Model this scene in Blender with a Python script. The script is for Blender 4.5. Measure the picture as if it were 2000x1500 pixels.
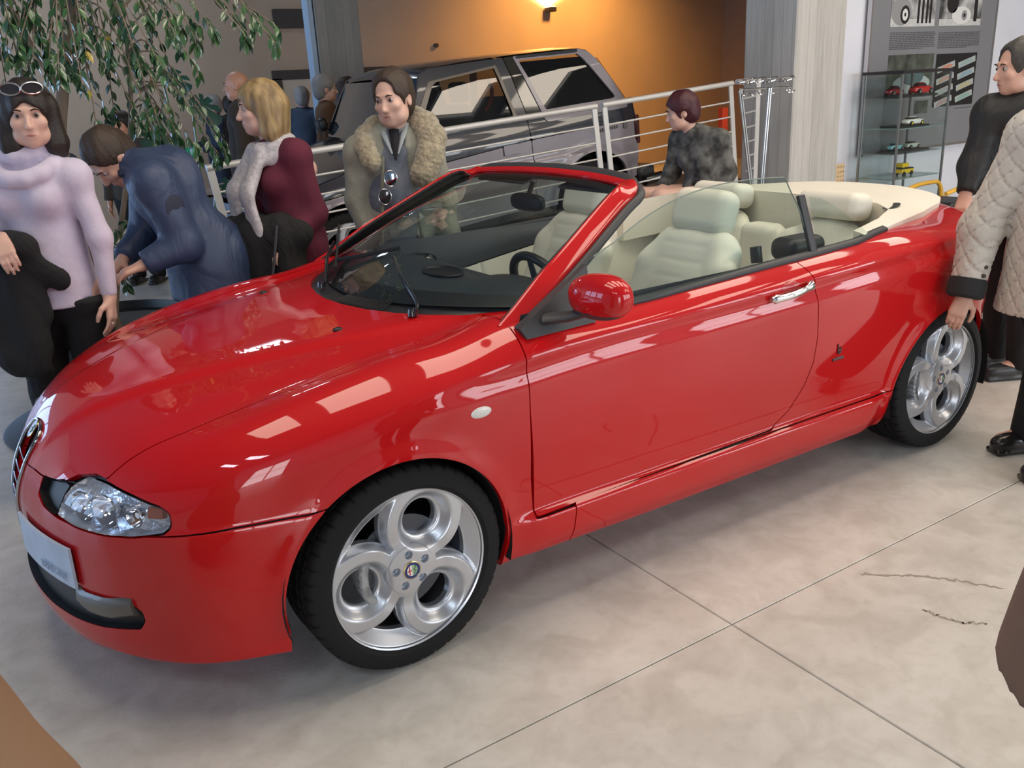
import bpy, math, random
import numpy as np
from math import sin, cos, pi, radians
from mathutils import Vector, Matrix
for o in list(bpy.data.objects): bpy.data.objects.remove(o)
SC = bpy.context.scene
COL = SC.collection
rng = np.random.RandomState(7); random.seed(7)
# ------------------------------------------------------------------ camera
CAMP = np.array([-0.91755, -2.92909, 1.62859])
YAW, PITCH, ROLL, FPX = 0.560628, 0.326798, -0.054125, 1717.15
def _rot():
    cy, sy, cp, sp = cos(YAW), sin(YAW), cos(PITCH), sin(PITCH)
    f = np.array([sy*cp, cy*cp, -sp]); r = np.array([cy, -sy, 0.]); u = np.cross(r, f)
    cr, sr = cos(ROLL), sin(ROLL)
    return cr*r+sr*u, -sr*r+cr*u, f
_r, _u, _f = _rot()
cam = bpy.data.cameras.new('camera'); camo = bpy.data.objects.new('camera', cam); COL.objects.link(camo)
M = Matrix.Identity(4)
for i in range(3):
    M[i][0], M[i][1], M[i][2], M[i][3] = _r[i], _u[i], -_f[i], CAMP[i]
camo.matrix_world = M
cam.sensor_width = 36; cam.lens = FPX/2000*36; cam.clip_start = .02; cam.clip_end = 200
SC.camera = camo
SC.view_settings.view_transform = 'Standard'; SC.view_settings.look = 'None'
SC.view_settings.gamma = 1; SC.view_settings.use_curve_mapping = False
SC.view_settings.exposure = -0.12
# ------------------------------------------------------------------ world and lights
w = bpy.data.worlds.new('world'); SC.world = w; w.use_nodes = True
w.node_tree.nodes['Background'].inputs[0].default_value = (.62, .75, 1, 1)
w.node_tree.nodes['Background'].inputs[1].default_value = .5
def area(name, loc, target, sx, sy, power, color, spread=180):
    l = bpy.data.lights.new(name, 'AREA'); l.shape = 'RECTANGLE'; l.size = sx; l.size_y = sy
    l.energy = power; l.color = color; l.spread = radians(spread)
    o = bpy.data.objects.new(name, l); COL.objects.link(o); o.location = loc
    d = Vector(target)-Vector(loc); o.rotation_euler = d.to_track_quat('-Z', 'Y').to_euler()
    return o
# the hall is lit by its windows and skylights (emissive panes built with the room) the wall lamp and an added orange spot
# ------------------------------------------------------------------ materials
MATS = {}
def sock(n, *names):
    for k in names:
        if k in n.inputs: return n.inputs[k]
def mat(name, col, rough=.5, metal=0., var=0., vscale=8., bump=0., bscale=40., coat=0., trans=0., emit=None, estr=0., spec=None, ior=None, stretch=None, col2=None, sheen=0., alpha=None, coordnode='Object', detail=3, fold=0, fscale=5):
    if name in MATS: return MATS[name]
    m = bpy.data.materials.new(name); m.use_nodes = True; nt = m.node_tree
    b = nt.nodes['Principled BSDF']
    c = tuple(col)+(1,) if len(col) == 3 else col
    b.inputs['Base Color'].default_value = c
    b.inputs['Roughness'].default_value = rough; b.inputs['Metallic'].default_value = metal
    if coat: b.inputs['Coat Weight'].default_value = coat; b.inputs['Coat Roughness'].default_value = .03
    if trans: b.inputs['Transmission Weight'].default_value = trans
    if ior: b.inputs['IOR'].default_value = ior
    if spec is not None: b.inputs['Specular IOR Level'].default_value = spec
    if sheen: b.inputs['Sheen Weight'].default_value = sheen
    if alpha is not None: b.inputs['Alpha'].default_value = alpha
    if emit: b.inputs['Emission Color'].default_value = tuple(emit)+(1,); b.inputs['Emission Strength'].default_value = estr
    m.diffuse_color = c
    tc = None
    def coords():
        nonlocal tc
        if tc is None:
            tc = nt.nodes.new('ShaderNodeTexCoord')
            if stretch:
                mp = nt.nodes.new('ShaderNodeMapping'); mp.inputs['Scale'].default_value = stretch
                nt.links.new(tc.outputs[coordnode], mp.inputs['Vector']); tc = mp.outputs[0]
            else: tc = tc.outputs[coordnode]
        return tc
    if var or col2:
        n = nt.nodes.new('ShaderNodeTexNoise'); n.inputs['Scale'].default_value = vscale; n.inputs['Detail'].default_value = detail
        nt.links.new(coords(), n.inputs['Vector'])
        cr = nt.nodes.new('ShaderNodeValToRGB')
        lo = tuple(col2)+(1,) if col2 else tuple(max(0, x*(1-var)) for x in c[:3])+(1,)
        hi = c if col2 else tuple(min(1, x*(1+var)) for x in c[:3])+(1,)
        cr.color_ramp.elements[0].color = lo; cr.color_ramp.elements[1].color = hi
        cr.color_ramp.elements[0].position = .35; cr.color_ramp.elements[1].position = .65
        nt.links.new(n.outputs['Fac'], cr.inputs[0]); nt.links.new(cr.outputs[0], b.inputs['Base Color'])
    if bump:
        n = nt.nodes.new('ShaderNodeTexNoise'); n.inputs['Scale'].default_value = bscale; n.inputs['Detail'].default_value = 4
        nt.links.new(coords(), n.inputs['Vector'])
        bp = nt.nodes.new('ShaderNodeBump'); bp.inputs['Strength'].default_value = 1; bp.inputs['Distance'].default_value = bump
        nt.links.new(n.outputs['Fac'], bp.inputs['Height']); nt.links.new(bp.outputs[0], b.inputs['Normal'])
    if fold:   # broad soft creases of cloth
        n = nt.nodes.new('ShaderNodeTexNoise'); n.inputs['Scale'].default_value = fscale; n.inputs['Detail'].default_value = 3; n.inputs['Distortion'].default_value = 1.6
        mp = nt.nodes.new('ShaderNodeMapping'); mp.inputs['Scale'].default_value = (1, 1, .55); tcf = nt.nodes.new('ShaderNodeTexCoord'); nt.links.new(tcf.outputs['Object'], mp.inputs[0]); nt.links.new(mp.outputs[0], n.inputs['Vector'])
        bq = nt.nodes.new('ShaderNodeBump'); bq.inputs['Strength'].default_value = 1; bq.inputs['Distance'].default_value = fold; nt.links.new(n.outputs['Fac'], bq.inputs['Height'])
        if b.inputs['Normal'].is_linked: nt.links.new(b.inputs['Normal'].links[0].from_socket, bq.inputs['Normal'])
        nt.links.new(bq.outputs[0], b.inputs['Normal'])
    MATS[name] = m; return m
def glassmat(name, tint, rough=0.0, ior=1.5, frac=None):
    # thin sheet glass: mostly clear, reflecting more at grazing angles
    if name in MATS: return MATS[name]
    m = bpy.data.materials.new(name); m.use_nodes = True; nt = m.node_tree; nt.nodes.clear()
    o = nt.nodes.new('ShaderNodeOutputMaterial'); g = nt.nodes.new('ShaderNodeBsdfGlossy'); g.inputs['Roughness'].default_value = rough
    t = nt.nodes.new('ShaderNodeBsdfTransparent'); t.inputs[0].default_value = tuple(tint)+(1,)
    r0 = ((ior-1)/(ior+1))**2*1.8; ge = nt.nodes.new('ShaderNodeNewGeometry'); dt = nt.nodes.new('ShaderNodeVectorMath'); dt.operation = 'DOT_PRODUCT'
    nt.links.new(ge.outputs['Normal'], dt.inputs[0]); nt.links.new(ge.outputs['Incoming'], dt.inputs[1])
    def mth(op, a, b_=None):
        n = nt.nodes.new('ShaderNodeMath'); n.operation = op
        for i, v in enumerate((a, b_)):
            if v is None: continue
            if isinstance(v, (int, float)): n.inputs[i].default_value = v
            else: nt.links.new(v, n.inputs[i])
        return n.outputs[0]
    fr = mth('ADD', mth('MULTIPLY', mth('POWER', mth('SUBTRACT', 1.0, mth('MINIMUM', mth('ABSOLUTE', dt.outputs['Value']), 1.0)), 5.0), 1-r0), r0)
    mx = nt.nodes.new('ShaderNodeMixShader')
    nt.links.new(fr, mx.inputs[0]); nt.links.new(t.outputs[0], mx.inputs[1]); nt.links.new(g.outputs[0], mx.inputs[2])
    nt.links.new(mx.outputs[0], o.inputs[0]); m.diffuse_color = tuple(tint)+(.3,)
    MATS[name] = m; return m
# ------------------------------------------------------------------ object helpers
def thing(name, label, cat, loc=(0, 0, 0), rz=0, group=None, kind=None):
    o = bpy.data.objects.new(name, None); COL.objects.link(o); o.empty_display_size = .1
    o.location = loc; o.rotation_euler = (0, 0, rz); o['label'] = label; o['category'] = cat
    if group: o['group'] = group
    if kind: o['kind'] = kind
    return o
def tag(o, label=None, cat=None, group=None, kind=None):
    if label: o['label'] = label
    if cat: o['category'] = cat
    if group: o['group'] = group
    if kind: o['kind'] = kind
    return o
def mk(name, V, F, m=None, parent=None, smooth=True, normals=None, mats=None, midx=None, auto=None):
    me = bpy.data.meshes.new(name)
    V = np.asarray(V, dtype=np.float64)
    if isinstance(F, np.ndarray) and F.ndim == 2:
        n, k = F.shape
        me.vertices.add(len(V)); me.vertices.foreach_set('co', V.astype(np.float32).ravel())
        me.loops.add(n*k); me.loops.foreach_set('vertex_index', F.astype(np.int32).ravel())
        me.polygons.add(n); me.polygons.foreach_set('loop_start', np.arange(0, n*k, k, dtype=np.int32))
        me.update(calc_edges=True)
    else:
        me.from_pydata([tuple(v) for v in V], [], [tuple(int(i) for i in f) for f in F]); me.update()
    me.validate()
    if mats:
        for q in mats: me.materials.append(q)
        if midx is not None: me.polygons.foreach_set('material_index', np.asarray(midx, np.int32))
    elif m: me.materials.append(m)
    if smooth: me.polygons.foreach_set('use_smooth', [True]*len(me.polygons))
    if auto:
        sharp_by_angle(me, auto)
    if normals is not None and len(normals) == len(me.vertices):
        me.normals_split_custom_set_from_vertices([tuple(q) for q in normals])
    o = bpy.data.objects.new(name, me); COL.objects.link(o)
    if parent: o.parent = parent
    return o
def sharp_by_angle(me, deg):
    me.set_sharp_from_angle(angle=radians(deg))
class MB:
    """collects simple solids; build() links them as one mesh object"""
    def __init__(s): s.V = []; s.F = []
    def add(s, V, F):
        n = len(s.V); s.V += [tuple(map(float, v)) for v in V]; s.F += [tuple(int(i)+n for i in f) for f in F]; return s
    def box(s, c, d, rz=0, M3=None, bev=0):
        x, y, z = d[0]/2, d[1]/2, d[2]/2
        if bev <= 0:
            V = np.array([(-x,-y,-z),(x,-y,-z),(x,y,-z),(-x,y,-z),(-x,-y,z),(x,-y,z),(x,y,z),(-x,y,z)])
            F = [(0,3,2,1),(4,5,6,7),(0,1,5,4),(1,2,6,5),(2,3,7,6),(3,0,4,7)]
        else:
            b = min(bev, x*.9, y*.9, z*.9); V = []; F = []
            for k, (zz, ins) in enumerate(((-z, b), (-z+b, 0), (z-b, 0), (z, b))):
                X, Y = x-ins, y-ins
                V += [(-X+b*(ins==0), -Y, zz), (X-b*(ins==0), -Y, zz), (X, -Y+b*(ins==0), zz), (X, Y-b*(ins==0), zz), (X-b*(ins==0), Y, zz), (-X+b*(ins==0), Y, zz), (-X, Y-b*(ins==0), zz), (-X, -Y+b*(ins==0), zz)]
            for k in range(3):
                for i in range(8): j = (i+1) % 8; F.append((k*8+i, k*8+j, (k+1)*8+j, (k+1)*8+i))
            F.append(tuple(range(7, -1, -1))); F.append(tuple(24+i for i in range(8))); V = np.array(V)
        if M3 is not None: V = V @ np.asarray(M3).T
        elif rz: c_, s_ = cos(rz), sin(rz); V = V @ np.array([[c_, s_, 0], [-s_, c_, 0], [0, 0, 1]])
        return s.add(V+np.array(c), F)
    def tube(s, pts, r, n=8, cap=True, closed=False, squash=None):
        P = np.array(pts, float); m = len(P); rs = np.full(m, r, float) if np.isscalar(r) else np.array(r, float)
        T = np.gradient(P, axis=0) if not closed else np.roll(P, -1, 0)-np.roll(P, 1, 0)
        T /= np.linalg.norm(T, axis=1)[:, None]+1e-12
        up = np.array([0, 0, 1.]) if abs(T[0][2]) < .9 else np.array([1., 0, 0])
        N = np.cross(T[0], up); N /= np.linalg.norm(N); V = []
        for i in range(m):
            N = N-T[i]*(N@T[i]); N /= np.linalg.norm(N)+1e-12; B = np.cross(T[i], N)
            for k in range(n):
                a = 2*pi*k/n; q = squash or (1, 1)
                V.append(P[i]+rs[i]*(cos(a)*N*q[0]+sin(a)*B*q[1]))
        F = []
        for i in range(m if closed else m-1):
            j = (i+1) % m
            for k in range(n): F.append((i*n+k, i*n+(k+1) % n, j*n+(k+1) % n, j*n+k))
        if cap and not closed: F.append(tuple(range(n-1, -1, -1))); F.append(tuple((m-1)*n+k for k in range(n)))
        return s.add(V, F)
    def lathe(s, prof, n=32, axis='z', c=(0, 0, 0), arc=None):
        V = []; F = []; m = len(prof)
        for i in range(n):
            a = 2*pi*i/n
            for r, h in prof:
                p = (r*cos(a), r*sin(a), h)
                if axis == 'y': p = (p[0], p[2], p[1])
                if axis == 'x': p = (p[2], p[0], p[1])
                V.append((p[0]+c[0], p[1]+c[1], p[2]+c[2]))
        for i in range(n):
            j = (i+1) % n
            for k in range(m-1): F.append((i*m+k, j*m+k, j*m+k+1, i*m+k+1))
        return s.add(V, F)
    def prism(s, poly, a, b, plane='xz'):
        """poly extruded between a and b along the missing axis"""
        n = len(poly); V = []
        for t in (a, b):
            for p in poly:
                V.append({'xz': (p[0], t, p[1]), 'xy': (p[0], p[1], t), 'yz': (t, p[0], p[1])}[plane])
        F = [tuple(range(n)), tuple(range(2*n-1, n-1, -1))]+[(i, i+n, (i+1) % n+n, (i+1) % n) for i in range(n)]
        return s.add(V, F)
    def grid(s, G, close_u=False):
        G = np.asarray(G, float); a, b = G.shape[:2]; F = []
        for i in range(a if close_u else a-1):
            for j in range(b-1):
                i2 = (i+1) % a; F.append((i*b+j, i2*b+j, i2*b+j+1, i*b+j+1))
        return s.add(G.reshape(-1, 3), F)
    def build(s, name, m=None, parent=None, smooth=True, auto=40, bevel=0, recalc=True):
        import bmesh
        o = mk(name, s.V, s.F, m, parent, smooth)
        bm = bmesh.new(); bm.from_mesh(o.data)
        if recalc: bmesh.ops.recalc_face_normals(bm, faces=bm.faces)
        bm.to_mesh(o.data); bm.free()
        if auto and smooth: sharp_by_angle(o.data, auto)
        return o
def solidgrid(G, th, nrm=None):
    """grid surface given thickness th (closed sheet); returns V,F"""
    G = np.asarray(G, float); a, b = G.shape[:2]
    du = np.gradient(G, axis=0); dv = np.gradient(G, axis=1); N = np.cross(du, dv); N /= np.linalg.norm(N, axis=2)[..., None]+1e-12
    V = np.concatenate([G.reshape(-1, 3), (G+N*th).reshape(-1, 3)]); n = a*b; F = []
    for i in range(a-1):
        for j in range(b-1):
            q = (i*b+j, (i+1)*b+j, (i+1)*b+j+1, i*b+j+1); F.append(q); F.append(tuple(k+n for k in q[::-1]))
    for i in range(a-1):
        for j in (0, b-1): F.append((i*b+j, (i+1)*b+j, (i+1)*b+j+n, i*b+j+n))
    for j in range(b-1):
        for i in (0, a-1): F.append((i*b+j, i*b+j+1, i*b+j+1+n, i*b+j+n))
    return V, F
def dup(o, parent=None):
    c = o.copy(); COL.objects.link(c)
    if parent is not None: c.parent = parent
    for ch in list(o.children): dup(ch, c)
    return c
def spl(xs, ys, lo=None, hi=None, n=800):
    """smooth (monotone-safe cubic hermite) curve through the points, as a fast lookup"""
    xs = np.array(xs, float); ys = np.array(ys, float); h = np.diff(xs); d = np.diff(ys)/h; m = np.zeros(len(xs))
    m[0], m[-1] = d[0], d[-1]
    for i in range(1, len(xs)-1):
        m[i] = (d[i-1]*h[i]+d[i]*h[i-1])/(h[i-1]+h[i])
        if d[i-1]*d[i] < 0: m[i] *= .3
    X = np.linspace(xs[0], xs[-1], n); k = np.clip(np.searchsorted(xs, X, side='right')-1, 0, len(h)-1); t = (X-xs[k])/h[k]
    Y = (2*t**3-3*t**2+1)*ys[k]+(t**3-2*t**2+t)*h[k]*m[k]+(-2*t**3+3*t**2)*ys[k+1]+(t**3-t**2)*h[k]*m[k+1]
    return lambda x: np.interp(x, X, Y)
def smoothpath(pts, n=40, closed=False):
    P = np.array(pts, float); m = len(P)
    if closed: P = np.vstack([P[-1], P, P[0], P[1]])
    else: P = np.vstack([2*P[0]-P[1], P, 2*P[-1]-P[-2]])
    out = []; segs = m if closed else m-1; per = max(1, n//segs)
    for i in range(segs):
        a, b, c, d = P[i:i+4]
        for k in range(per):
            t = k/per; out.append(.5*((2*b)+(-a+c)*t+(2*a-5*b+4*c-d)*t*t+(-a+3*b-3*c+d)*t**3))
    if not closed: out.append(P[-2])
    return np.array(out)
def smax(a, b, k):
    h = np.maximum(k-np.abs(a-b), 0)/k; return np.maximum(a, b)+h*h*k*.25
def smin(a, b, k): return -smax(-a, -b, k)
def sstep(a, b, x):
    t = np.clip((x-a)/(b-a), 0, 1); return t*t*(3-2*t)
def polysdf(P, poly):
    """signed distance in 2D, positive inside"""
    poly = np.asarray(poly, float); d = np.full(len(P), 1e9); ins = np.zeros(len(P), bool); n = len(poly)
    for i in range(n):
        a = poly[i]; b = poly[(i+1) % n]; e = b-a; w_ = P-a
        t = np.clip((w_@e)/(e@e+1e-12), 0, 1); q = w_-t[:, None]*e; d = np.minimum(d, (q*q).sum(1))
        c = ((a[1] <= P[:, 1]) & (b[1] > P[:, 1])) | ((b[1] <= P[:, 1]) & (a[1] > P[:, 1]))
        xx = a[0]+(P[:, 1]-a[1])/(b[1]-a[1]+1e-15)*(b[0]-a[0]); ins ^= c & (P[:, 0] < xx)
    d = np.sqrt(d); return np.where(ins, d, -d)
def clip(V, T, s, attr=None):
    """keep the part of triangle mesh where s>0"""
    ins = s > 0; cnt = ins[T].sum(1)
    keep = T[cnt == 3]; out = [keep]; newV = []; base = len(V); cache = {}
    T1 = T[cnt == 1]; T2 = T[cnt == 2]
    def roll(Tq, want):
        k = np.argmax(ins[Tq] == want, axis=1); r = np.arange(len(Tq)); return np.stack([Tq[r, k], Tq[r, (k+1) % 3], Tq[r, (k+2) % 3]], 1)
    if len(T1): T1 = roll(T1, True)
    if len(T2): T2 = roll(T2, False)
    E = np.concatenate([np.concatenate([T1[:, [0, 1]], T1[:, [0, 2]]]) if len(T1) else np.zeros((0, 2), int),
                        np.concatenate([T2[:, [0, 1]], T2[:, [0, 2]]]) if len(T2) else np.zeros((0, 2), int)])
    if len(E) == 0: return compact(V, keep)
    Es = np.sort(E, 1); key = Es[:, 0].astype(np.int64)*(len(V)+1)+Es[:, 1]; uk, inv = np.unique(key, return_inverse=True)
    first = np.zeros(len(uk), int); first[inv[::-1]] = np.arange(len(E))[::-1]; Eu = Es[first]
    sa, sb = s[Eu[:, 0]], s[Eu[:, 1]]; t = sa/(sa-sb+1e-18); NV = V[Eu[:, 0]]+(V[Eu[:, 1]]-V[Eu[:, 0]])*t[:, None]
    idx = base+inv; n1 = len(T1); n2 = len(T2)
    if n1: out.append(np.stack([T1[:, 0], idx[:n1], idx[n1:2*n1]], 1))
    if n2:
        a = idx[2*n1:2*n1+n2]; b = idx[2*n1+n2:]
        out.append(np.stack([a, T2[:, 1], T2[:, 2]], 1)); out.append(np.stack([a, T2[:, 2], b], 1))
    return compact(np.vstack([V, NV]), np.vstack(out))
def compact(V, T):
    T = T[(T[:, 0] != T[:, 1]) & (T[:, 1] != T[:, 2]) & (T[:, 0] != T[:, 2])]
    u, inv = np.unique(T.ravel(), return_inverse=True); return V[u], inv.reshape(T.shape)
def boundary(T):
    E = np.concatenate([T[:, [0, 1]], T[:, [1, 2]], T[:, [2, 0]]]); Es = np.sort(E, 1); n = T.max()+1
    key = Es[:, 0].astype(np.int64)*n+Es[:, 1]; u, inv, c = np.unique(key, return_inverse=True, return_counts=True); return E[c[inv] == 1]
def weld(V, T, tol=1e-5):
    k = np.round(V/tol).astype(np.int64); u, first, inv = np.unique(k, axis=0, return_index=True, return_inverse=True); inv = inv.ravel()
    return compact(V[first], inv[T])
# ================================================================== signed-distance modelling: smooth joined shapes -> one mesh
class SDF:
    def __init__(s, lo, hi, h, M3=None, origin=(0, 0, 0)):
        s.lo = np.array(lo, float); s.h = h; s.n = np.ceil((np.array(hi)-s.lo)/h).astype(int)+1
        s.ax = [s.lo[i]+h*np.arange(s.n[i]) for i in range(3)]; s.d = np.full(s.n, 1.0, np.float32)
    def box_idx(s, lo, hi):
        a = np.clip(np.floor((np.array(lo)-s.lo)/s.h).astype(int), 0, s.n-1); b = np.clip(np.ceil((np.array(hi)-s.lo)/s.h).astype(int)+1, 1, s.n); return a, b
    def pts(s, a, b): return np.meshgrid(s.ax[0][a[0]:b[0]], s.ax[1][a[1]:b[1]], s.ax[2][a[2]:b[2]], indexing='ij', sparse=True)
    def _put(s, a, b, v, k, mode='u'):
        sl = (slice(a[0], b[0]), slice(a[1], b[1]), slice(a[2], b[2])); o = s.d[sl]
        if mode == 'u':
            if k > 0: h = np.maximum(k-np.abs(o-v), 0)/k; s.d[sl] = np.minimum(o, v)-h*h*k*.25
            else: s.d[sl] = np.minimum(o, v)
        else:
            v = -v
            if k > 0: h = np.maximum(k-np.abs(o-v), 0)/k; s.d[sl] = np.maximum(o, v)+h*h*k*.25
            else: s.d[sl] = np.maximum(o, v)
    def cone(s, A, B, ra, rb, k=.03, flat=None, mode='u'):
        """tapered limb from A to B; flat=(axis vector, factor) squeezes the section along an axis"""
        A = np.array(A, float); B = np.array(B, float); m = max(ra, rb)*1.25+k+.03
        a, b = s.box_idx(np.minimum(A, B)-m, np.maximum(A, B)+m)
        if (b <= a).any(): return s
        X, Y, Z = s.pts(a, b); e = B-A; L = e@e+1e-9
        t = np.clip(((X-A[0])*e[0]+(Y-A[1])*e[1]+(Z-A[2])*e[2])/L, 0, 1)
        dx = X-A[0]-t*e[0]; dy = Y-A[1]-t*e[1]; dz = Z-A[2]-t*e[2]; q = dx*dx+dy*dy+dz*dz
        if flat is not None:
            f = np.array(flat[0], float); f /= np.linalg.norm(f); c = dx*f[0]+dy*f[1]+dz*f[2]; q = q+c*c*(1/flat[1]**2-1)
        s._put(a, b, np.sqrt(q)-(ra+(rb-ra)*t), k, mode); return s
    def ell(s, c, r, R=None, k=.03, mode='u', p=2):
        c = np.array(c, float); r = np.array(r, float); m = r.max()*1.1+k+.03; a, b = s.box_idx(c-m, c+m)
        if (b <= a).any(): return s
        X, Y, Z = s.pts(a, b); X, Y, Z = X-c[0], Y-c[1], Z-c[2]
        if R is not None:
            R = np.asarray(R); X, Y, Z = (R[0][0]*X+R[1][0]*Y+R[2][0]*Z), (R[0][1]*X+R[1][1]*Y+R[2][1]*Z), (R[0][2]*X+R[1][2]*Y+R[2][2]*Z)
        if p == 2:
            k0 = np.sqrt((X/r[0])**2+(Y/r[1])**2+(Z/r[2])**2); k1 = np.sqrt((X/r[0]**2)**2+(Y/r[1]**2)**2+(Z/r[2]**2)**2)+1e-6; v = k0*(k0-1)/k1
        else: v = ((np.abs(X/r[0])**p+np.abs(Y/r[1])**p+np.abs(Z/r[2])**p)**(1/p)-1)*r.min()
        s._put(a, b, v, k, mode); return s
    def box(s, c, hf, rad=.02, R=None, k=.0, mode='u'):
        c = np.array(c, float); hf = np.array(hf, float); m = np.linalg.norm(hf)+k+.03; a, b = s.box_idx(c-m, c+m)
        if (b <= a).any(): return s
        X, Y, Z = s.pts(a, b); X, Y, Z = X-c[0], Y-c[1], Z-c[2]
        if R is not None:
            R = np.asarray(R); X, Y, Z = (R[0][0]*X+R[1][0]*Y+R[2][0]*Z), (R[0][1]*X+R[1][1]*Y+R[2][1]*Z), (R[0][2]*X+R[1][2]*Y+R[2][2]*Z)
        q = [np.abs(v)-(hf[i]-rad) for i, v in enumerate((X, Y, Z))]
        v = np.sqrt(np.maximum(q[0], 0)**2+np.maximum(q[1], 0)**2+np.maximum(q[2], 0)**2)+np.minimum(np.maximum(np.maximum(q[0], q[1]), q[2]), 0)-rad
        s._put(a, b, v, k, mode); return s
    def plane(s, p, n, k=.0):
        """cut away everything on the side the normal points to"""
        p = np.array(p, float); n = np.array(n, float); n /= np.linalg.norm(n); X, Y, Z = s.pts([0, 0, 0], s.n); v = (X-p[0])*n[0]+(Y-p[1])*n[1]+(Z-p[2])*n[2]
        if k > 0: h = np.maximum(k-np.abs(s.d-v), 0)/k; s.d = np.maximum(s.d, v)+h*h*k*.25
        else: s.d = np.maximum(s.d, v)
        return s
    def wave(s, f):
        X, Y, Z = s.pts([0, 0, 0], s.n); s.d = s.d+f(X, Y, Z).astype(np.float32); return s
    def mesh(s):
        """surface nets"""
        d = s.d.copy(); d[0] = d[-1] = 1; d[:, 0] = d[:, -1] = 1; d[:, :, 0] = d[:, :, -1] = 1
        ins = d < 0; n = s.n; c = [(i, j, k) for i in (0, 1) for j in (0, 1) for k in (0, 1)]
        sh = lambda A, o: A[o[0]:n[0]-1+o[0], o[1]:n[1]-1+o[1], o[2]:n[2]-1+o[2]]
        cnt = sum(sh(ins, o).astype(np.int8) for o in c); act = (cnt > 0) & (cnt < 8); idx = -np.ones(act.shape, np.int64); ii = np.argwhere(act); idx[act] = np.arange(len(ii))
        if len(ii) == 0: return np.zeros((0, 3)), np.zeros((0, 4), int)
        val = {o: d[ii[:, 0]+o[0], ii[:, 1]+o[1], ii[:, 2]+o[2]] for o in c}
        acc = np.zeros((len(ii), 3)); num = np.zeros(len(ii))
        for o in c:
            for ax in range(3):
                if o[ax] == 0:
                    q = list(o); q[ax] = 1; q = tuple(q); a, b = val[o], val[q]; m = (a < 0) != (b < 0); t = np.where(m, a/(a-b+1e-12), 0)
                    P = np.tile(np.array(o, float), (len(ii), 1)); P[:, ax] += t; acc[m] += P[m]; num[m] += 1
        V = s.lo+s.h*(ii+acc/np.maximum(num, 1)[:, None]); F = []
        for ax in range(3):
            a1, a2 = (ax+1) % 3, (ax+2) % 3; sl0 = [slice(None)]*3; sl1 = [slice(None)]*3; sl0[ax] = slice(0, -1); sl1[ax] = slice(1, None)
            A, B = ins[tuple(sl0)], ins[tuple(sl1)]; e = np.argwhere(A != B); m = (e[:, a1] > 0) & (e[:, a2] > 0) & (e[:, a1] < n[a1]-1) & (e[:, a2] < n[a2]-1); e = e[m]
            o1 = np.zeros(3, int); o1[a1] = 1; o2 = np.zeros(3, int); o2[a2] = 1
            g = lambda q: idx[q[:, 0], q[:, 1], q[:, 2]]
            Q = np.stack([g(e-o1-o2), g(e-o2), g(e), g(e-o1)], 1); fl = A[e[:, 0], e[:, 1], e[:, 2]]; Q[~fl] = Q[~fl][:, ::-1]; F.append(Q)
        F = np.vstack(F); F = F[(F >= 0).all(1)]
        return V, F
    def build(s, name, m, parent=None, M4=None, relax=1):
        V, F = s.mesh()
        if len(V) == 0: return None
        for _ in range(relax):
            E = np.vstack([F[:, [0, 1]], F[:, [1, 2]], F[:, [2, 3]], F[:, [3, 0]]]); S_ = np.zeros_like(V); c = np.zeros(len(V))
            for k in range(3): S_[:, k] = np.bincount(E[:, 0], V[E[:, 1], k], len(V))+np.bincount(E[:, 1], V[E[:, 0], k], len(V))
            c = np.bincount(E[:, 0], minlength=len(V))+np.bincount(E[:, 1], minlength=len(V)); V = V*.5+.5*S_/np.maximum(c, 1)[:, None]
        if M4 is not None: M_ = np.asarray(M4); V = V@M_[:3, :3].T+M_[:3, 3]
        return mk(name, V, F, m, parent)
# ================================================================== the hall
def nd(nt, t, **k):
    n = nt.nodes.new(t)
    for a, b in k.items(): n.inputs[a].default_value = b
    return n
def floormat():
    m = bpy.data.materials.new('polished_concrete'); m.use_nodes = True; nt = m.node_tree; b = nt.nodes['Principled BSDF']; L = nt.links.new
    tc = nt.nodes.new('ShaderNodeTexCoord')
    n1 = nd(nt, 'ShaderNodeTexNoise', Scale=1.1, Detail=6, Roughness=.6); n2 = nd(nt, 'ShaderNodeTexNoise', Scale=7, Detail=6, Distortion=.8); n3 = nd(nt, 'ShaderNodeTexNoise', Scale=90, Detail=3)
    n4 = nd(nt, 'ShaderNodeTexNoise', Scale=28, Detail=4)
    for n in (n1, n2, n3, n4): L(tc.outputs['Object'], n.inputs['Vector'])
    def ramp(n, p0, c0, p1, c1):
        c = nt.nodes.new('ShaderNodeValToRGB'); e = c.color_ramp.elements; e[0].position = p0; e[0].color = c0+(1,); e[1].position = p1; e[1].color = c1+(1,); L(n.outputs['Fac'], c.inputs[0]); return c
    c1 = ramp(n1, .3, (.51, .49, .45), .7, (.64, .62, .58)); c2 = ramp(n2, .36, (.88, .87, .85), .60, (1.03, 1.03, 1.02)); c4 = ramp(n4, .30, (.94, .93, .92), .5, (1, 1, 1))
    mx = nt.nodes.new('ShaderNodeMix'); mx.data_type = 'RGBA'; mx.blend_type = 'MULTIPLY'; mx.inputs[0].default_value = 1; L(c1.outputs[0], mx.inputs[6]); L(c2.outputs[0], mx.inputs[7])
    m2 = nt.nodes.new('ShaderNodeMix'); m2.data_type = 'RGBA'; m2.blend_type = 'MULTIPLY'; m2.inputs[0].default_value = 1; L(mx.outputs[2], m2.inputs[6]); L(c4.outputs[0], m2.inputs[7]); L(m2.outputs[2], b.inputs['Base Color'])
    b.inputs['Roughness'].default_value = .38; b.inputs['Specular IOR Level'].default_value = .4
    bp = nt.nodes.new('ShaderNodeBump'); bp.inputs['Distance'].default_value = .0006; L(n3.outputs['Fac'], bp.inputs['Height']); L(bp.outputs[0], b.inputs['Normal'])
    MATS['floor'] = m; return m
M_FLOOR = floormat()
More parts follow.
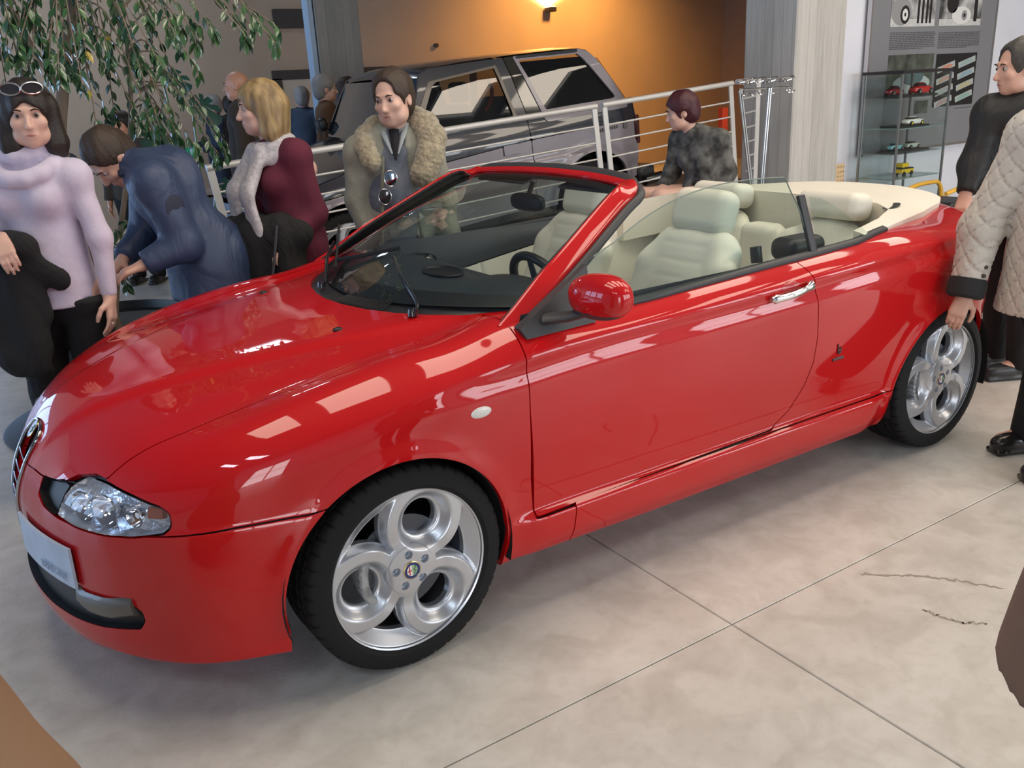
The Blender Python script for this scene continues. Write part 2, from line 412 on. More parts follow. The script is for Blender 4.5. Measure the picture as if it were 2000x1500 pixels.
fx = [-9.0, -5.12, -2.12, .88, 3.88, 6.88, 9.88, 13.0]; fy = [-7.5, -4.28, -1.28, 1.72, 4.72, 7.72, 10.6]
FLOOR = mk('floor', [(-9.1, -7.6, -.02), (13.1, -7.6, -.02), (13.1, 10.7, -.02), (-9.1, 10.7, -.02)], [(0, 1, 2, 3)], mat('joint_filler', (.34, .325, .30), rough=.8), smooth=False)
tag(FLOOR, kind='structure')
for i in range(len(fx)-1):
    for j in range(len(fy)-1):
        g = .0016; b = MB(); x0, x1, y0, y1 = fx[i]+g, fx[i+1]-g, fy[j]+g, fy[j+1]-g; c = .003
        b.add([(x0, y0, -.02), (x1, y0, -.02), (x1, y1, -.02), (x0, y1, -.02), (x0, y0, -c), (x1, y0, -c), (x1, y1, -c), (x0, y1, -c), (x0+c, y0+c, 0), (x1-c, y0+c, 0), (x1-c, y1-c, 0), (x0+c, y1-c, 0)],
              [(0, 1, 5, 4), (1, 2, 6, 5), (2, 3, 7, 6), (3, 0, 4, 7), (4, 5, 9, 8), (5, 6, 10, 9), (6, 7, 11, 10), (7, 4, 8, 11), (8, 9, 10, 11)])
        b.build('concrete_slab', M_FLOOR, FLOOR, smooth=False)
# thin hairline cracks and scuffs seen on the floor at the right
M_CRACK = mat('floor_crack', (.30, .27, .23), rough=.9)
def crack(pts, w, name='floor_crack'):
    P = smoothpath([(x, y, 0) for x, y in pts], 40); r = np.random.RandomState(int(abs(pts[0][0])*100)); P[:, :2] += r.normal(0, .004, (len(P), 2)); T = np.gradient(P, axis=0); T /= np.linalg.norm(T, axis=1)[:, None]; N = np.stack([-T[:, 1], T[:, 0], 0*T[:, 0]], 1)
    ww = w*(.35+.65*r.rand(len(P)))[:, None]; ww[0] = ww[-1] = .0003; G = np.stack([P-N*ww/2+[0, 0, .0008], P+N*ww/2+[0, 0, .0008]], 1); MB().grid(G).build(name, M_CRACK, FLOOR, smooth=False)
M_WALLW = mat('white_wall_paint', (.74, .75, .82), rough=.8, var=.03, vscale=2)
M_WALLT = mat('tan_wall_paint', (.55, .43, .33), rough=.85, var=.04, vscale=1.5, bump=.001, bscale=60)
M_CEIL = mat('ceiling_grey', (.16, .16, .17), rough=.9)
CH = 4.6
def struct(name, b, m, smooth=False):
    o = b.build(name, m, smooth=smooth); tag(o, kind='structure'); return o
struct('ceiling', MB().box((2, 1.5, CH+.1), (22.4, 18.6, .2)), M_CEIL)
WB = struct('wall_back', MB().box((2, 10.6, 2.3), (22.2, .2, 4.6)), M_WALLT)
struct('wall_right', MB().box((13.0, 1.5, 2.3), (.2, 18.2, 4.6)), mat('shaded_wall_brown', (.30, .22, .17), rough=.85))  # this wall gets no light; its shade is put into the darker brown
struct('wall_side', MB().box((9.58, 2.95, 2.3), (6.64, .2, 4.6)), M_WALLW)
M_FRAMEW = mat('window_frame_grey', (.25, .26, .28), rough=.5)
def emis(name, c, s):
    m = bpy.data.materials.new(name); m.use_nodes = True; nt = m.node_tree; nt.nodes.clear(); o = nt.nodes.new('ShaderNodeOutputMaterial'); e = nt.nodes.new('ShaderNodeEmission')
    e.inputs[0].default_value = tuple(c)+(1,); e.inputs[1].default_value = s; nt.links.new(e.outputs[0], o.inputs[0]); m.diffuse_color = tuple(c)+(1,); return m
M_SKYW = emis('overcast_daylight', (.90, .95, 1), 8.5); M_SKYB = emis('blue_daylight', (.46, .67, 1), 6.5); M_SKYB2 = emis('low_blue_daylight', (.36, .58, 1), 5.5); M_SKYT = emis('skylight_warm', (1, .87, .72), 7.5); M_SKYC = emis('skylight_cool', (.80, .90, 1), 24.0)
M_DOOR1 = emis('bright_doorway_daylight', (.95, .98, 1), 9.0)
WL = struct('wall_left', MB().box((-9.1, 1.5, 2.3), (.2, 18.2, 4.6)), M_WALLW)
WF_ = struct('wall_front', MB().box((2, -7.6, 2.3), (22.2, .2, 4.6)), M_WALLW)
wn = [0]
def window(axis, u0, u1, z0, z1, pos, m, nx=3, nz=2):
    wn[0] += 1; s = 1 if pos < 0 else -1; f = MB(); w_m = .06
    def bx(a, b, c, d, dep=.06):
        if axis == 'y': f.box(((a+b)/2, pos+s*dep/2, (c+d)/2), (b-a, dep, d-c))
        else: f.box((pos+s*dep/2, (a+b)/2, (c+d)/2), (dep, b-a, d-c))
    for k in range(nx+1): x = u0+(u1-u0)*k/nx; bx(x-w_m/2, x+w_m/2, z0, z1)
    for k in range(nz+1): z = z0+(z1-z0)*k/nz; bx(u0, u1, z-w_m/2, z+w_m/2)
    o = f.build('window_%d' % wn[0], M_FRAMEW, smooth=False); tag(o, kind='structure')
    e = pos+s*.015
    q = [(u0, e, z0), (u1, e, z0), (u1, e, z1), (u0, e, z1)] if axis == 'y' else [(e, u0, z0), (e, u1, z0), (e, u1, z1), (e, u0, z1)]
    if (axis == 'y') == (s > 0): q = q[::-1]
    q = q[::1]
    mk('pane', q, [(0, 1, 2, 3)], m, o, smooth=False)
window('y', -3.3, -1.8, .05, 2.6, -7.5, M_DOOR1, 2, 2)
for a in (1.8, 4.4, 7.0, 9.6): window('y', a, a+2.0, .9, 3.4, -7.5, M_SKYW, 2, 2)
for a in (1.6, 4.7, 7.8): window('x', a, a+2.6, .5, 3.6, -9.0, M_SKYB, 3, 2)
window('y', -5.6, -.9, .1, 2.1, 10.5, M_SKYB2, 4, 1)
def skylight(x0, x1, y0, y1, m, n=1):
    wn[0] += 1; f = MB(); z = CH-.04
    for (a, b, c, d) in ((x0-.05, x1+.05, y0-.05, y0), (x0-.05, x1+.05, y1, y1+.05), (x0-.05, x0, y0, y1), (x1, x1+.05, y0, y1)): f.box(((a+b)/2, (c+d)/2, z), (b-a, d-c, .08))
    for k in range(1, n): x = x0+(x1-x0)*k/n; f.box((x, (y0+y1)/2, z), (.05, y1-y0, .08))
    o = f.build('window_%d' % wn[0], M_FRAMEW, smooth=False); tag(o, kind='structure'); mk('pane', [(x0, y0, CH-.02), (x0, y1, CH-.02), (x1, y1, CH-.02), (x1, y0, CH-.02)], [(0, 1, 2, 3)], m, o, smooth=False)
for k in range(7): skylight(-1.35+1.35*k, -.55+1.35*k, -1.5, .5, M_SKYT, 1)
skylight(-3.75, -3.4, -4.6, -2.6, M_SKYC, 1); skylight(-2.75, -2.4, -5.2, -3.6, M_SKYC, 1)
skylight(1.1, 1.8, 7.6, 8.3, M_SKYC, 1)
for k in range(5): skylight(3.5+1.35*k, 4.3+1.35*k, -4.6, -2.8, M_SKYT, 1)
# board-marked concrete columns
def boards(name, c1, c2, axis):
    m = bpy.data.materials.new(name); m.use_nodes = True; nt = m.node_tree; b = nt.nodes['Principled BSDF']; L = nt.links.new; b.inputs['Roughness'].default_value = .85
    tc = nt.nodes.new('ShaderNodeTexCoord'); sp_ = nt.nodes.new('ShaderNodeSeparateXYZ'); L(tc.outputs['Object'], sp_.inputs[0])
    ad = nt.nodes.new('ShaderNodeMath'); ad.operation = 'ADD'; L(sp_.outputs[0], ad.inputs[0]); L(sp_.outputs[1], ad.inputs[1])
    ml = nt.nodes.new('ShaderNodeMath'); ml.operation = 'MULTIPLY'; ml.inputs[1].default_value = 9.5; L(ad.outputs[0], ml.inputs[0])
    fl = nt.nodes.new('ShaderNodeMath'); fl.operation = 'FLOOR'; L(ml.outputs[0], fl.inputs[0]); wnz = nt.nodes.new('ShaderNodeTexWhiteNoise'); wnz.noise_dimensions = '1D'; L(fl.outputs[0], wnz.inputs['W'])
    fr = nt.nodes.new('ShaderNodeMath'); fr.operation = 'FRACT'; L(ml.outputs[0], fr.inputs[0]); ed = nt.nodes.new('ShaderNodeMath'); ed.operation = 'LESS_THAN'; ed.inputs[1].default_value = .07; L(fr.outputs[0], ed.inputs[0])
    mp = nt.nodes.new('ShaderNodeMapping'); mp.inputs['Scale'].default_value = (14, 14, 1.2); L(tc.outputs['Object'], mp.inputs[0]); nz = nd(nt, 'ShaderNodeTexNoise', Scale=2.2, Detail=6); L(mp.outputs[0], nz.inputs['Vector'])
    s1 = nt.nodes.new('ShaderNodeMath'); s1.operation = 'MULTIPLY_ADD'; s1.inputs[1].default_value = .35; L(wnz.outputs['Value'], s1.inputs[0]); s2 = nt.nodes.new('ShaderNodeMath'); s2.operation = 'MULTIPLY'; s2.inputs[1].default_value = .75; L(nz.outputs['Fac'], s2.inputs[0]); L(s2.outputs[0], s1.inputs[2])
    s3 = nt.nodes.new('ShaderNodeMath'); s3.operation = 'MULTIPLY_ADD'; s3.inputs[1].default_value = -.25; L(ed.outputs[0], s3.inputs[0]); L(s1.outputs[0], s3.inputs[2])
    cr = nt.nodes.new('ShaderNodeValToRGB'); e = cr.color_ramp.elements; e[0].position = .2; e[0].color = c1+(1,); e[1].position = .75; e[1].color = c2+(1,); L(s3.outputs[0], cr.inputs[0]); L(cr.outputs[0], b.inputs['Base Color'])
    bp = nt.nodes.new('ShaderNodeBump'); bp.inputs['Distance'].default_value = .004; L(s3.outputs[0], bp.inputs['Height']); L(bp.outputs[0], b.inputs['Normal']); return m
M_BOARD = boards('board_marked_concrete', (.37, .355, .33), (.52, .505, .48), 0)
o = MB().box((5.885, 2.80, 2.3), (.655, .59, 4.6), bev=.012).build('concrete_column', M_BOARD, smooth=False); tag(o, 'pale board-marked concrete column beside the chrome coat stand', 'column')
o = MB().box((3.49, 7.64, 2.3), (.55, .28, 4.6), bev=.01).build('concrete_column', boards('dark_board_concrete', (.22, .215, .20), (.30, .29, .27), 0), smooth=False); tag(o, 'dark narrow concrete column behind the queue, upper left', 'column')
M_BLU = mat('lit_face_blue', (.30, .40, .52), rough=.5)  # blue daylight on the column's left face, put into the strip's colour
o = MB().box((3.17, 7.60, 2.3), (.07, .16, 4.6), bev=.008).build('lit_face_strip', M_BLU, smooth=False); tag(o, 'pale blue strip painted as the daylit left face of the dark concrete column', 'post')
# door frames, picture lamp and fittings on the back wall
M_DFR = mat('dark_door_frame', (.05, .045, .045), rough=.5); M_DLF = mat('beige_door_leaf', (.62, .56, .48), rough=.6); M_GLOW = emis('lit_corridor', (1, .86, .62), 1.6)
for i, (x0, x1, m) in enumerate(((3.63, 4.62, M_DLF), (4.72, 5.54, M_GLOW), (5.95, 7.1, M_DLF))):
    b = MB().box(((x0+x1)/2, 10.47, 1.95), (x1-x0, .09, .13)).box((x0+.06, 10.47, .95), (.12, .09, 1.9)).box((x1-.06, 10.47, .95), (.12, .09, 1.9))
    d = b.build('door_%d' % (i+1), M_DFR, smooth=False); tag(d, kind='structure'); MB().box(((x0+x1)/2, 10.46, .94), (x1-x0-.24, .04, 1.88)).build('door_leaf', m, d, smooth=False)
    if i != 1: MB().box((x1-.24, 10.43, 1.02), (.12, .03, .03)).build('door_handle', M_CHROME if 'M_CHROME' in globals() else mat('chrome', (.78, .78, .80), rough=.08, metal=1), d)
b = MB().box((4.3, 10.46, 2.72), (1.1, .06, .26)).build('trim_1', M_DFR, smooth=False); tag(b, kind='structure')
t = thing('wall_lamp', 'black uplighter throwing an orange glow over the rear wall', 'lamp', (8.637, 10.5, 2.83))
MB().box((0, -.11, 0), (.15, .16, .075), bev=.01).build('lamp_body', mat('black_metal', (.02, .02, .022), rough=.4), t); MB().box((0, -.03, 0), (.08, .06, .05)).build('wall_bracket', M_DFR, t)
MB().box((0, -.11, .040), (.12, .12, .008)).build('lamp_lens', emis('hot_lamp', (1, .75, .42), 60), t)
def spot(loc, tgt, e, c, ang, r=.04):
    l = bpy.data.lights.new('wall_wash', 'SPOT'); l.energy = e; l.color = c; l.spot_size = radians(ang); l.spot_blend = 1; l.shadow_soft_size = r
    o = bpy.data.objects.new('wall_wash', l); COL.objects.link(o); o.location = loc; o.rotation_euler = (Vector(tgt)-Vector(loc)).to_track_quat('-Z', 'Y').to_euler()
spot((8.637, 10.36, 2.90), (8.637, 10.52, 4.6), 260, (1, .60, .22), 165)
spot((8.9, 8.6, 4.3), (8.9, 10.5, 1.4), 800, (1, .47, .11), 125, .3)  # added spot without a fitting, deepens the orange on the rear wall
o = MB().box((6.40, 10.47, 2.306), (.07, .05, .06), bev=.008).build('wall_sensor', M_DFR); tag(o, 'small black sensor box high on the rear wall', 'sensor')
# ------------------------------------------------------------------ hanging display panel, flat printed sheet in a thin frame
M_PANEL = mat('grey_poster_sheet', (.22, .225, .24), rough=.45); M_ALU = mat('aluminium_frame', (.55, .55, .57), rough=.3, metal=.9)
PN = thing('exhibition_poster', 'tall grey exhibition panel with photographs and text on white wall', 'poster', (8.0, 2.80, .79)); px, pz = 8.0, .79
def rect(x0, x1, z0, z1, y, name, m, parent=PN): return mk(name, [(x0-px, y-2.80, z0-pz), (x1-px, y-2.80, z0-pz), (x1-px, y-2.80, z1-pz), (x0-px, y-2.80, z1-pz)], [(0, 1, 2, 3)], m, parent, smooth=False)
MB().box((0, .0, 1.3), (2.11, .03, 2.6)).build('panel_board', M_PANEL, PN, smooth=False)
b = MB()
for x in (-1.065, 1.065): b.box((x, -.005, 1.3), (.022, .045, 2.64))
b.box((0, -.005, -.005), (2.15, .045, .022)).box((0, -.005, 2.61), (2.15, .045, .022)); b.build('panel_frame', M_ALU, PN, smooth=False)
M_PH = mat('grey_photograph', (.62, .62, .62), rough=.5, col2=(.05, .05, .05), vscale=5, detail=5); M_PHL = mat('pale_gravel_print', (.58, .58, .57), rough=.5, var=.1, vscale=30)
M_PHD = mat('dark_green_photograph', (.12, .14, .11), rough=.5, col2=(.03, .035, .03), vscale=6); M_PHK = mat('black_print', (.012, .012, .014), rough=.5); M_PHG = mat('mid_grey_print', (.30, .30, .31), rough=.5); M_PHW = mat('white_print', (.75, .75, .73), rough=.5)
Y = 2.782
A = rect(7.235, 7.96, 1.98, 2.42, Y, 'photograph', M_PH); rect(7.235, 7.96, 1.98, 2.05, Y-.001, 'photo_ground', M_PHL, PN)
B = rect(8.035, 8.78, 1.98, 2.42, Y, 'photograph', M_PH); rect(8.035, 8.78, 1.98, 2.045, Y-.001, 'photo_ground', M_PHL, PN)
def pdisc(cx, cz, rx, rz, y, name, m, a0=0, a1=2*pi, parent=PN):
    th = np.linspace(a0, a1, 29); V = [(cx-px, y-2.8, cz-pz)]+[(cx+rx*cos(t)-px, y-2.8, cz+rz*sin(t)-pz) for t in th]; return mk(name, V, [(0, i+1, i+2) for i in range(28)], m, parent, smooth=False)
pdisc(7.40, 2.12, .16, .13, Y-.0015, 'print_car_body', M_PHG); pdisc(7.46, 2.09, .075, .085, Y-.002, 'print_tyre', M_PHK); pdisc(7.46, 2.09, .045, .055, Y-.0025, 'print_hub', M_PHW); pdisc(7.46, 2.09, .015, .018, Y-.003, 'print_hub', M_PHK)
for x in (7.66, 7.73, 7.80, 7.86): rect(x, x+.035, 2.01, 2.30, Y-.0015, 'print_figure', M_PHK); 
pdisc(8.42, 2.08, .17, .085, Y-.0015, 'print_car_body', M_PHW); pdisc(8.47, 2.08, .05, .05, Y-.002, 'print_tyre', M_PHG); pdisc(8.47, 2.08, .02, .02, Y-.0025, 'print_hub', M_PHK); pdisc(8.25, 2.2, .10, .10, Y-.0015, 'print_tyre', M_PHK); rect(8.64, 8.70, 2.02, 2.4, Y-.0015, 'print_figure', M_PHK)
M_TX = mat('dark_text_print', (.07, .07, .075), rough=.6); r_ = random.Random(3)
for (x0, x1, zt, zb) in ((7.25, 8.0, 1.925, 1.775), (8.055, 8.80, 1.915, 1.77)):
    n = 10; b = MB()
    for k in range(n):
        z = zt-(zt-zb)*k/(n-1); x = x0; end = x1 if k < n-1 else x0+(x1-x0)*.72
        while x < end-.02:
            w = r_.uniform(.018, .06); w = min(w, end-x); b.add([(x-px, Y-2.801, z-pz-.0035), (x+w-px, Y-2.801, z-pz-.0035), (x+w-px, Y-2.801, z-pz+.0035), (x-px, Y-2.801, z-pz+.0035)], [(0, 1, 2, 3)]); x += w+.011
    o = b.build('text_column', M_TX, PN, smooth=False, recalc=False); o['kind'] = 'stuff'
rect(7.255, 8.01, 1.285, 1.72, Y, 'photograph', M_PHD); pdisc(7.66, 1.44, .31, .09, Y-.0015, 'print_car_body', mat('silver_print', (.50, .55, .55), rough=.4)); pdisc(7.66, 1.50, .19, .075, Y-.002, 'print_car_roof', mat('dark_cyan_print', (.10, .16, .18), rough=.4)); rect(7.255, 8.01, 1.285, 1.36, Y-.001, 'photo_ground', M_PHG)
for x in (7.44, 7.86): pdisc(x, 1.375, .045, .05, Y-.0025, 'print_tyre', M_PHK)
rect(8.055, 8.79, 1.185, 1.71, Y, 'photograph', M_PHK)
cols = [(.55, .25, .18), (.30, .42, .42), (.50, .30, .25), (.25, .38, .45), (.35, .38, .38), (.48, .42, .25), (.40, .28, .26), (.25, .42, .36)]
for k in range(8):
    cx = 8.24+.37*(k % 2); cz = 1.60-.115*(k//2)+(.02 if k % 2 else -.02); c, s = cos(.22), sin(.22)
    q = lambda a, b_: (cx+a*c-b_*s-px, cz+a*s+b_*c-pz); b1 = [q(-.155, -.03), q(.155, -.03), q(.155, .03), q(-.155, .03)]
    mk('print_strip', [(u_, Y-2.8015, v_) for u_, v_ in b1], [(0, 1, 2, 3)], mat('strip_print', (.42, .46, .45), rough=.5), PN, smooth=False)
    b2 = [q(-.12, -.02), q(.10, -.02), q(.12, .0), q(.05, .02), q(-.05, .022), q(-.12, .0)]
    mk('print_car', [(u_, Y-2.802, v_) for u_, v_ in b2], [(0, 1, 2, 3, 4, 5)], mat('strip_car_%d' % k, cols[k], rough=.5), PN, smooth=False)
rect(7.75, 7.98, 1.135, 1.265, Y, 'photograph', M_PHD); rect(8.45, 8.80, 1.150, 1.156, Y, 'caption', M_TX)
# ------------------------------------------------------------------ glass display case with model cars
M_CGL = glassmat('case_glass', (.90, .95, .94), ior=1.45); M_CGE = mat('case_glass_edge', (.20, .30, .30), rough=.2); M_BLK = mat('black_metal', (.02, .02, .022), rough=.4)
GC = thing('display_case', 'tall narrow glass display case of model cars before the grey panel', 'display case', (7.172, 2.50, 0)); hx, hy = .38, .203
MB().box((0, 0, 1.56), (2*hx+.03, 2*hy+.03, .028)).build('case_top', M_BLK, GC, smooth=False); MB().box((0, 0, .13), (2*hx+.03, 2*hy+.03, .26)).build('case_base', M_BLK, GC, smooth=False)
for sx in (-1, 1):
    for sy in (-1, 1): MB().box((sx*hx, sy*hy, .90), (.018, .018, 1.30)).build('corner_post', mat('case_post_grey', (.28, .31, .33), rough=.3, metal=.7), GC, smooth=False)
for sy in (-1, 1): mk('glass_pane', [(-hx, sy*hy, .26), (hx, sy*hy, .26), (hx, sy*hy, 1.545), (-hx, sy*hy, 1.545)], [(0, 1, 2, 3)], M_CGL, GC, smooth=False)
for sx in (-1, 1): mk('glass_pane', [(sx*hx, -hy, .26), (sx*hx, hy, .26), (sx*hx, hy, 1.545), (sx*hx, -hy, 1.545)], [(0, 1, 2, 3)], M_CGL, GC, smooth=False)
SH = [1.335, 1.052, .823, .585]
for z in SH: MB().box((0, 0, z-.004), (2*hx-.03, 2*hy-.03, .008)).build('glass_shelf', M_CGE if z in (1.052, .585) else M_CGL, GC, smooth=False)
for z, L_ in ((1.335, .62), (1.052, .45), (.823, .52)): MB().box((.02, 0, z+.008), (L_, .24, .014), bev=.003).build('display_plinth', M_BLK, GC, smooth=False)
def model_car(name, label, loc, rz, col, roof, wheel, L_=.19, H=.05, truck=False, group='model cars in the glass case'):
    t = thing(name, label, 'model car', loc, rz, group); s = L_/2; W = L_*.21
    S_ = SDF((-s*1.15, -W*1.3, 0), (s*1.15, W*1.3, H*2.6), L_/42)
    if truck: S_.box((0, 0, H*.8), (s*.95, W, H*.42), .006, k=0).box((s*.35, 0, H*1.35), (s*.5, W*.92, H*.62), .006, k=.004)
    else: S_.ell((0, 0, H*.55), (s, W, H*.50), k=0, p=3.2).ell((s*.12, 0, H*.98), (s*.52, W*.78, H*.50), k=.012, p=2.6)
    for x in (-.60, .60): S_.cone((x*s, -W*1.4, H*.30), (x*s, W*1.4, H*.30), H*.40, H*.40, k=0, mode='s')
    V, F = S_.mesh(); fc = V[F].mean(1); mk('car_body', V, F, col, t, mats=[col, roof], midx=np.where((fc[:, 2] > H*1.02) & (fc[:, 2] < H*1.33), 1, 0))
    for x in (-.60, .60):
        for sy in (-1, 1): MB().lathe([(.0001, -H*.10), (H*.20, -H*.12), (H*.34, -H*.10), (H*.34, H*.12), (.0001, H*.12)], 16, 'y', (x*s, sy*W*.88, H*.34)).build('wheel', M_BLK, t); MB().lathe([(.0001, 0), (H*.20, .0)], 12, 'y', (x*s, sy*W*.88-H*.135*1 if sy < 0 else W*.88+H*.135, H*.34)).build('wheel_hub', wheel, t)
    return t
mm = lambda n, c: mat(n, c, rough=.2, coat=.7)
cx0, cy0 = 7.172, 2.50
model_car('model_car', 'red and black model car on the top shelf, right', (cx0+.12, cy0-.07, 1.351), pi, mm('model_red', (.55, .015, .02)), M_BLK, M_ALU, .28, .072)
model_car('model_car', 'dark red model car on the top shelf, left behind the post', (cx0-.16, cy0+.02, 1.351), pi, mm('model_dark_red', (.25, .01, .015)), M_BLK, M_ALU, .22, .06)
model_car('model_car', 'white wedge model car with yellow wheels on the second shelf', (cx0+.05, cy0-.06, 1.068), pi, mm('model_white', (.78, .80, .78)), M_BLK, mat('yellow_plastic', (.80, .62, .02), rough=.4), .27, .055)
model_car('model_car', 'light blue model car on the third shelf', (cx0-.13, cy0-.02, .839), pi, mm('model_blue', (.20, .46, .52)), M_BLK, M_ALU, .20, .05)
model_car('model_car', 'pale green white model car on the third shelf, right', (cx0+.13, cy0-.02, .839), pi, mm('model_pale', (.50, .56, .48)), M_BLK, M_ALU, .20, .05)
model_car('model_van', 'yellow model van with a black roof rack on the lowest shelf', (cx0+.02, cy0-.04, .586), pi, mm('model_yellow', (.80, .55, .01)), M_BLK, M_BLK, .20, .062, truck=True)
# ------------------------------------------------------------------ things at the foot of the white wall
M_WOOD = mat('pale_plywood', (.72, .52, .30), rough=.6, var=.06, vscale=5, stretch=(1, 1, 8))
t = thing('plywood_chair', 'perforated pale plywood chair between column and display case', 'chair', (6.575, 2.80, 0))
b = MB().box((0, 0, .55), (.26, .018, .36), bev=.004).build('backrest', M_WOOD, t, smooth=False)
MB().box((0, -.20, .42), (.30, .36, .018), bev=.004).build('seat', M_WOOD, t, smooth=False)
for i in range(7):
    for j in range(4): mk('vent_hole', [( -.125+.04*i+.006*cos(a), -.0105, .70-.045*j+.006*sin(a)) for a in np.linspace(0, 2*pi, 9)[:-1]], [tuple(range(8))], M_BLK, b, smooth=False)
for x in (-.13, .13):
    for y in (-.36, -.02): MB().tube([(x, y, 0), (x, y, .42)], .011, 8).build('leg', M_ALU, t)
t = thing('tubular_chair', 'yellow tubular chair frame beyond the tonneau by the case', 'chair', (6.98, 1.62, 0)); M_YEL = mat('yellow_tube', (.75, .42, .05), rough=.4)
MB().tube(smoothpath([(-.38, .02, .52), (-.2, 0, .555), (.05, 0, .56), (.14, 0, .54), (.20, 0, .44), (.24, 0, .2), (.25, 0, .02)], 30), .020, 10).build('arm_tube', M_YEL, t)
MB().tube(smoothpath([(-.38, .42, .52), (-.2, .42, .555), (.05, .42, .56), (.14, .42, .54), (.20, .42, .44), (.24, .42, .2), (.25, .42, .02)], 30), .020, 10).build('arm_tube', M_YEL, t)
MB().box((-.05, .21, .40), (.42, .38, .05), bev=.02).build('seat', M_BLK, t)
o = MB().box((5.50, 3.28, .78), (.07, .07, 1.10), bev=.006).build('red_post', mat('orange_red_paint', (.75, .06, .015), rough=.5), smooth=False); tag(o, 'orange-red square post standing behind the railing end', 'post'); 
MB().box((5.50, 3.28, .12), (.16, .16, .24)).build('post_base', M_BLK, o, smooth=False)
# coat stand of chrome rings on two splayed double legs
t = thing('coat_stand', 'chrome coat stand with ring hooks in front of concrete column', 'coat stand', (5.02, 2.30, 0)); M_STD = mat('stand_steel', (.42, .43, .45), rough=.25, metal=.9)
CHR = mat('chrome', (.78, .78, .80), rough=.08, metal=1)
top = 1.50
for (x0, x1) in ((-.345, -.03), (.0, -.10)):
    for d in (-.012, .012): MB().tube([(x0+d, 0, top), (x1+d, 0, .02)], .010, 8).build('stand_leg', M_STD, t)
for (x, y) in ((-.03, -.22), (.20, .12), (-.24, .14)): MB().tube([(-.065, 0, .03), (x, y, .015)], .014, 8).build('foot', M_STD, t)
MB().tube([(-.345, 0, 1.505), (.28, .02, 1.50)], .009, 8).build('crossbar', CHR, t)
for (x, y, r) in ((-.27, -.02, .075), (-.13, .02, .085), (.03, .03, .075), (.18, -.01, .075), (.25, .02, .05), (-.345, 0, .05)):
    MB().tube([(x+r*cos(a), y+r*.85*sin(a), 1.565+.25*r*cos(a)) for a in np.linspace(0, 2*pi, 25)[:-1]], .0055, 6, closed=True).build('coat_ring', CHR, t)
    MB().tube(smoothpath([(x, y, 1.50), (x+.005, y-.01, 1.47), (x+.02, y-.03, 1.455), (x+.03, y-.045, 1.475)], 8), .006, 6).build('coat_hook', CHR, t)
# ------------------------------------------------------------------ ramp, railing
RX, RZ, RA_ = .83, -.06, radians(4.5)
M_RAMP = mat('ramp_concrete', (.26, .22, .18), rough=.8, var=.08, vscale=3)
b = MB().prism([(1.65, .001), (7.2, .001), (7.2, .44), (6.4, .44), (1.65, .008)], 2.66, 6.3, 'xz'); o = b.build('ramp', M_RAMP, smooth=False); tag(o, kind='structure')
M_RAIL = mat('galvanised_rail', (.60, .59, .57), rough=.45, metal=.35)
def rail(label, xa, za, xb, zb, y=2.6, lean=.115, n=6, base=None, group='sections of the ramp railing'):
    t = thing('railing', label, 'railing', (xa, y, 0), 0, group); Lx = xb-xa; s = (zb-za)/Lx
    MB().tube([(0, 0, za), (Lx, 0, zb)], .021, 12).build('handrail', M_RAIL, t)
    def post(x, z):
        d = -lean*0+lean; MB().box((x+.5*z*lean, 0, z/2), (.045, .012, z/cos(lean)), M3=np.array(Matrix.Rotation(-lean, 3, 'Y'))).build('post', M_RAIL, t, smooth=False)
    post(.022, za); post(Lx-.022, zb)
    for k in range(n):
        dz = .148+.122*k; x0 = .03+lean*dz; x1 = Lx-.02+lean*dz; MB().tube([(x0, 0, za-dz), (x1, 0, zb-dz)], .0068, 8).build('rail_bar', M_RAIL, t)
    return t
rail('long grey steel railing panel in front of the off-roader', .48, 1.255, 3.445, 1.448, n=6)
rail('short grey steel railing panel by the seated person', 3.50, 1.452, 4.90, 1.553, n=6)
t = thing('railing', 'short railing return with bar ends beside the coat stand', 'railing', (5.03, 2.6, 0), 0, 'sections of the ramp railing')
MB().tube([(-.075, 0, 1.56), (.22, .05, 1.565)], .021, 12).build('handrail', M_RAIL, t)
for k in range(6): MB().tube([(.0+.016*k, .01, 1.42-.122*k), (.24, .06, 1.435-.122*k)], .0068, 8).build('rail_bar', M_RAIL, t)
MB().box((.25, .06, .79), (.05, .012, 1.57)).build('post', M_RAIL, t, smooth=False)
crack([(1.438, -1.334), (1.50, -1.40), (1.581, -1.467), (1.643, -1.556), (1.714, -1.67)], .014)
crack([(1.406, -1.582), (1.424, -1.673), (1.488, -1.749)], .012)
# ================================================================== RED CONVERTIBLE: body surface
w_ = spl([-.95, -.90, -.80, -.70, -.60, -.50, -.40, -.28, -.10, .10, .45, .9, 1.5, 2.0, 2.35, 2.6, 2.9, 3.1, 3.3, 3.45],
         [.40, .50, .625, .70, .762, .806, .838, .866, .882, .882, .868, .866, .870, .874, .882, .884, .862, .815, .72, .58])
hc = spl([-1.0, -.90, -.85, -.80, -.70, -.60, -.5, -.3, -.1, .1, .3, .5, .8, 1.2, 1.7, 2.1, 2.4, 2.8, 3.0, 3.2, 3.5],
         [.50, .64, .70, .742, .790, .825, .853, .892, .918, .942, .962, .978, .960, .976, .998, 1.008, 1.020, 1.030, 1.025, 1.005, .95])
ac = spl([-1., -.85, -.7, -.5, -.2, .1, .3, .5, .8, 1.7, 2.3, 2.8, 3.5], [.07, .07, .06, .052, .036, .03, .03, .018, .010, .012, .018, .055, .07])
zcr = spl([-.9, -.4, -.1, .05, .43, .57, 1.2, 1.73, 2.24, 2.68, 3.5], [.70, .755, .812, .835, .861, .87, .885, .90, .922, .94, .95])
xn = spl([.0, .15, .2, .25, .35, .45, .52, .60, .66, .70, .8], [-.84, -.875, -.905, -.918, -.910, -.906, -.904, -.890, -.870, -.85, -.80])
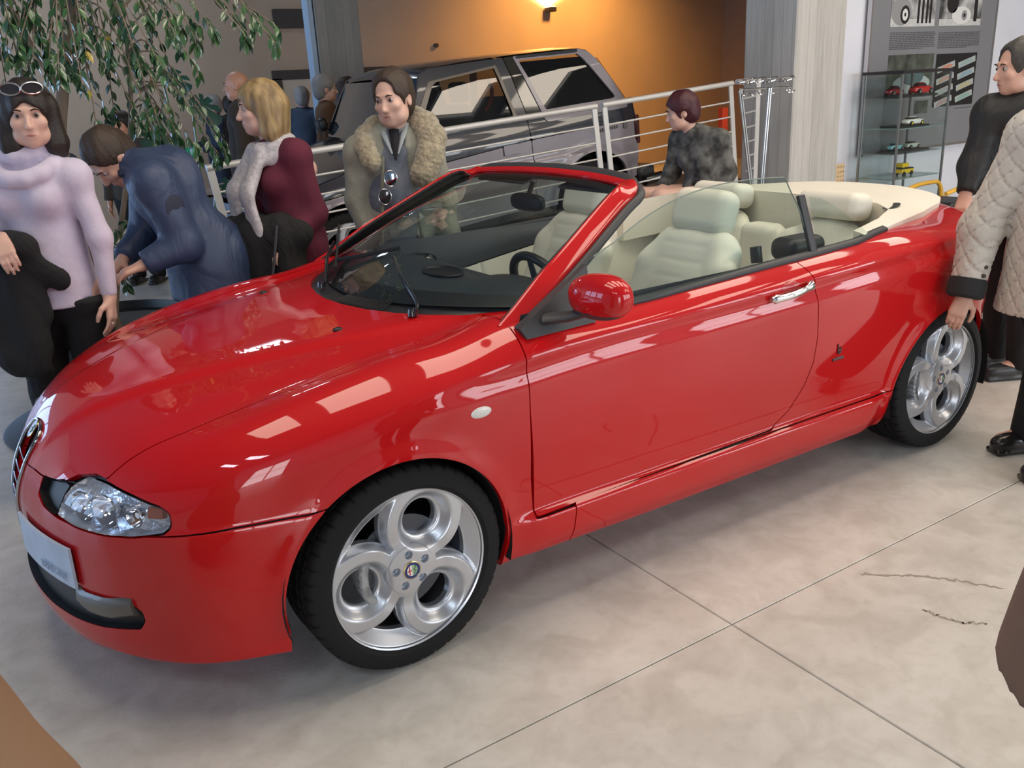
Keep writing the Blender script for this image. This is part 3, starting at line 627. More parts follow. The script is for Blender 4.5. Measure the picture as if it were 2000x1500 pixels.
yr = spl([-1, -.84, -.4, .0, .4, 3.5], [.13, .15, .30, .43, .56, .56])
FA = (-.012, .318, .352); RA = (2.596, .305, .345)
def sp(x, r): return .5*(x+np.sqrt(x*x+r*r))
def body_f(P):
    x = P[:, 0]; y = np.abs(P[:, 1]); z = P[:, 2]
    front = sstep(.1, -.5, x); crs = sstep(-.45, .1, x)*(1-.6*sstep(2.4, 3.2, x))
    W = w_(x)
    zc = zcr(x)
    W = W - (.34*sp(z-zc, .006)+.10*sp(zc-z, .05)*0)*crs - .22*sp(z-.80, .05)*(1-crs)
    W = W - .012*np.exp(-((z-(zc-.035))/.03)**2)*crs*sstep(.0, .5, x)    # slight hollow under the crease
    tuck = sp(.60-z, .10); W = W - .095*tuck*(1-.75*front) - .10*tuck**2
    sill = sstep(.365, .325, z)*sstep(.30, .50, x)*sstep(2.28, 2.1, x); W = W + .034*sill
    W = W - .55*sp(.235-z, .03)*sstep(.2, .5, x)*sstep(2.4, 2.2, x)
    W = W + .009*sstep(.604, .580, z)*sstep(-.12, -.40, x)*sstep(.2, .45, z)
    W = W - .03*sp(.24-z, .02)*front
    for (cx, cz, R) in (FA, RA):
        r = np.sqrt((x-cx)**2+(z-cz)**2); W = W + .014*np.exp(-((r-R)/.045)**2)*sstep(-.1, .25, z-.1)
    fs = y-W
    Hh = hc(x)-ac(x)*(y/.7)**2 + .010*(np.tanh((yr(x)-y)/.022)-1)*sstep(.45, .2, x)*.5*1.4
    Hh = Hh + .020*np.exp(-((y-.73)/.10)**2)*np.exp(-((x-.02)/.42)**2) - .012*np.exp(-((y-.60)/.07)**2)*np.exp(-((x-.05)/.5)**2)
    ft = z-Hh
    ff = xn(z)+.40*y*y - x
    fr = x-(3.42-.52*y*y+.10*(z-.75)-.25*sp(.35-z, .05))
    fb = .165+.02*sstep(-.3, -.8, x)+.02*sstep(-.2, .4, x)*sstep(1., .4, x) - z
    kt = .13
    f = smax(fs, ff, .14)
    f = smax(f, ft, kt)
    f = smax(f, fr, .25)
    return smax(f, fb, .02)
def body_n(P, e=.0015):
    g = np.stack([body_f(P+d)-body_f(P-d) for d in (np.array([e, 0, 0]), np.array([0, e, 0]), np.array([0, 0, e]))], 1)
    L = np.linalg.norm(g, axis=1)[:, None]; return g/(L+1e-12), L[:, 0]/(2*e)
def half_body():
    af = np.linspace(0, pi/2, 80); xs = np.linspace(-.42, 2.9, 330); ar = np.linspace(pi/2, pi, 50)
    A = [(-.42, -cos(a), -sin(a)) for a in af]+[(x, 0, -1) for x in xs[1:]]+[(2.9, -cos(a), -sin(a)) for a in ar[1:]]
    A = np.array(A); el = np.concatenate([np.linspace(-1.3, -.35, 20)[:-1], np.linspace(-.35, .75, 125)[:-1], np.linspace(.75, pi/2, 75)])
    nu, nv = len(A), len(el)
    O = np.zeros((nu, nv, 3)); O[..., 0] = A[:, 0][:, None]; O[..., 2] = .45
    D = np.zeros((nu, nv, 3)); D[..., 0] = A[:, 1][:, None]*np.cos(el); D[..., 1] = A[:, 2][:, None]*np.cos(el); D[..., 2] = np.sin(el)
    O = O.reshape(-1, 3); D = D.reshape(-1, 3); lo = np.zeros(len(O)); hi = np.full(len(O), 1.6)
    for _ in range(22):
        m = (lo+hi)/2; v = body_f(O+D*m[:, None]) > 0; hi = np.where(v, m, hi); lo = np.where(v, lo, m)
    V = O+D*lo[:, None]; V[np.abs(V[:, 1]) < 1e-6, 1] = 0
    i = np.arange(nu-1)[:, None]*nv+np.arange(nv-1)[None]; i = i.ravel()
    T = np.vstack([np.stack([i, i+nv+1, i+1], 1), np.stack([i, i+nv, i+nv+1], 1)])
    return V, T
BV, BT = half_body()
BV, BT = weld(BV, BT)
def pxy(V): return np.stack([V[:, 0], np.abs(V[:, 1])], 1)
def pxz(V): return np.stack([V[:, 0], V[:, 2]], 1)
def pyz(V): return np.stack([np.abs(V[:, 1]), V[:, 2]], 1)
def psz(V): return np.stack([V[:, 0]+np.abs(V[:, 1]), V[:, 2]], 1)
COWL = [(.165, -.2), (.165, 0), (.175, .12), (.205, .25), (.255, .37), (.325, .48), (.40, .56), (.46, .61)]
OPEN = [(.165, -.2), (.165, 0), (.175, .12), (.205, .25), (.255, .37), (.325, .48), (.40, .56), (.46, .61), (.55, .70), (.62, .745), (.75, .776), (1.0, .786), (1.7, .79), (2.05, .785), (2.32, .735), (2.71, .63), (3.0, .52), (3.22, .39), (3.36, .20), (3.40, 0), (3.40, -.2)]
HOODP = [(-1.2, -.2), (-1.2, .62), (-.72, .545), (-.5, .605), (-.2, .638), (.1, .662), (.30, .668), (.385, .658), (.43, .635), (.46, .595)]+COWL[::-1][1:]
HLP = [(-.415, .582), (-.375, .64), (-.33, .672), (-.25, .70), (-.14, .698), (.0, .682), (.12, .662), (.155, .645), (.158, .612), (.13, .592), (.0, .578), (-.13, .573), (-.3, .574)]
BEZ = [(-.58, .608), (-.565, .648), (-.47, .655), (-.40, .668), (-.35, .663), (-.375, .64), (-.415, .582), (-.47, .578), (-.53, .588)]
BEZ2 = [(-.585, .600), (-.572, .652), (-.47, .668), (-.40, .684), (-.345, .705), (-.28, .722), (-.24, .715), (-.24, .60), (-.40, .575), (-.53, .583)]
SHD = [(-1, .725), (.0, .725), (.066, .712), (.088, .69), (.086, .62), (.068, .54), (.040, .46), (.0, .41), (-1, .41)]
INT = [(-1, .360), (.15, .362), (.4, .369), (.60, .380), (.645, .374), (.664, .355), (.666, .328), (.652, .300), (.55, .286), (.3, .272), (-1, .265)]
def s_open(V): return np.minimum(polysdf(pxy(V), OPEN), V[:, 2]-.8)
def s_hood(V):
    zf = np.interp(np.abs(V[:, 1]), [0, .1, .25, .39, .43, .5, .56, .9], [.636, .638, .645, .664, .688, .704, .700, .70])
    return np.minimum(np.minimum(polysdf(pxy(V), HOODP), V[:, 2]-zf), V[:, 2]-.55)
def s_hl(V): return np.minimum(polysdf(psz(V), HLP), .1-V[:, 0])
def s_bez(V): return np.minimum(polysdf(psz(V), BEZ), -.4-V[:, 0])
def s_bez2(V): return np.minimum(polysdf(psz(V), BEZ2), -.4-V[:, 0])
def s_shd(V): return np.minimum(polysdf(pyz(V), SHD), -.4-V[:, 0])
def s_int(V): return np.minimum(polysdf(pyz(V), INT), -.4-V[:, 0])
def s_arch(V): return np.maximum(FA[2]-np.hypot(V[:, 0]-FA[0], V[:, 2]-FA[1]), RA[2]-np.hypot(V[:, 0]-RA[0], V[:, 2]-RA[1]))
def s_archb(V):  # arch wells also open down to the sill edge
    a = s_arch(V); b = np.maximum(np.minimum(.345-np.abs(V[:, 0]-FA[0]), FA[1]-V[:, 2]), np.minimum(.34-np.abs(V[:, 0]-RA[0]), RA[1]-V[:, 2]))
    return np.maximum(a, b)
DOORP = [(.452, .339), (1.535, .352), (1.62, .405), (1.69, .49), (1.727, .58), (1.738, .68), (1.730, .80), (1.712, .905), (1.675, .97), (1.645, 1.03), (1.64, 1.4), (.42, 1.4), (.438, .95), (.437, .7)]
def s_door(V): return polysdf(pxz(V), DOORP)
def s_seam(V):  # bumper under, fender over
    x = V[:, 0]; zs = np.interp(x, [-.9, -.62, -.45, -.28, -.2], [.572, .585, .592, .592, .60]); return np.minimum(zs-V[:, 2], -.15-x)
def s_nose(V): return np.minimum(np.minimum(.425-np.abs(V[:, 1]), .70-V[:, 2]), -.6-V[:, 0])
def s_front(V): return np.maximum(s_seam(V), s_nose(V))
def s_skirt(V): return np.minimum(np.minimum(np.where(V[:, 0] < 1.3, V[:, 0]-.60, 2.31-V[:, 0]), .346-V[:, 2]), .5)
def s_boot(V):
    q = polysdf(pxy(V), [(2.95, -.5), (2.95, .50), (3.12, .60), (3.6, .66), (3.6, -.5)]); return np.minimum(q, V[:, 2]-.72)
def s_rbump(V): return np.minimum(V[:, 0]-2.85, .56-V[:, 2])
M_RED = mat('red_paint', (.50, .003, .005), rough=.5, coat=1.0, spec=.1)
M_BLACK = mat('black_plastic', (.012, .012, .014), rough=.45)
M_SEAL = mat('dark_grey_rubber', (.035, .036, .04), rough=.5)
M_CHROME = mat('chrome', (.78, .78, .80), rough=.08, metal=1)
GAP = .0022
CAR = thing('convertible_car', 'large glossy red open-top convertible with cream interior, in front', 'car', (0, 0, 0))
def panel(name, fields, both=False, m=M_RED, off=0., rim=.018, sides=(-1,), label=None, parent=None, thick=0, gap=GAP):
    """part of the body surface where every field is positive (fields already signed)"""
    V, T = BV, BT
    # quick cull
    s = np.min([f(V) for f in fields], axis=0); k = (s > -.08)[T].any(1); V, T = compact(V, T[k])
    for f in fields: V, T = clip(V, T, f(V)-gap)
    if len(T) == 0: print('empty panel', name); return None
    n, g = body_n(V); val = body_f(V); V = V-n*(val/np.maximum(g, .3))[:, None]*.9
    if both: V[np.abs(V[:, 1]) < 2e-4, 1] = 0
    n, g = body_n(V); V0 = V; V = V+n*off
    res = []
    def one(V, T, N):
        Vs = [V]; Ts = [T]; Ns = [N]
        E = boundary(T)
        if both: E = E[~((np.abs(V[E[:, 0], 1]) < 1e-6) & (np.abs(V[E[:, 1], 1]) < 1e-6))]
        if rim:
            u, inv = np.unique(E.ravel(), return_inverse=True); inv = inv.reshape(E.shape); nb = len(V); m_ = len(u)
            Vs += [V[u], V[u]-N[u]*rim]; Ns += [np.zeros((m_, 3)), np.zeros((m_, 3))]
            a, b = inv[:, 0]+nb, inv[:, 1]+nb; Ts += [np.stack([b, a, a+m_], 1), np.stack([b, a+m_, b+m_], 1)]
        return np.vstack(Vs), np.vstack(Ts), np.vstack(Ns)
    P = parent or CAR
    if both:
        Vm = V.copy(); Vm[:, 1] *= -1; nm = n.copy(); nm[:, 1] *= -1
        on = np.abs(V[:, 1]) < 1e-6; idx = np.arange(len(V)); mi = np.where(on, idx, idx+len(V))
        VV = np.vstack([V, Vm]); TT = np.vstack([T, mi[T][:, ::-1]]); NN = np.vstack([n, nm])
        uu, inv = np.unique(TT.ravel(), return_inverse=True); VV, TT, NN = VV[uu], inv.reshape(TT.shape), NN[uu]
        a, b, c = one(VV, TT, NN); res.append(mk(name, a, b, m, P, normals=c))
    else:
        for sd in sides:
            if sd == -1: a, b, c = one(V, T, n)
            else:
                Vm = V.copy(); Vm[:, 1] *= -1; nm = n.copy(); nm[:, 1] *= -1; a, b, c = one(Vm, T[:, ::-1], nm)
            res.append(mk(name, a, b, m, P, normals=c))
    if label:
        for r in res: r['label'] = label
    return res
neg = lambda f: (lambda V: -f(V))
cut = [neg(s_open), neg(s_archb)]
panel('hood', [s_hood, neg(s_open), neg(s_hl), neg(s_bez), neg(s_shd)], both=True)
panel('front_bumper', [s_front, neg(s_hood), neg(s_hl), neg(s_bez2), neg(s_shd), neg(s_int), neg(s_archb)], both=True)
fenx = lambda V: np.maximum(.4375+.0-V[:, 0]+.012*sstep(.5, .34, V[:, 2]), np.minimum(.60-V[:, 0], .337-V[:, 2]))
fenf = lambda V: np.maximum(V[:, 0]+np.abs(V[:, 1])+.215, -.5*np.ones(len(V)))
panel('front_fender', [fenx, fenf, neg(s_hood), neg(s_front), neg(s_hl), neg(s_bez2)]+cut, sides=(-1, 1))
DOORS = panel('door', [s_door, neg(s_open)], sides=(-1, 1))
SKIRT = panel('side_skirt', [s_skirt, neg(s_archb)], sides=(-1, 1))
panel('rear_quarter', [lambda V: V[:, 0]-.7, neg(s_door), neg(s_skirt), neg(s_boot), neg(s_rbump)]+cut, sides=(-1, 1))
panel('boot_lid', [s_boot, neg(s_open)], both=True)
panel('rear_bumper', [s_rbump, neg(s_archb)], both=True)
panel('body_shell', [neg(s_open), neg(s_archb), neg(s_hl)], both=True, m=M_BLACK, off=-.022, rim=0, gap=0)
# ------------------------------------------------------------------ finding points on the body surface
def on_x(y, z, lo=-1.2, hi=0.0):
    """front surface point for a given y and z"""
    y = np.atleast_1d(np.asarray(y, float)); z = np.broadcast_to(np.asarray(z, float), y.shape); a = np.full(y.shape, lo); b = np.full(y.shape, hi)
    for _ in range(26):
        m = (a+b)/2; v = body_f(np.stack([m, y, z], 1)) > 0; a = np.where(v, m, a); b = np.where(v, b, m)
    return np.stack([a, y, z], 1)
def on_y(x, z, side=-1):
    x = np.atleast_1d(np.asarray(x, float)); z = np.broadcast_to(np.asarray(z, float), x.shape); a = np.full(x.shape, 1.3); b = np.full(x.shape, .2)
    for _ in range(26):
        m = (a+b)/2; v = body_f(np.stack([x, m, z], 1)) > 0; a = np.where(v, m, a); b = np.where(v, b, m)
    return np.stack([x, side*a, z], 1)
def on_z(x, y):
    x = np.atleast_1d(np.asarray(x, float)); y = np.broadcast_to(np.asarray(y, float), x.shape); a = np.full(x.shape, 1.3); b = np.full(x.shape, .6)
    for _ in range(26):
        m = (a+b)/2; v = body_f(np.stack([x, y, m], 1)) > 0; a = np.where(v, m, a); b = np.where(v, b, m)
    return np.stack([x, y, a], 1)
def frame_at(p):
    n, _ = body_n(np.array([p])); n = n[0]; t = np.cross([0, 0, 1.], n); t /= np.linalg.norm(t); u = np.cross(n, t); return n, t, u
# ------------------------------------------------------------------ front end details
M_CLEAR = glassmat('clear_lens', (.97, .98, 1.0), ior=1.45)
M_REFL = mat('lamp_reflector', (.80, .82, .86), rough=.22, metal=.85, bump=.02, bscale=11)
M_REFL2 = mat('lamp_bowl', (.82, .84, .88), rough=.06, metal=1)
M_AMBER = mat('amber_plastic', (.30, .09, .05), rough=.25)
M_MESH = mat('black_mesh', (.006, .006, .007), rough=.7)
for sd in (-1, 1):
    hl = panel('headlight', [s_hl], m=M_CLEAR, off=-.002, rim=0, gap=.006, sides=(sd,), label='clear headlight cover over silver reflectors')[0]
    r = panel('lamp_reflector', [s_hl], m=M_REFL, off=-.055, rim=-.055, gap=.004, sides=(sd,), parent=hl)
    for (y, z, R, dx) in ((-.50, .628, .043, .055), (-.585, .632, .047, .07), (-.668, .628, .030, .06)):
        q = on_x(sd*-y, z)[0]; n, t, u = frame_at(q); d = np.array([-.88, sd*.46, .05]); d /= np.linalg.norm(d)
        t = np.cross([0, 0, 1.], d); t /= np.linalg.norm(t); u = np.cross(d, t); c = q-n*.012
        b = MB(); prof = [(R*1.02, -.004), (R, 0)]+[(R*k, -.045*(1-k*k)) for k in (.95, .85, .7, .5, .3, .15, .02)]
        V0 = MB().lathe(prof, 24); V = np.array(V0.V); V = c+V[:, [0]]*t+V[:, [1]]*u+V[:, [2]]*d
        o = MB().add(V, V0.F).build('lamp_bowl', M_REFL2, hl, recalc=False)
        b = MB().tube([c-d*.042, c-d*.012], .009, 10).build('bulb', M_CHROME, hl)
    q = on_x(sd*.715, .640)[0]; n, t, u = frame_at(q)
    b = MB(); L_ = [q-n*.012+t*a+u*c_ for a, c_ in ((-.022, -.012), (.022, -.012), (.02, .014), (-.018, .018))]; b.add(L_+[v-n*.02 for v in L_], [(0, 1, 2, 3), (7, 6, 5, 4), (0, 4, 5, 1), (1, 5, 6, 2), (2, 6, 7, 3), (3, 7, 4, 0)])
    b.build('indicator_lamp', M_AMBER, hl)
    panel('headlight_bezel', [s_bez], m=M_BLACK, off=-.020, rim=-.02, gap=.001, sides=(sd,), label='matt black infill beside the headlight')
panel('headlight_gap', [lambda V: np.minimum(polysdf(psz(V), [(-.60, .55), (.18, .55), (.2, .74), (-.3, .76), (-.6, .68)]), -.35-V[:, 0]), neg(s_hl)], m=M_BLACK, off=-.030, rim=0, sides=(-1, 1))
# shield grille: chrome frame, slats, mesh and round emblem
shp = np.array([(.0, .724), (.04, .721), (.070, .711), (.086, .69), (.087, .655), (.083, .61), (.068, .54), (.048, .475), (.026, .43), (.0, .414)])
half = smoothpath(shp, 54); ring = np.vstack([half, (half*[-1, 1])[::-1][1:-1]])
rp = on_x(ring[:, 0], ring[:, 1], hi=-.3); rn, _ = body_n(rp)
GR = MB().tube(rp+rn*.003, .0066, 10, closed=True, squash=(1, 1)).build('grille_shield', mat('dark_chrome', (.42, .42, .44), rough=.12, metal=1), CAR)
GR['label'] = 'chrome shield-shaped front grille'
panel('grille_mesh', [s_shd], both=True, m=M_MESH, off=-.03, rim=0, gap=0, parent=GR)
for z in np.arange(.46, .67, .035):
    wy = np.interp(z, shp[::-1, 1], shp[::-1, 0]); ys = np.linspace(-wy, wy, 12); q = on_x(ys, z, hi=-.3); n, _ = body_n(q)
    MB().tube(q+n*.002, .0030, 8, squash=(1, 1.5)).build('grille_slat', MATS['dark_chrome'], GR)
M_WHITE = mat('white_enamel', (.8, .8, .8), rough=.3); M_RED2 = mat('red_enamel', (.55, .02, .02), rough=.3)
M_GREEN = mat('pale_green_enamel', (.35, .5, .3), rough=.3); M_BLUE = mat('dark_blue_enamel', (.02, .04, .16), rough=.25); M_GOLD = mat('gold_edge', (.7, .52, .2), rough=.25, metal=1)
def emblem(name, c, t, u, n, R, parent):
    """round badge: gold edge, dark blue ring, white left half with a red cross, pale right half with a green serpent curl"""
    c, t, u, n = map(lambda q: np.array(q, float), (c, t, u, n))
    def disc(r0, r1, h, a0=0, a1=2*pi, k=32):
        A = np.linspace(a0, a1, k); V = []; F = []
        for a in A: V += [c+t*cos(a)*r0+u*sin(a)*r0+n*h, c+t*cos(a)*r1+u*sin(a)*r1+n*h]
        for i in range(k-1): F.append((2*i, 2*i+1, 2*i+3, 2*i+2))
        return V, F
    base = MB().add(*disc(R*.90, R, .002)); base.add(*disc(R, R, .002)); V, F = disc(R, R, 0)
    prof = MB(); A = np.linspace(0, 2*pi, 33)[:-1]; V = []; F = []
    for a in A:
        e = t*cos(a)+u*sin(a); V += [c+e*R, c+e*R+n*.0025, c+e*R*.92+n*.0035, c+e*R*.90+n*.0028]
    for i in range(32):
        j = (i+1) % 32
        for k in range(3): F.append((4*i+k, 4*j+k, 4*j+k+1, 4*i+k+1))
    o = MB().add(V, F).build(name, M_GOLD, parent)
    MB().add(*disc(R*.62, R*.91, .0030)).build('emblem_ring', M_BLUE, o, smooth=False)
    MB().add(*disc(0, R*.63, .0028, pi/2, 3*pi/2)).build('emblem_field', M_WHITE, o, smooth=False)
    MB().add(*disc(0, R*.63, .0028, -pi/2, pi/2)).build('emblem_field', M_GREEN, o, smooth=False)
    def bar(a0, b0, a1, b1): return [c+t*x+u*y+n*.0034 for x, y in ((a0, b0), (a1, b0), (a1, b1), (a0, b1))]
    m_ = MB().add(bar(-R*.36, -R*.5, -R*.24, R*.5), [(0, 1, 2, 3)]).add(bar(-R*.58, -R*.06, -R*.04, R*.06), [(0, 1, 2, 3)]); m_.build('emblem_cross', M_RED2, o, smooth=False)
    s_ = [c+n*.0036+t*(R*(.30+.12*sin(k*1.3)))+u*R*(.45-.1*k) for k in range(10)]
    MB().tube(s_, R*.05, 6).build('emblem_serpent', M_GREEN if False else mat('dark_green_enamel', (.02, .16, .06), rough=.3), o)
    return o
q = on_x(0, .705, hi=-.3)[0]; n, t, u = frame_at(q); emblem('front_emblem', q+n*.008, t, u, n, .030, GR)
# lower intake with slats and fog lamps
panel('intake_mesh', [s_int], both=True, m=M_MESH, off=-.05, rim=-.05, gap=0)
for z in (.292, .318, .344):
    ys = np.linspace(-.52, .52, 40); q = on_x(ys, z); n, _ = body_n(q); MB().tube(q-n*.03, .005, 6, squash=(1, 1.6)).build('intake_slat', M_BLACK, CAR)
M_FOG = mat('fog_lamp_glass', (.11, .10, .085), rough=.3, coat=.3)
for sd in (-1, 1):
    ys = np.linspace(.47, .650, 14); G = []
    for y in ys:
        e = (y-.47)/.18; z1 = .371; z0 = .371-.032*min(1, 4*e+.15)*(1-.8*max(0, e-.6)/.4); zz = np.linspace(z0, z1, 8); q = on_x(np.full(8, sd*y), zz); n, _ = body_n(q)
        G.append(q-n*(.014+.006*(1-np.sin(np.linspace(0, pi, 8)))[:, None]))
    V, F = solidgrid(np.array(G), -.03*sd); MB().add(V, F).build('fog_lamp', M_FOG, CAR)
# number plate, offset towards the driver's side, faint lettering
M_PLATE = mat('plate_blue_white', (.50, .60, .74), rough=.4, var=.08, vscale=12); M_TXT = mat('plate_text', (.30, .38, .52), rough=.5)
ys = np.linspace(-.135, -.492, 14); top = on_x(ys, .512); bot = on_x(ys, .392); G = []
for i in range(14): G.append([top[i]*(1-k)+bot[i]*k for k in np.linspace(0, 1, 5)])
G = np.array(G); G[..., 0] -= .016; G[..., 1] -= .004
V, F = solidgrid(G, .008); PL = MB().add(V, F).build('number_plate', M_PLATE, CAR, auto=30); PL['label'] = 'pale blue show plate with faint lettering on the front bumper'
def text(body, size, M4, m, parent, name, depth=.0006, align='CENTER', sx=1):
    cu = bpy.data.curves.new(name, 'FONT'); cu.body = body; cu.size = size; cu.extrude = depth; cu.align_x = align; cu.align_y = 'CENTER'; cu.resolution_u = 2
    o = bpy.data.objects.new(name, cu); COL.objects.link(o); dg = bpy.context.evaluated_depsgraph_get(); dg.update()
    me = bpy.data.meshes.new_from_object(o.evaluated_get(dg)); bpy.data.objects.remove(o); me.materials.clear(); me.materials.append(m)
    me.transform(Matrix.Diagonal((sx, 1, 1, 1))); me.transform(M4); o = bpy.data.objects.new(name, me); COL.objects.link(o)
    if parent: o.parent = parent
    return o
def m4(c, t, u, n):
    M_ = Matrix.Identity(4)
    for i in range(3): M_[i][0], M_[i][1], M_[i][2], M_[i][3] = t[i], u[i], n[i], c[i]
    return M_
c = (G[9, 3]+G[10, 3])/2; t = G[13, 3]-G[6, 3]; t /= np.linalg.norm(t); u = np.array([0, 0, 1.]); n = np.cross(t, u); n /= np.linalg.norm(n)
if n[0] > 0: n = -n
pt = text('BERTONE', .034, m4(c+n*.004, t, np.cross(n, t), n), M_TXT, PL, 'plate_lettering')
# bonnet washer nozzles
for sd in (-1, 1):
    q = on_z(.055, sd*.365)[0]; b = MB(); g = []
    for k in range(6): a = k/5*pi/2; g.append((.013*cos(a), .009*sin(a)))
    b.lathe(g, 14, 'z', q); b.V = [(q[0]+(v[0]-q[0])*1.3, v[1], v[2]) for v in b.V]; b.build('washer_nozzle', M_BLACK, CAR)
# side repeater lamps, rear wing badge, door handles
for sd in (-1, 1):
    q = on_y(.262, .745, sd)[0]; n, _ = body_n(np.array([q])); n = n[0]; b = MB(); V = []; F = []
    for k in range(5):
        a = k/4*pi/2
        for j in range(20): th = 2*pi*j/20; V.append(q+np.array([.036*cos(th)*cos(a), 0, .017*sin(th)*cos(a)])+n*.007*sin(a))
    for k in range(4):
        for j in range(20): F.append((k*20+j, k*20+(j+1) % 20, (k+1)*20+(j+1) % 20, (k+1)*20+j))
    b.add(V, F).build('side_repeater', mat('repeater_lens', (.72, .70, .66), rough=.15, coat=.5, bump=.001, bscale=200), CAR)
    q = on_y(1.868, .600, sd)[0]; n, t, u = frame_at(q); s = -sd
    M_BADGE = mat('dark_metal_badge', (.12, .05, .05), rough=.4, metal=.4)
    b = MB().tube([q+n*.003+t*(-.008*s*0)+np.array([-.006, 0, .026]), q+n*.003+np.array([-.004, 0, -.010])], .0035, 6)
    b.tube([q+n*.003+np.array(v) for v in ((-.004, 0, -.010), (.004, 0, -.013), (.010, 0, -.003), (.010, 0, .010), (.004, 0, .004), (-.003, 0, -.002))], .004, 6)
    b.build('wing_badge_letter', M_BADGE, CAR)
    q = on_y(1.868, .566, sd)[0]; ys = on_y(np.linspace(1.838, 1.90, 8), .566, sd); nn, _ = body_n(ys)
    MB().tube(ys+nn*.001, .007, 8, squash=(.6, 1)).build('wing_badge_bar', M_BADGE, CAR)
    # handle: chrome pull bar, thicker at both ends, over a dished recess
    hx = np.linspace(1.478, 1.684, 22); hz = .868+.022*(hx-1.478)/.206; q = on_y(hx, hz, sd); nn, _ = body_n(q); e = (hx-1.478)/.206
    offn = .012+.020*np.sin(np.clip(e, 0, 1)*pi)**.6; rr = .0105+.006*np.clip(1-e*6, 0, 1)+.009*np.clip(e*5-4, 0, 1); rr[0] *= .5; rr[-1] *= .55
    H_ = MB().tube(q+nn*offn[:, None], rr, 12, squash=(.75, 1.15)).build('door_handle', M_CHROME, DOORS[0 if sd == -1 else 1])
    H_['label'] = 'chrome door handle'
    q = on_y(1.585, .893, sd)[0]; n, t, u = frame_at(q); V = []; F = []
    for k, (r, h) in enumerate(((1, .0006), (.85, .001), (.6, .0015), (.3, .002), (.02, .0022))):
        for j in range(24):
            th = 2*pi*j/24; pt = on_y(q[0]+.046*r*cos(th), q[2]+.022*r*sin(th), sd)[0]; V.append(pt+n*h)
    for k in range(4):
        for j in range(24): F.append((k*24+j, k*24+(j+1) % 24, (k+1)*24+(j+1) % 24, (k+1)*24+j))
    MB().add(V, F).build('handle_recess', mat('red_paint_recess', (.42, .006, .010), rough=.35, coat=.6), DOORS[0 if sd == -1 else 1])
# ------------------------------------------------------------------ wheels
M_RUB = mat('tyre_rubber', (.010, .010, .011), rough=.8, spec=.3, bump=.0006, bscale=60)
M_ALLOY = mat('silver_alloy', (.56, .58, .62), rough=.34, metal=.75, coat=.25)
M_DARK = mat('wheel_well_black', (.01, .01, .012), rough=.8)
M_DISC = mat('brake_disc_steel', (.10, .11, .13), rough=.35, metal=1)
M_CAL = mat('brake_caliper_grey', (.33, .34, .35), rough=.5, metal=.5, var=.3, vscale=30)
def alloy_face():
    R = np.concatenate([np.linspace(.0, .03, 6)[:-1], np.linspace(.03, .245, 110)]); A = np.linspace(0, 2*pi, 361)[:-1]
    r, a = np.meshgrid(R, A, indexing='ij'); x = r*np.cos(a); z = r*np.sin(a)
    holes = [radians(66), radians(186), radians(306)]
    dmin = np.full(r.shape, 9.); dh = np.full(r.shape, 9.)
    for h in holes:
        dmin = np.minimum(dmin, np.hypot(x-.152*cos(h), z-.152*sin(h))); dh = np.minimum(dh, np.hypot(x-.150*cos(h), z-.150*sin(h)))
    disc = np.minimum(dmin-.123, r-.088)            # <0 on the solid face
    lvl = -sstep(-.002, .016, disc)*.034
    lvl = np.where(r > .2, lvl*np.clip((.242-r)/.038, 0, 1), lvl)
    hh = .004*np.cos(np.clip(r/.245, 0, 1)*pi*.5) - .008*sstep(.10, .078, r)*0 - .006*np.exp(-((r-.105)/.028)**2)
    hh = hh + .003*(r < .077)
    dish = sstep(.094, .060, dh)*.030+sstep(.060, .050, dh)*.015
    hh = hh+lvl-dish
    lug = np.full(r.shape, 9.)
    for k in range(5):
        g = radians(24+72*k); lug = np.minimum(lug, np.hypot(x-.050*cos(g), z-.050*sin(g)))
    hh = hh-sstep(.0128, .0108, lug)*.014
    V = np.stack([x, -hh, z], -1).reshape(-1, 3); n0, n1 = r.shape; F = []
    i = (np.arange(n0-1)[:, None]*n1+np.arange(n1)[None]).ravel(); j = (np.arange(n0-1)[:, None]*n1+((np.arange(n1)+1) % n1)[None]).ravel()
    T = np.vstack([np.stack([i, i+n1, j+n1], 1), np.stack([i, j+n1, j], 1)])
    dhf = np.full(len(V), 9.); 
    for h in holes: dhf = np.minimum(dhf, np.hypot(V[:, 0]-.150*cos(h), V[:, 2]-.150*sin(h)))
    V, T = clip(V, T, dhf-.054)
    def win(V):
        rr = np.hypot(V[:, 0], V[:, 2]); d = np.full(len(V), 9.)
        for h in holes: d = np.minimum(d, np.hypot(V[:, 0]-.152*cos(h), V[:, 2]-.152*sin(h)))
        return np.minimum(np.minimum(d-.137, rr-.112), .202-rr)
    V, T = clip(V, T, -win(V))
    E = boundary(T); u, inv = np.unique(E.ravel(), return_inverse=True); inv = inv.reshape(E.shape); nb = len(V); m_ = len(u)
    Vr = V[u].copy(); Vr2 = V[u].copy(); rr = np.hypot(Vr[:, 0], Vr[:, 2]); Vr2[:, 1] += np.where(rr > .24, .03, .022)
    a_, b_ = inv[:, 0]+nb, inv[:, 1]+nb
    V = np.vstack([V, Vr, Vr2]); T = np.vstack([T, np.stack([b_, a_, a_+m_], 1), np.stack([b_, a_+m_, b_+m_], 1)])
    return V, T
AV, AT = alloy_face()
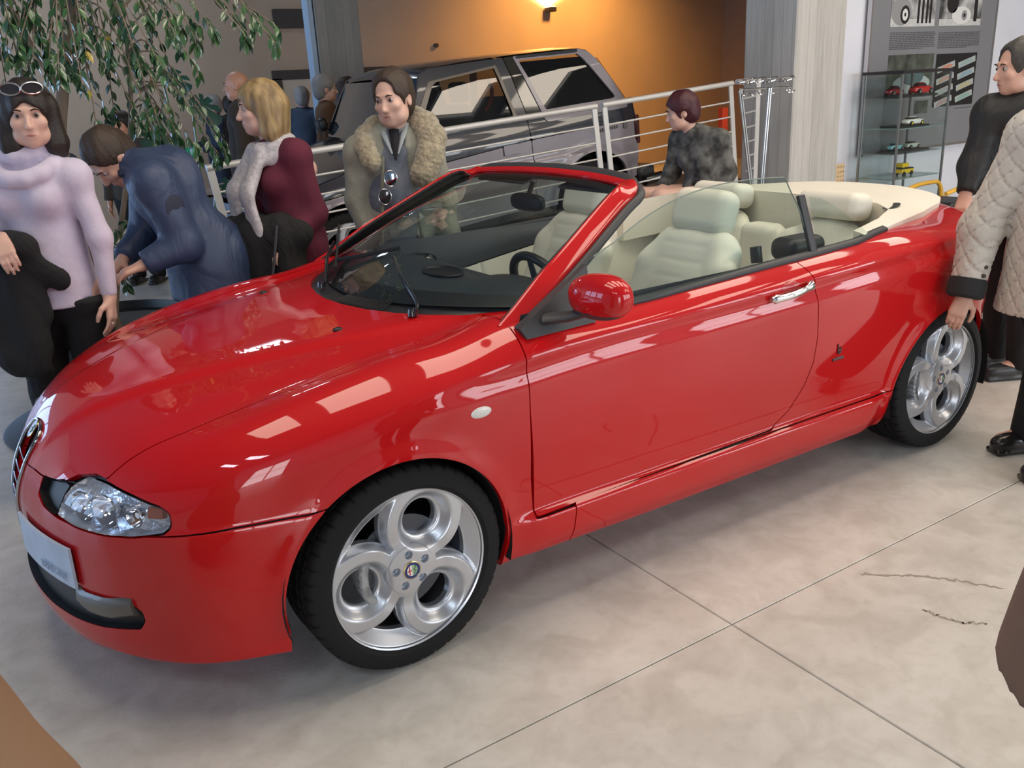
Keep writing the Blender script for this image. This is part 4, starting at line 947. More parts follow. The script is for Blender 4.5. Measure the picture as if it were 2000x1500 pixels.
def tyre_mesh():
    n = 360; ps = [(.2475, -.088), (.2495, -.104), (.262, -.114), (.285, -.113), (.300, -.107), (.308, -.1035), (.313, -.098), (.3165, -.090)]
    for c in (-.064, -.028, .028, .064): ps += [(.318, c-.008), (.318, c-.0045), (.311, c-.004), (.311, c+.004), (.318, c+.0045), (.318, c+.008)]
    ps += [(.3165, .090), (.313, .098), (.300, .107), (.262, .112), (.235, .10), (.242, .09), (.244, 0), (.246, -.080)]
    P = np.array(ps); V = []; m = len(P)
    for i in range(n):
        a = 2*pi*i/n; g = (i % 8 == 0)
        for k, (r, y) in enumerate(P):
            rr = r
            if g and r > .307 and abs(y) > .066: rr -= .006
            if (i % 8 == 4) and r > .315 and abs(y) < .066: rr -= .004
            V.append((rr*cos(a), y, rr*sin(a)))
    i = np.arange(n)[:, None]*m; k = np.arange(m)[None]; k2 = (k+1) % m; j = ((np.arange(n)+1) % n)[:, None]*m
    F = np.stack([(i+k).ravel(), (i+k2).ravel(), (j+k2).ravel(), (j+k).ravel()], 1)
    return np.array(V), F
def make_wheel(front):
    t = thing('wheel', '', ''); del t['label']; del t['category']
    V, F = tyre_mesh(); o = mk('tyre', V, F, M_RUB, t); sharp_by_angle(o.data, 35)
    o = mk('alloy_rim', AV+np.array([0, -.098, 0]), AT[:, ::-1], M_ALLOY, t); sharp_by_angle(o.data, 45); rim = o
    b = MB().lathe([(.243, -.090), (.2500, -.100), (.2485, -.107), (.2440, -.104)], 96, 'y'); o = b.build('rim_lip', M_ALLOY, rim); MB().lathe([(.235, -.05), (.205, -.045), (.198, .0), (.205, .09), (.235, .10)], 96, 'y').build('rim_barrel', mat('dark_rim_barrel', (.10, .10, .11), rough=.4, metal=.7), rim)
    # the lathe maps (r, h) to (x, y) with y = h
    emblem('centre_cap', (0, -.1045, 0), (1, 0, 0), (0, 0, 1), (0, -1, 0), .028, rim)
    for k in range(5):
        g = radians(24+72*k); MB().lathe([(.0001, -.092), (.006, -.093), (.008, -.090), (.008, -.080)], 8, 'y', (.05*cos(g), 0, .05*sin(g))).build('lug_bolt', mat('bolt_steel_reflection', (.20, .27, .38), rough=.4, metal=.8), rim)  # blue reflection in the lug holes put into the bolt colour
    MB().lathe([(.0001, -.03), (.07, -.03), (.075, -.045), (.150, -.045), (.152, -.04), (.152, -.02), (.02, -.02)], 64, 'y').build('brake_disc', M_DISC, t)
    cal = MB(); 
    for k in range(9):
        a = radians(150+k*8) if front else radians(20+k*6); cal.box((.138*cos(a), -.045, .138*sin(a)), (.028, .07, .05), M3=np.array([[cos(a), 0, -sin(a)], [0, 1, 0], [sin(a), 0, cos(a)]]), bev=.006)
    cal.build('brake_caliper', M_CAL, t)
    return t
WF = make_wheel(True); WF.parent = CAR; WF.location = (0, -.757, .318); WF.rotation_euler = (0, 0, .045)
WR = dup(WF, CAR); WR.location = (2.596, -.757, .318); WR.rotation_euler = (0, 0, 0)
# rear wheel turned so its spokes stand as in the picture
for (x, s) in ((0, 0), (2.596, 0)):
    q = dup(WF, CAR); q.location = (x, .757, .318); q.rotation_euler = (0, 0, pi)
# ================================================================== windscreen, cabin, tonneau
M_GLASS = glassmat('tinted_glass', (.80, .90, .86), ior=1.5)
M_WGLASS = glassmat('windscreen_glass', (.72, .80, .80), ior=1.62)
M_CREAM = mat('cream_leather', (.80, .765, .66), rough=.5, bump=.0006, bscale=120, var=.02, vscale=4)
M_DASH = mat('dashboard_vinyl', (.042, .048, .057), rough=.5, bump=.0005, bscale=250)
M_FABB = mat('dark_carpet', (.03, .03, .032), rough=.95)
def sweep(path, nrm, wd, th, name, m, parent, k=12, p=3.2):
    P = np.array(path, float); N = np.array(nrm, float); T = np.gradient(P, axis=0); T /= np.linalg.norm(T, axis=1)[:, None]
    N = N-T*(N*T).sum(1)[:, None]; N /= np.linalg.norm(N, axis=1)[:, None]; B = np.cross(T, N); wd = np.broadcast_to(wd, len(P)); th = np.broadcast_to(th, len(P)); V = []; F = []
    for i in range(len(P)):
        for j in range(k):
            a = 2*pi*j/k; c, s_ = cos(a), sin(a); V.append(P[i]+B[i]*wd[i]/2*np.sign(c)*abs(c)**(2/p)+N[i]*th[i]/2*np.sign(s_)*abs(s_)**(2/p))
    for i in range(len(P)-1):
        for j in range(k): F.append((i*k+j, i*k+(j+1) % k, (i+1)*k+(j+1) % k, (i+1)*k+j))
    F += [tuple(range(k)), tuple((len(P)-1)*k+j for j in range(k))]
    return MB().add(V, F).build(name, m, parent, auto=50)
WSP = [(.43, -.765, .925), (.50, -.745, .965), (.62, -.712, 1.040), (.74, -.680, 1.105), (.97, -.605, 1.225), (1.055, -.578, 1.262), (1.10, -.535, 1.277), (1.13, -.45, 1.284), (1.155, -.25, 1.293), (1.163, 0, 1.297)]
hp = smoothpath(WSP, 45); full = np.vstack([hp, (hp*[1, -1, 1])[::-1][1:]]); yy = np.abs(full[:, 1])
e_ = sstep(.48, .60, yy); nr = np.stack([-.42+.10*e_, np.sign(full[:, 1])*e_*1.0, .85-.35*e_], 1)
WS = sweep(full, nr, np.where(yy > .5, .072, .034), .022, 'windscreen_frame', M_RED, CAR, k=20)
nn_ = nr/np.linalg.norm(nr, axis=1)[:, None]; sweep(full-nn_*.013, nr, np.where(yy > .5, .078, .050), .014, 'windscreen_trim', M_BLACK, WS, k=14)
out = full+np.stack([.032-.0*yy, np.sign(full[:, 1])*.032*sstep(.45, .58, yy), .008-.028*sstep(.45, .58, yy)], 1)
sweep(out, nr, np.where(yy > .5, .030, .042), .034, 'windscreen_seal', M_SEAL, WS, k=14)
def ws_pt(u, v):
    a = abs(u); y0 = .705*u; x0 = .235+.30*a**2.2; z0 = .962+.02*a; y1 = .545*u; x1 = 1.150-.085*a**3; z1 = 1.289-.028*a**3
    # cubic bow so the pane is curved both ways
    b = .018*sin(pi*v)*(1-a*a*.6); return np.array([x0+(x1-x0)*v-b, y0+(y1-y0)*v, z0+(z1-z0)*v+b*1.6])
G = np.array([[ws_pt(u, v) for v in np.linspace(0, 1, 24)] for u in np.linspace(-1, 1, 41)])
V, F = MB().grid(G).V, MB().grid(G).F; MB().add(V, F).build('windscreen_glass', M_WGLASS, WS, auto=None)
# black ceramic border just under the glass
b = MB(); us = np.linspace(-1, 1, 41)
for (va, vb) in ((0, .085), (.95, 1)): b.grid(np.array([[ws_pt(u, v)-np.array([0, 0, .004]) for v in np.linspace(va, vb, 4)] for u in us]))
for (ua, ub) in ((-1, -.955), (.955, 1)): b.grid(np.array([[ws_pt(u, v)-np.array([0, 0, .004]) for v in np.linspace(0, 1, 24)] for u in np.linspace(ua, ub, 3)]))
b.build('windscreen_border', M_BLACK, WS, auto=None)
# cowl panel between bonnet and glass, ribbed vents
cw = smoothpath([(x, y) for x, y in COWL[1:]]+[(.56, .70)], 40); G = []
for sgn in (-1, 1):
    for (x, y) in (cw[::-1] if sgn == -1 else cw[1:]):
        u = min(1, abs(y)/.705); g = ws_pt(sgn*u, 0); zz = on_z(min(x, .45), min(abs(y), .6))[0][2]
        a = np.array([x-.02, sgn*y, zz-.016]); c = g+np.array([.03, 0, -.006]); G.append([a+(c-a)*t for t in np.linspace(0, 1, 6)])
b = MB().grid(np.array(G)); b.build('scuttle_panel', mat('scuttle_black', (.02, .021, .024), rough=.4), CAR, auto=None)
for i in range(24):
    y = .05+.011*i
    for sgn in (-1,):
        u = y/.705; x0 = np.interp(y, [c[1] for c in COWL[1:]], [c[0] for c in COWL[1:]])+.012; g = ws_pt(sgn*u, 0); MB().tube([(x0, sgn*y, .948), (g[0]-.006, sgn*y, g[2]-.002)], .0022, 5).build('vent_rib', M_BLACK, CAR)
# wipers
M_WIP = mat('wiper_black', (.012, .013, .016), rough=.22, coat=.5)
def wiper(p0, e1, b0, b1):
    k = lambda q, dz=.0: np.array(q, float)+np.array([0, 0, dz])
    w1 = MB().tube(smoothpath([k(p0), k(p0, .03)+np.array([.02, 0, 0]), (k(p0)+k(e1))/2+np.array([0, 0, .035]), k(e1, .020)], 20), np.linspace(.011, .006, 19+0)[:19] if False else .0105, 8, squash=(1.3, .6)).build('wiper_arm', M_WIP, CAR)
    n = 16; L_ = [k(b0)+(k(b1)-k(b0))*t for t in np.linspace(0, 1, n)]
    MB().tube([q+np.array([0, 0, .010]) for q in L_], .0075, 6, squash=(.7, 1.2)).build('wiper_blade', mat('wiper_rubber', (.008, .008, .009), rough=.8), w1)
    MB().lathe([(.0001, .022), (.012, .022), (.015, .012), (.016, 0)], 14, 'z', p0).build('wiper_pivot', M_WIP, w1)
def on_ws(x, y):
    # height of the windscreen at x,y
    best = None
    for _ in range(1):
        lo, hi = 0., 1.
        for _ in range(30):
            m_ = (lo+hi)/2; q0 = ws_pt(0, m_); u = y/(.705-.16*m_); q = ws_pt(max(-1, min(1, u)), m_)
            if q[0] < x: lo = m_
            else: hi = m_
    return q
wiper((.275, -.455, .952), (.395, -.10, 1.052), (.475, .01, 1.075), (.325, .262, 1.018))
wiper((.215, .17, .955), (.40, .47, 1.040), (.29, .20, 1.0), (.49, .62, 1.095))
# belt seals, sail panels and side glass
for sd in (-1, 1):
    xs = np.linspace(.70, 2.28, 40); q = on_z(xs, np.interp(xs, [.5, .75, 1.0, 1.7, 2.05, 2.32], [.70, .776, .786, .79, .785, .735])); q[:, 1] *= sd; q[:, 1] += -sd*.006; q[:, 2] += .004
    sweep(q, np.tile([0, sd*.35, .94], (40, 1)), .034, .026, 'belt_seal', M_SEAL, CAR, k=12)
    # sail panel: black triangle ahead of the door glass carrying the mirror
    a, b_, c = np.array([.447, -.818, .945]), np.array([.750, -.752, 1.085]), np.array([.722, -.806, .940]); d = np.array([.46, -.835, .915]); e = np.array([.725, -.826, .918])
    V = [a, b_, c, e, d]; V = [v*[1, -sd, 1] for v in V]; V2 = [v+np.array([0, -sd*.035, 0]) for v in V]
    MB().add(V+V2, [(0, 1, 2, 3, 4), (9, 8, 7, 6, 5)]+[(i, (i+1) % 5, (i+1) % 5+5, i+5) for i in range(5)]).build('mirror_base', M_SEAL, CAR, auto=30)
    if sd == -1:
     S_ = SDF((.5, -1.12, .90), (.78, -.78, 1.14), .006); R = Matrix.Rotation(.20, 3, 'X') @ Matrix.Rotation(-.18, 3, 'Y')
     S_.ell((.632, -.965, 1.037), (.062, .125, .068), R=np.array(Matrix.Rotation(-.10, 3, 'X')), k=0, p=2.3); S_.plane((.668, 0, 0), (1, .12, 0), .012)
     V, F = S_.mesh()
     if sd == 1: V = V*[1, -1, 1]; F = F[:, ::-1]
     top = V[F].mean(1)[:, 2] > .997-(V[F].mean(1)[:, 1]*-sd*0)
     MS = mk('door_mirror', V, F, M_RED, CAR, mats=[M_RED, M_SEAL], midx=np.where((V[F].mean(1)[:, 2] < .996) | (V[F].mean(1)[:, 0] > .664), 1, 0))
     b = MB(); th = np.linspace(0, 2*pi, 29)[:-1]; b.add([(.672, sd*(.965+.100*cos(t)), 1.037+.052*sin(t)) for t in th]+[(.672, sd*.965, 1.037)], [(i, (i+1) % 28, 28) for i in range(28)]); b.build('mirror_glass', M_CHROME, MS, smooth=False)
     arm = MB().tube([(.55, sd*.80, .955), (.60, sd*.86, .965), (.63, sd*.93, .99)], [.030, .026, .022], 12, squash=(1.3, .6)).build('mirror_arm', M_SEAL, MS)
    def gy(x, z): return sd*(.785-.36*(z-.98))
    edge = [(.735, .945), (.750, 1.079), (.88, 1.135), (1.005, 1.186), (1.10, 1.216), (1.205, 1.241), (1.32, 1.257), (1.433, 1.265), (1.58, 1.264), (1.70, 1.258), (1.728, 1.250), (1.745, 1.20), (1.771, 1.117), (1.772, .96)]
    e2 = smoothpath([(x, 0, z) for x, z in edge], 50); E2 = [(p_[0], gy(p_[0], p_[2]), p_[2]) for p_ in e2]; n = len(E2); ov = [(x, y-sd*.004, z) for x, y, z in E2]
    b = MB().add(E2, [tuple(range(n))])
    o = b.build('door_glass', M_GLASS, CAR, smooth=False); MB().tube(E2[4:-2], .0022, 6).build('glass_edge', mat('glass_edge_green', (.16, .22, .19), rough=.2), o)
    edge = [(1.815, .965), (1.835, 1.176), (1.89, 1.166), (1.942, 1.144), (1.99, 1.113), (2.039, 1.077), (2.10, 1.03), (2.150, .985)]
    E2 = [(x, gy(x, z), z) for x, z in edge]; n = len(E2); MB().add(E2, [tuple(range(n))]).build('quarter_glass', M_GLASS, CAR, smooth=False)
    sweep([(1.790+.012*sin(t*pi)*0, gy(0, z), z) for t, z in zip(np.linspace(0, 1, 6), np.linspace(.975, 1.185, 6))], np.tile([.0, sd*.93, .36], (6, 1)), .038, .020, 'glass_divider', M_SEAL, CAR, k=10)
# wheel housings, floor tub
for cx, cz, R_ in (FA, RA):
    for sd in (-1, 1):
        b = MB(); A = np.linspace(-.25, pi+.25, 30); G = [[(cx+(R_+.012)*cos(a), sd*y, cz+(R_+.012)*sin(a)) for y in np.linspace(.50, .862, 5)] for a in A]
        b.grid(np.array(G)); G = [[(cx+(R_+.012)*cos(a)*t, sd*.50, cz+(R_+.012)*sin(a)*t) for t in (0, .5, 1)] for a in A]; b.grid(np.array(G)); b.build('wheel_housing', M_DARK, CAR, auto=None)
b = MB().box((1.35, 0, .22), (2.1, 1.50, .04)).box((1.35, 0, .19), (3.2, .9, .05)); b.build('floor_pan', M_FABB, CAR)
MB().box((1.35, 0, .36), (1.9, .24, .26), bev=.04).build('centre_tunnel', M_DASH, CAR)
MB().tube(smoothpath([(.95, 0, .50), (.94, 0, .56), (.93, 0, .60)], 6), .016, 8).build('gear_lever', M_DASH, CAR)
# dashboard
S_ = SDF((.30, -.74, .50), (1.05, .74, 1.02), .011)
S_.box((.60, 0, .84), (.27, .70, .095), .05, k=.03).box((.80, 0, .70), (.11, .69, .15), .05, k=.05)
S_.ell((.68, -.38, .930), (.15, .21, .065), k=.05, p=2.6).ell((.66, .06, .925), (.10, .17, .035), k=.03)
S_.ell((.67, .06, .972), (.060, .105, .020), k=.01, mode='s')
S_.wave(lambda X, Y, Z: np.where((np.abs(X-.47-.1*(Y*0)) < .006) & (Z > .9), .006, 0)+0*Y)
S_.plane((.44, 0, .953), (-.42, 0, .9), .02)
DSH = S_.build('dashboard', M_DASH, CAR)
MB().lathe([(.0001, .0), (.9, 0), (.98, .002), (1.0, .008), (1.05, .009), (1.1, .003)], 40, 'z').build('dash_vent', M_BLACK, DSH).data.transform(Matrix.Translation((.67, .06, .958)) @ Matrix.Diagonal((.062, .108, 1, 1)))
# steering wheel
c = np.array([.855, -.38, .895]); ax = np.array([.90, 0, .42]); ax /= np.linalg.norm(ax); u = np.array([0, 1., 0]); v = np.cross(ax, u)
SW = MB().tube([c+.182*(cos(t)*u+sin(t)*v) for t in np.linspace(0, 2*pi, 49)[:-1]], .0165, 12, closed=True).build('steering_wheel', mat('wheel_leather', (.015, .015, .017), rough=.4), CAR)
for a in (0, pi, -pi/2):
    d = cos(a)*u+sin(a)*v*(-1 if a == -pi/2 else 1); MB().tube([c-ax*.02+d*.04, c+d*.175], [.022, .014], 8, squash=(1, .5)).build('wheel_spoke', M_DASH, SW)
MB().tube([c-ax*.005, c-ax*.05, c-ax*.25], [.055, .06, .03], 20).build('steering_column', M_DASH, SW)
# door trims: dark upper, pleated cream lower, chrome pull
for sd in (-1, 1):
    xs = np.linspace(.48, 1.76, 60); b = MB(); G = []
    def yt(x, z): return .772-.035*sstep(.98, .93, z)-.02*sstep(.80, .84, z)*0
    zsplit = lambda x: .775+.125*(x-.85)/.9
    G = [[(x, sd*(.772-.045*sin(min(1, t*1.4)*pi/2)), (.975+.0*x)-(.975-zsplit(x))*t) for t in np.linspace(0, 1, 10)] for x in xs]; b.grid(np.array(G)); T1 = b.build('door_trim', M_DASH, CAR, auto=None)
    G = []
    xf = np.linspace(.56, 1.76, 241)
    for x in xf:
        pl = abs(((x-.15*0)/.088) % 1-.5)*2; pl = (1-pl**6)*.012 if x < 1.30 else .012
        G.append([(x+.05*(t), sd*(.735-pl-.02*sin(t*pi)), zsplit(x)-.005-(zsplit(x)-.40)*t) for t in np.linspace(0, 1, 10)])
    MB().grid(np.array(G)).build('pleated_door_panel', M_CREAM, CAR, auto=None)['label'] = 'cream pleated leather door lining'
    hd = MB().tube(smoothpath([(.83, sd*.722, .868), (.86, sd*.705, .872), (.93, sd*.705, .885), (.965, sd*.722, .892)], 16), .009, 8, squash=(.7, 1.2)).build('inner_handle', M_CHROME, T1)
    MB().tube([(.90+.095*cos(t), sd*.731, .875+.040*sin(t)) for t in np.linspace(0, 2*pi, 29)[:-1]], .006, 6, closed=True).build('handle_surround', M_BLACK, T1)
    # rear side lining
    xs = np.linspace(1.74, 2.50, 20); G = [[(x, sd*(.765-.05*sin(t*pi/2)), .975-.55*t) for t in np.linspace(0, 1, 8)] for x in xs]; MB().grid(np.array(G)).build('rear_side_lining', M_CREAM, CAR, auto=None)
# interior mirror
mr = SDF((.98, -.16, 1.10), (1.14, .22, 1.27), .006).ell((1.06, .03, 1.185), (.022, .115, .036), k=0, p=3).build('interior_mirror', M_BLACK, CAR)
MB().tube([(1.065, .03, 1.21), (1.09, .03, 1.262)], .010, 8).build('mirror_stalk', M_BLACK, mr)
for sd in (-1, 1):
    MB().box((1.155, sd*.30, 1.262), (.11, .36, .012), M3=np.array(Matrix.Rotation(-.25, 3, 'Y')), bev=.004).build('sun_visor', M_DASH, CAR)
# seats
def seat(y):
    # cushion, winged backrest and separate head restraint
    x0 = 1.40; S_ = SDF((.85, y-.30, .36), (1.95, y+.30, 1.26), .010)
    S_.box((1.16, y, .47), (.27, .235, .085), .06, k=.04); S_.cone((.95, y-.215, .50), (1.36, y-.225, .50), .055, .065, k=.04); S_.cone((.95, y+.215, .50), (1.36, y+.225, .50), .055, .065, k=.04)
    S_.cone((1.38, y, .52), (1.60, y, .97), .10, .085, k=.06, flat=((0, 1, 0), 2.6))
    for s in (-1, 1): S_.cone((1.36, y+s*.205, .56), (1.53, y+s*.205, .90), .062, .050, k=.05); S_.cone((1.53, y+s*.20, .90), (1.60, y+s*.13, 1.00), .050, .045, k=.04)
    S_.wave(lambda X, Y, Z: .005*np.exp(-((np.abs(Y-y)-.125)/.006)**2)*((X < 1.55)+0*Z))
    S_.wave(lambda X, Y, Z: .004*np.exp(-((((Z+.35*X) % .075)-.0375)/.006)**2)*((np.abs(Y-y) < .12) & (X < 1.60))*(Z > .60))
    st = S_.build('front_seat', M_CREAM, CAR); st['label'] = 'cream leather front seat'
    S_ = SDF((1.50, y-.20, .98), (1.78, y+.20, 1.24), .008); R = np.array(Matrix.Rotation(.28, 3, 'Y')); S_.box((1.635, y, 1.115), (.062, .145, .088), .05, R=R, k=0).build('head_restraint', M_CREAM, st)
    for s in (-1, 1): MB().tube([(1.60, y+s*.06, .98), (1.63, y+s*.06, 1.08)], .006, 8).build('head_restraint_post', M_CHROME, st)
    return st
seat(-.375); seat(.375)
S_ = SDF((1.85, -.62, .36), (2.62, .62, 1.14), .012); RS = None
for s in (-1, 1):
    S_.box((2.10, s*.33, .50), (.24, .23, .075), .06, k=.03); S_.cone((2.32, s*.33, .52), (2.47, s*.33, .92), .085, .07, k=.05, flat=((0, 1, 0), 2.4)); S_.cone((2.28, s*.52, .55), (2.42, s*.52, .88), .055, .045, k=.05); S_.cone((2.28, s*.14, .55), (2.42, s*.14, .88), .05, .045, k=.05)
S_.box((2.40, 0, .72), (.07, .10, .22), .04, k=.03); RS = S_.build('rear_seat', M_CREAM, CAR); RS['label'] = 'cream leather rear bench'
for s in (-1, 1): SDF((2.33, s*.34-.22, .95), (2.66, s*.34+.22, 1.14), .008).box((2.475, s*.34, 1.045), (.075, .165, .062), .045, R=np.array(Matrix.Rotation(.15, 3, 'Y')), k=0).build('head_restraint', M_CREAM, RS)
# tonneau deck: crowned cream cover with a raised lip and a dark speaker opening each side
TON = [(2.56, -.2), (2.56, .50), (2.50, .60), (2.34, .665), (2.12, .71), (2.10, .775), (2.32, .735), (2.71, .63), (3.0, .52), (3.22, .39), (3.36, .20), (3.40, 0), (3.40, -.2)]
OUTER = smoothpath([(2.05, .785, 0), (2.32, .737, 0), (2.71, .632, 0), (3.0, .522, 0), (3.22, .392, 0), (3.36, .20, 0), (3.40, 0, 0)], 60)
def ton_z(x, y):
    e = polysdf(np.array([[x, abs(y)]]), [(1.9, -.9), (1.9, .785), (2.05, .785), (2.32, .735), (2.71, .63), (3.0, .52), (3.22, .39), (3.36, .20), (3.40, 0), (3.40, -.9)])[0]
    return e
xs = np.linspace(2.04, 3.42, 140); ys = np.linspace(0, .80, 80); X, Y = np.meshgrid(xs, ys, indexing='ij'); Pq = np.stack([X.ravel(), Y.ravel()], 1)
e = polysdf(Pq, [(1.9, -.9), (1.9, .785), (2.05, .785), (2.32, .735), (2.71, .63), (3.0, .52), (3.22, .39), (3.36, .20), (3.40, 0), (3.40, -.9)])
zb = np.interp(Pq[:, 0], [2.0, 2.4, 2.8, 3.1, 3.4], [.988, .995, 1.0, .995, .975])
Z = zb+.012+.050*(1-np.exp(-np.maximum(e, 0)/.10))*sstep(2.0, 2.5, Pq[:, 0])+.006*(1-np.exp(-np.maximum(e, 0)/.01))
n0, n1 = X.shape; i = (np.arange(n0-1)[:, None]*n1+np.arange(n1-1)[None]).ravel(); T = np.vstack([np.stack([i, i+n1, i+n1+1], 1), np.stack([i, i+n1+1, i+1], 1)])
V = np.stack([Pq[:, 0], Pq[:, 1], Z], 1); V, T = clip(V, T, polysdf(V[:, :2], TON)+np.where(V[:, 1] < 1e-6, .001, 0))
hole = lambda V: .042-np.hypot((V[:, 0]-2.60)/1.6, (V[:, 1]-.585)/.62)
V, T = clip(V, T, -(1-np.hypot((V[:, 0]-2.66)/.055, (V[:, 1]-.545)/.028)))if False else (V, T)
Vm = V*[1, -1, 1]; VV = np.vstack([V, Vm]); TT = np.vstack([T, T[:, ::-1]+len(V)]); VV, TT = weld(VV, TT)
E = boundary(TT); u, inv = np.unique(E.ravel(), return_inverse=True); inv = inv.reshape(E.shape); nb = len(VV); m_ = len(u); lo = VV[u].copy(); lo[:, 2] -= np.where(lo[:, 0] < 2.6, .20, .03)
VV2 = np.vstack([VV, VV[u], lo]); a_, b_ = inv[:, 0]+nb, inv[:, 1]+nb; TT2 = np.vstack([TT, np.stack([b_, a_, a_+m_], 1), np.stack([b_, a_+m_, b_+m_], 1)])
TN = mk('tonneau_cover', VV2, TT2, M_CREAM, CAR); sharp_by_angle(TN.data, 50); TN['label'] = 'cream leather deck behind the rear seats'
for s in (-1, 1):
    b = MB(); th = np.linspace(0, 2*pi, 25)[:-1]; zz = 1.052; b.add([(2.57+.075*cos(t), s*(.565+.030*sin(t)-.12*0.5*cos(t)*.3), 1.047+.004*cos(t)) for t in th]+[(2.57, s*.565, 1.046)], [(i, (i+1) % 24, 24) for i in range(24)])
    b.build('deck_vent', M_BLACK, TN, smooth=False)
    SDF((1.70, s*.66-.14, .90), (2.02, s*.66+.14, 1.07), .008).box((1.86, s*.655, .975), (.10, .065, .045), .035, k=0).build('belt_housing', M_BLACK, CAR)
    MB().tube([(1.66, s*.63, .94), (1.66, s*.62, 1.0)], .022, 10).build('belt_guide', M_BLACK, CAR)
# ================================================================== OFF-ROAD CAR on the ramp behind the railing
SUV = thing('off_road_car', 'dark two-tone off-road estate car on the ramp behind railing', 'car', (RX, 3.60, RZ)); SUV.rotation_euler = (0, -RA_, 0)
M_SD = mat('dark_blue_black_paint', (.012, .016, .026), rough=.25, coat=1); M_SG = mat('mauve_grey_paint', (.25, .23, .26), rough=.35, metal=.2, coat=.5)
M_SGL = glassmat('smoked_glass', (.42, .42, .40), ior=1.6); M_STR = mat('bright_trim', (.13, .12, .11), rough=.35, metal=.8)
SW_ = 1.86
def suv_y(x, z):
    """inset of the side from its widest plane"""
    lean = .30*np.maximum(z-1.22, 0)+.10*np.maximum(z-1.55, 0)+.035*sstep(1.02, 1.22, z); low = .05*np.maximum(.84-z, 0)-.018*sstep(.85, .83, z)*sstep(.60, .70, z)
    nose = .16*np.maximum(.80-x, 0)**1.3+.02*sstep(.50, .38, x)+.07*sstep(3.75, 4.05, x)
    arch = 0
    for cx in (.97, 3.42): arch = arch-.03*np.exp(-((np.hypot(x-cx, z-.38)-.45)/.05)**2)
    return lean+low+nose+arch
gx, gz = np.linspace(.34, 4.12, 208), np.linspace(.28, 1.76, 75); X, Z = np.meshgrid(gx, gz, indexing='ij'); i = (np.arange(207)[:, None]*75+np.arange(74)[None]).ravel()
SGV = np.stack([X.ravel(), 0*X.ravel(), Z.ravel()], 1); SGT = np.vstack([np.stack([i, i+75, i+76], 1), np.stack([i, i+76, i+1], 1)])
def suvp(name, poly, m, holes=(), arches=True, off=0., sides=(0, 1), parent=None, rim=.03, gap=.004, label=None):
    V, T = SGV, SGT; V, T = clip(V, T, polysdf(V[:, [0, 2]], poly)-gap)
    for h in holes: V, T = clip(V, T, -polysdf(V[:, [0, 2]], h)-gap*.2)
    if arches:
        for cx in (.97, 3.42): V, T = clip(V, T, np.hypot(V[:, 0]-cx, V[:, 2]-.38)-.44)
    V = V.copy(); V[:, 1] = suv_y(V[:, 0], V[:, 2])+off; E = boundary(T); u, inv = np.unique(E.ravel(), return_inverse=True); inv = inv.reshape(E.shape); nb = len(V); m_ = len(u)
    out = []
    if rim:
        V2 = np.vstack([V, V[u], V[u]+[0, rim, 0]]); a, b = inv[:, 0]+nb, inv[:, 1]+nb; T2 = np.vstack([T, np.stack([b, a, a+m_], 1), np.stack([b, a+m_, b+m_], 1)])
    else: V2, T2 = V, T
    for s in sides:
        VV, TT = (V2, T2) if s == 0 else (np.stack([V2[:, 0], SW_-V2[:, 1], V2[:, 2]], 1), T2[:, ::-1]); o = mk(name, VV, TT, m, parent or SUV); sharp_by_angle(o.data, 35); out.append(o)
        if label: o['label'] = label
    return out
TOPL = [(.37, .86), (.40, .915), (.95, 1.02), (1.36, 1.11)]
DW = [(1.71, 1.228), (1.80, 1.35), (1.955, 1.575), (2.0, 1.598), (2.585, 1.643), (2.646, 1.257), (2.64, 1.228)]
QW = [(2.84, 1.672), (3.473, 1.660), (3.52, 1.62), (3.766, 1.262), (3.75, 1.245), (2.99, 1.245), (2.975, 1.27)]
line = [(.0, .80), (.9, .87), (1.36, .915), (1.954, .975), (2.73, 1.02), (4.0, 1.035)]
def split(xa, xb): 
    xs = [xa]+[x for x, _ in line if xa < x < xb]+[xb]; return [(x, np.interp(x, *zip(*line))) for x in xs]
for nm, xa, xb in (('front_wing', .37, 1.36), ('door', 1.36, 2.775), ('rear_side', 2.775, 4.02)):
    L_ = split(xa, xb); suvp(nm, [(xa, .40), (xb, .44 if xb < 3 else .50)]+L_[::-1], M_SG)
    L2 = split(xa, xb); topl = [(x, z) for x, z in TOPL[::-1]] if nm == 'front_wing' else ([(xb, 1.225), (1.70, 1.225), (1.64, 1.175), (xa, 1.11)] if nm == 'door' else [(xb, 1.225), (xa, 1.225)])
    suvp(nm+'_upper', L2+topl, M_SD, arches=False)
suvp('sill', [(.45, .30), (4.02, .40), (4.02, .50), (.40, .41), (.40, .30)], M_BLK, off=.03)
GHF = [(1.645, 1.225), (1.87, 1.665), (1.97, 1.708), (2.70, 1.715), (2.78, 1.225)]
suvp('door_frame', GHF, M_SD, holes=[DW], arches=False)
suvp('window_trim', [(1.64, 1.215), (1.93, 1.61), (2.61, 1.665), (2.68, 1.215)], M_STR, holes=[[(x*.985+.033, z*.985+.02) for x, z in DW]], arches=False, off=-.006, rim=.01)
suvp('door_window', DW, M_SGL, arches=False, off=.012, rim=0, gap=-.004)
suvp('rear_pillar', [(2.70, 1.715), (2.80, 1.715), (2.99, 1.225), (2.78, 1.225)], mat('smoked_black_panel', (.03, .028, .022), rough=.05, coat=1), arches=False)
suvp('quarter_frame', [(2.79, 1.715), (3.50, 1.705), (3.585, 1.68), (3.66, 1.61), (3.94, 1.14), (2.98, 1.14), (2.95, 1.165)], M_SG, holes=[QW], arches=False, off=-.008, label='mauve grey window surround')
suvp('roof_edge', [(2.80, 1.715), (3.50, 1.706), (3.48, 1.670), (2.83, 1.682)], M_SD, arches=False, off=-.011)
suvp('quarter_window', QW, M_SGL, arches=False, off=.012, rim=0, gap=-.004)
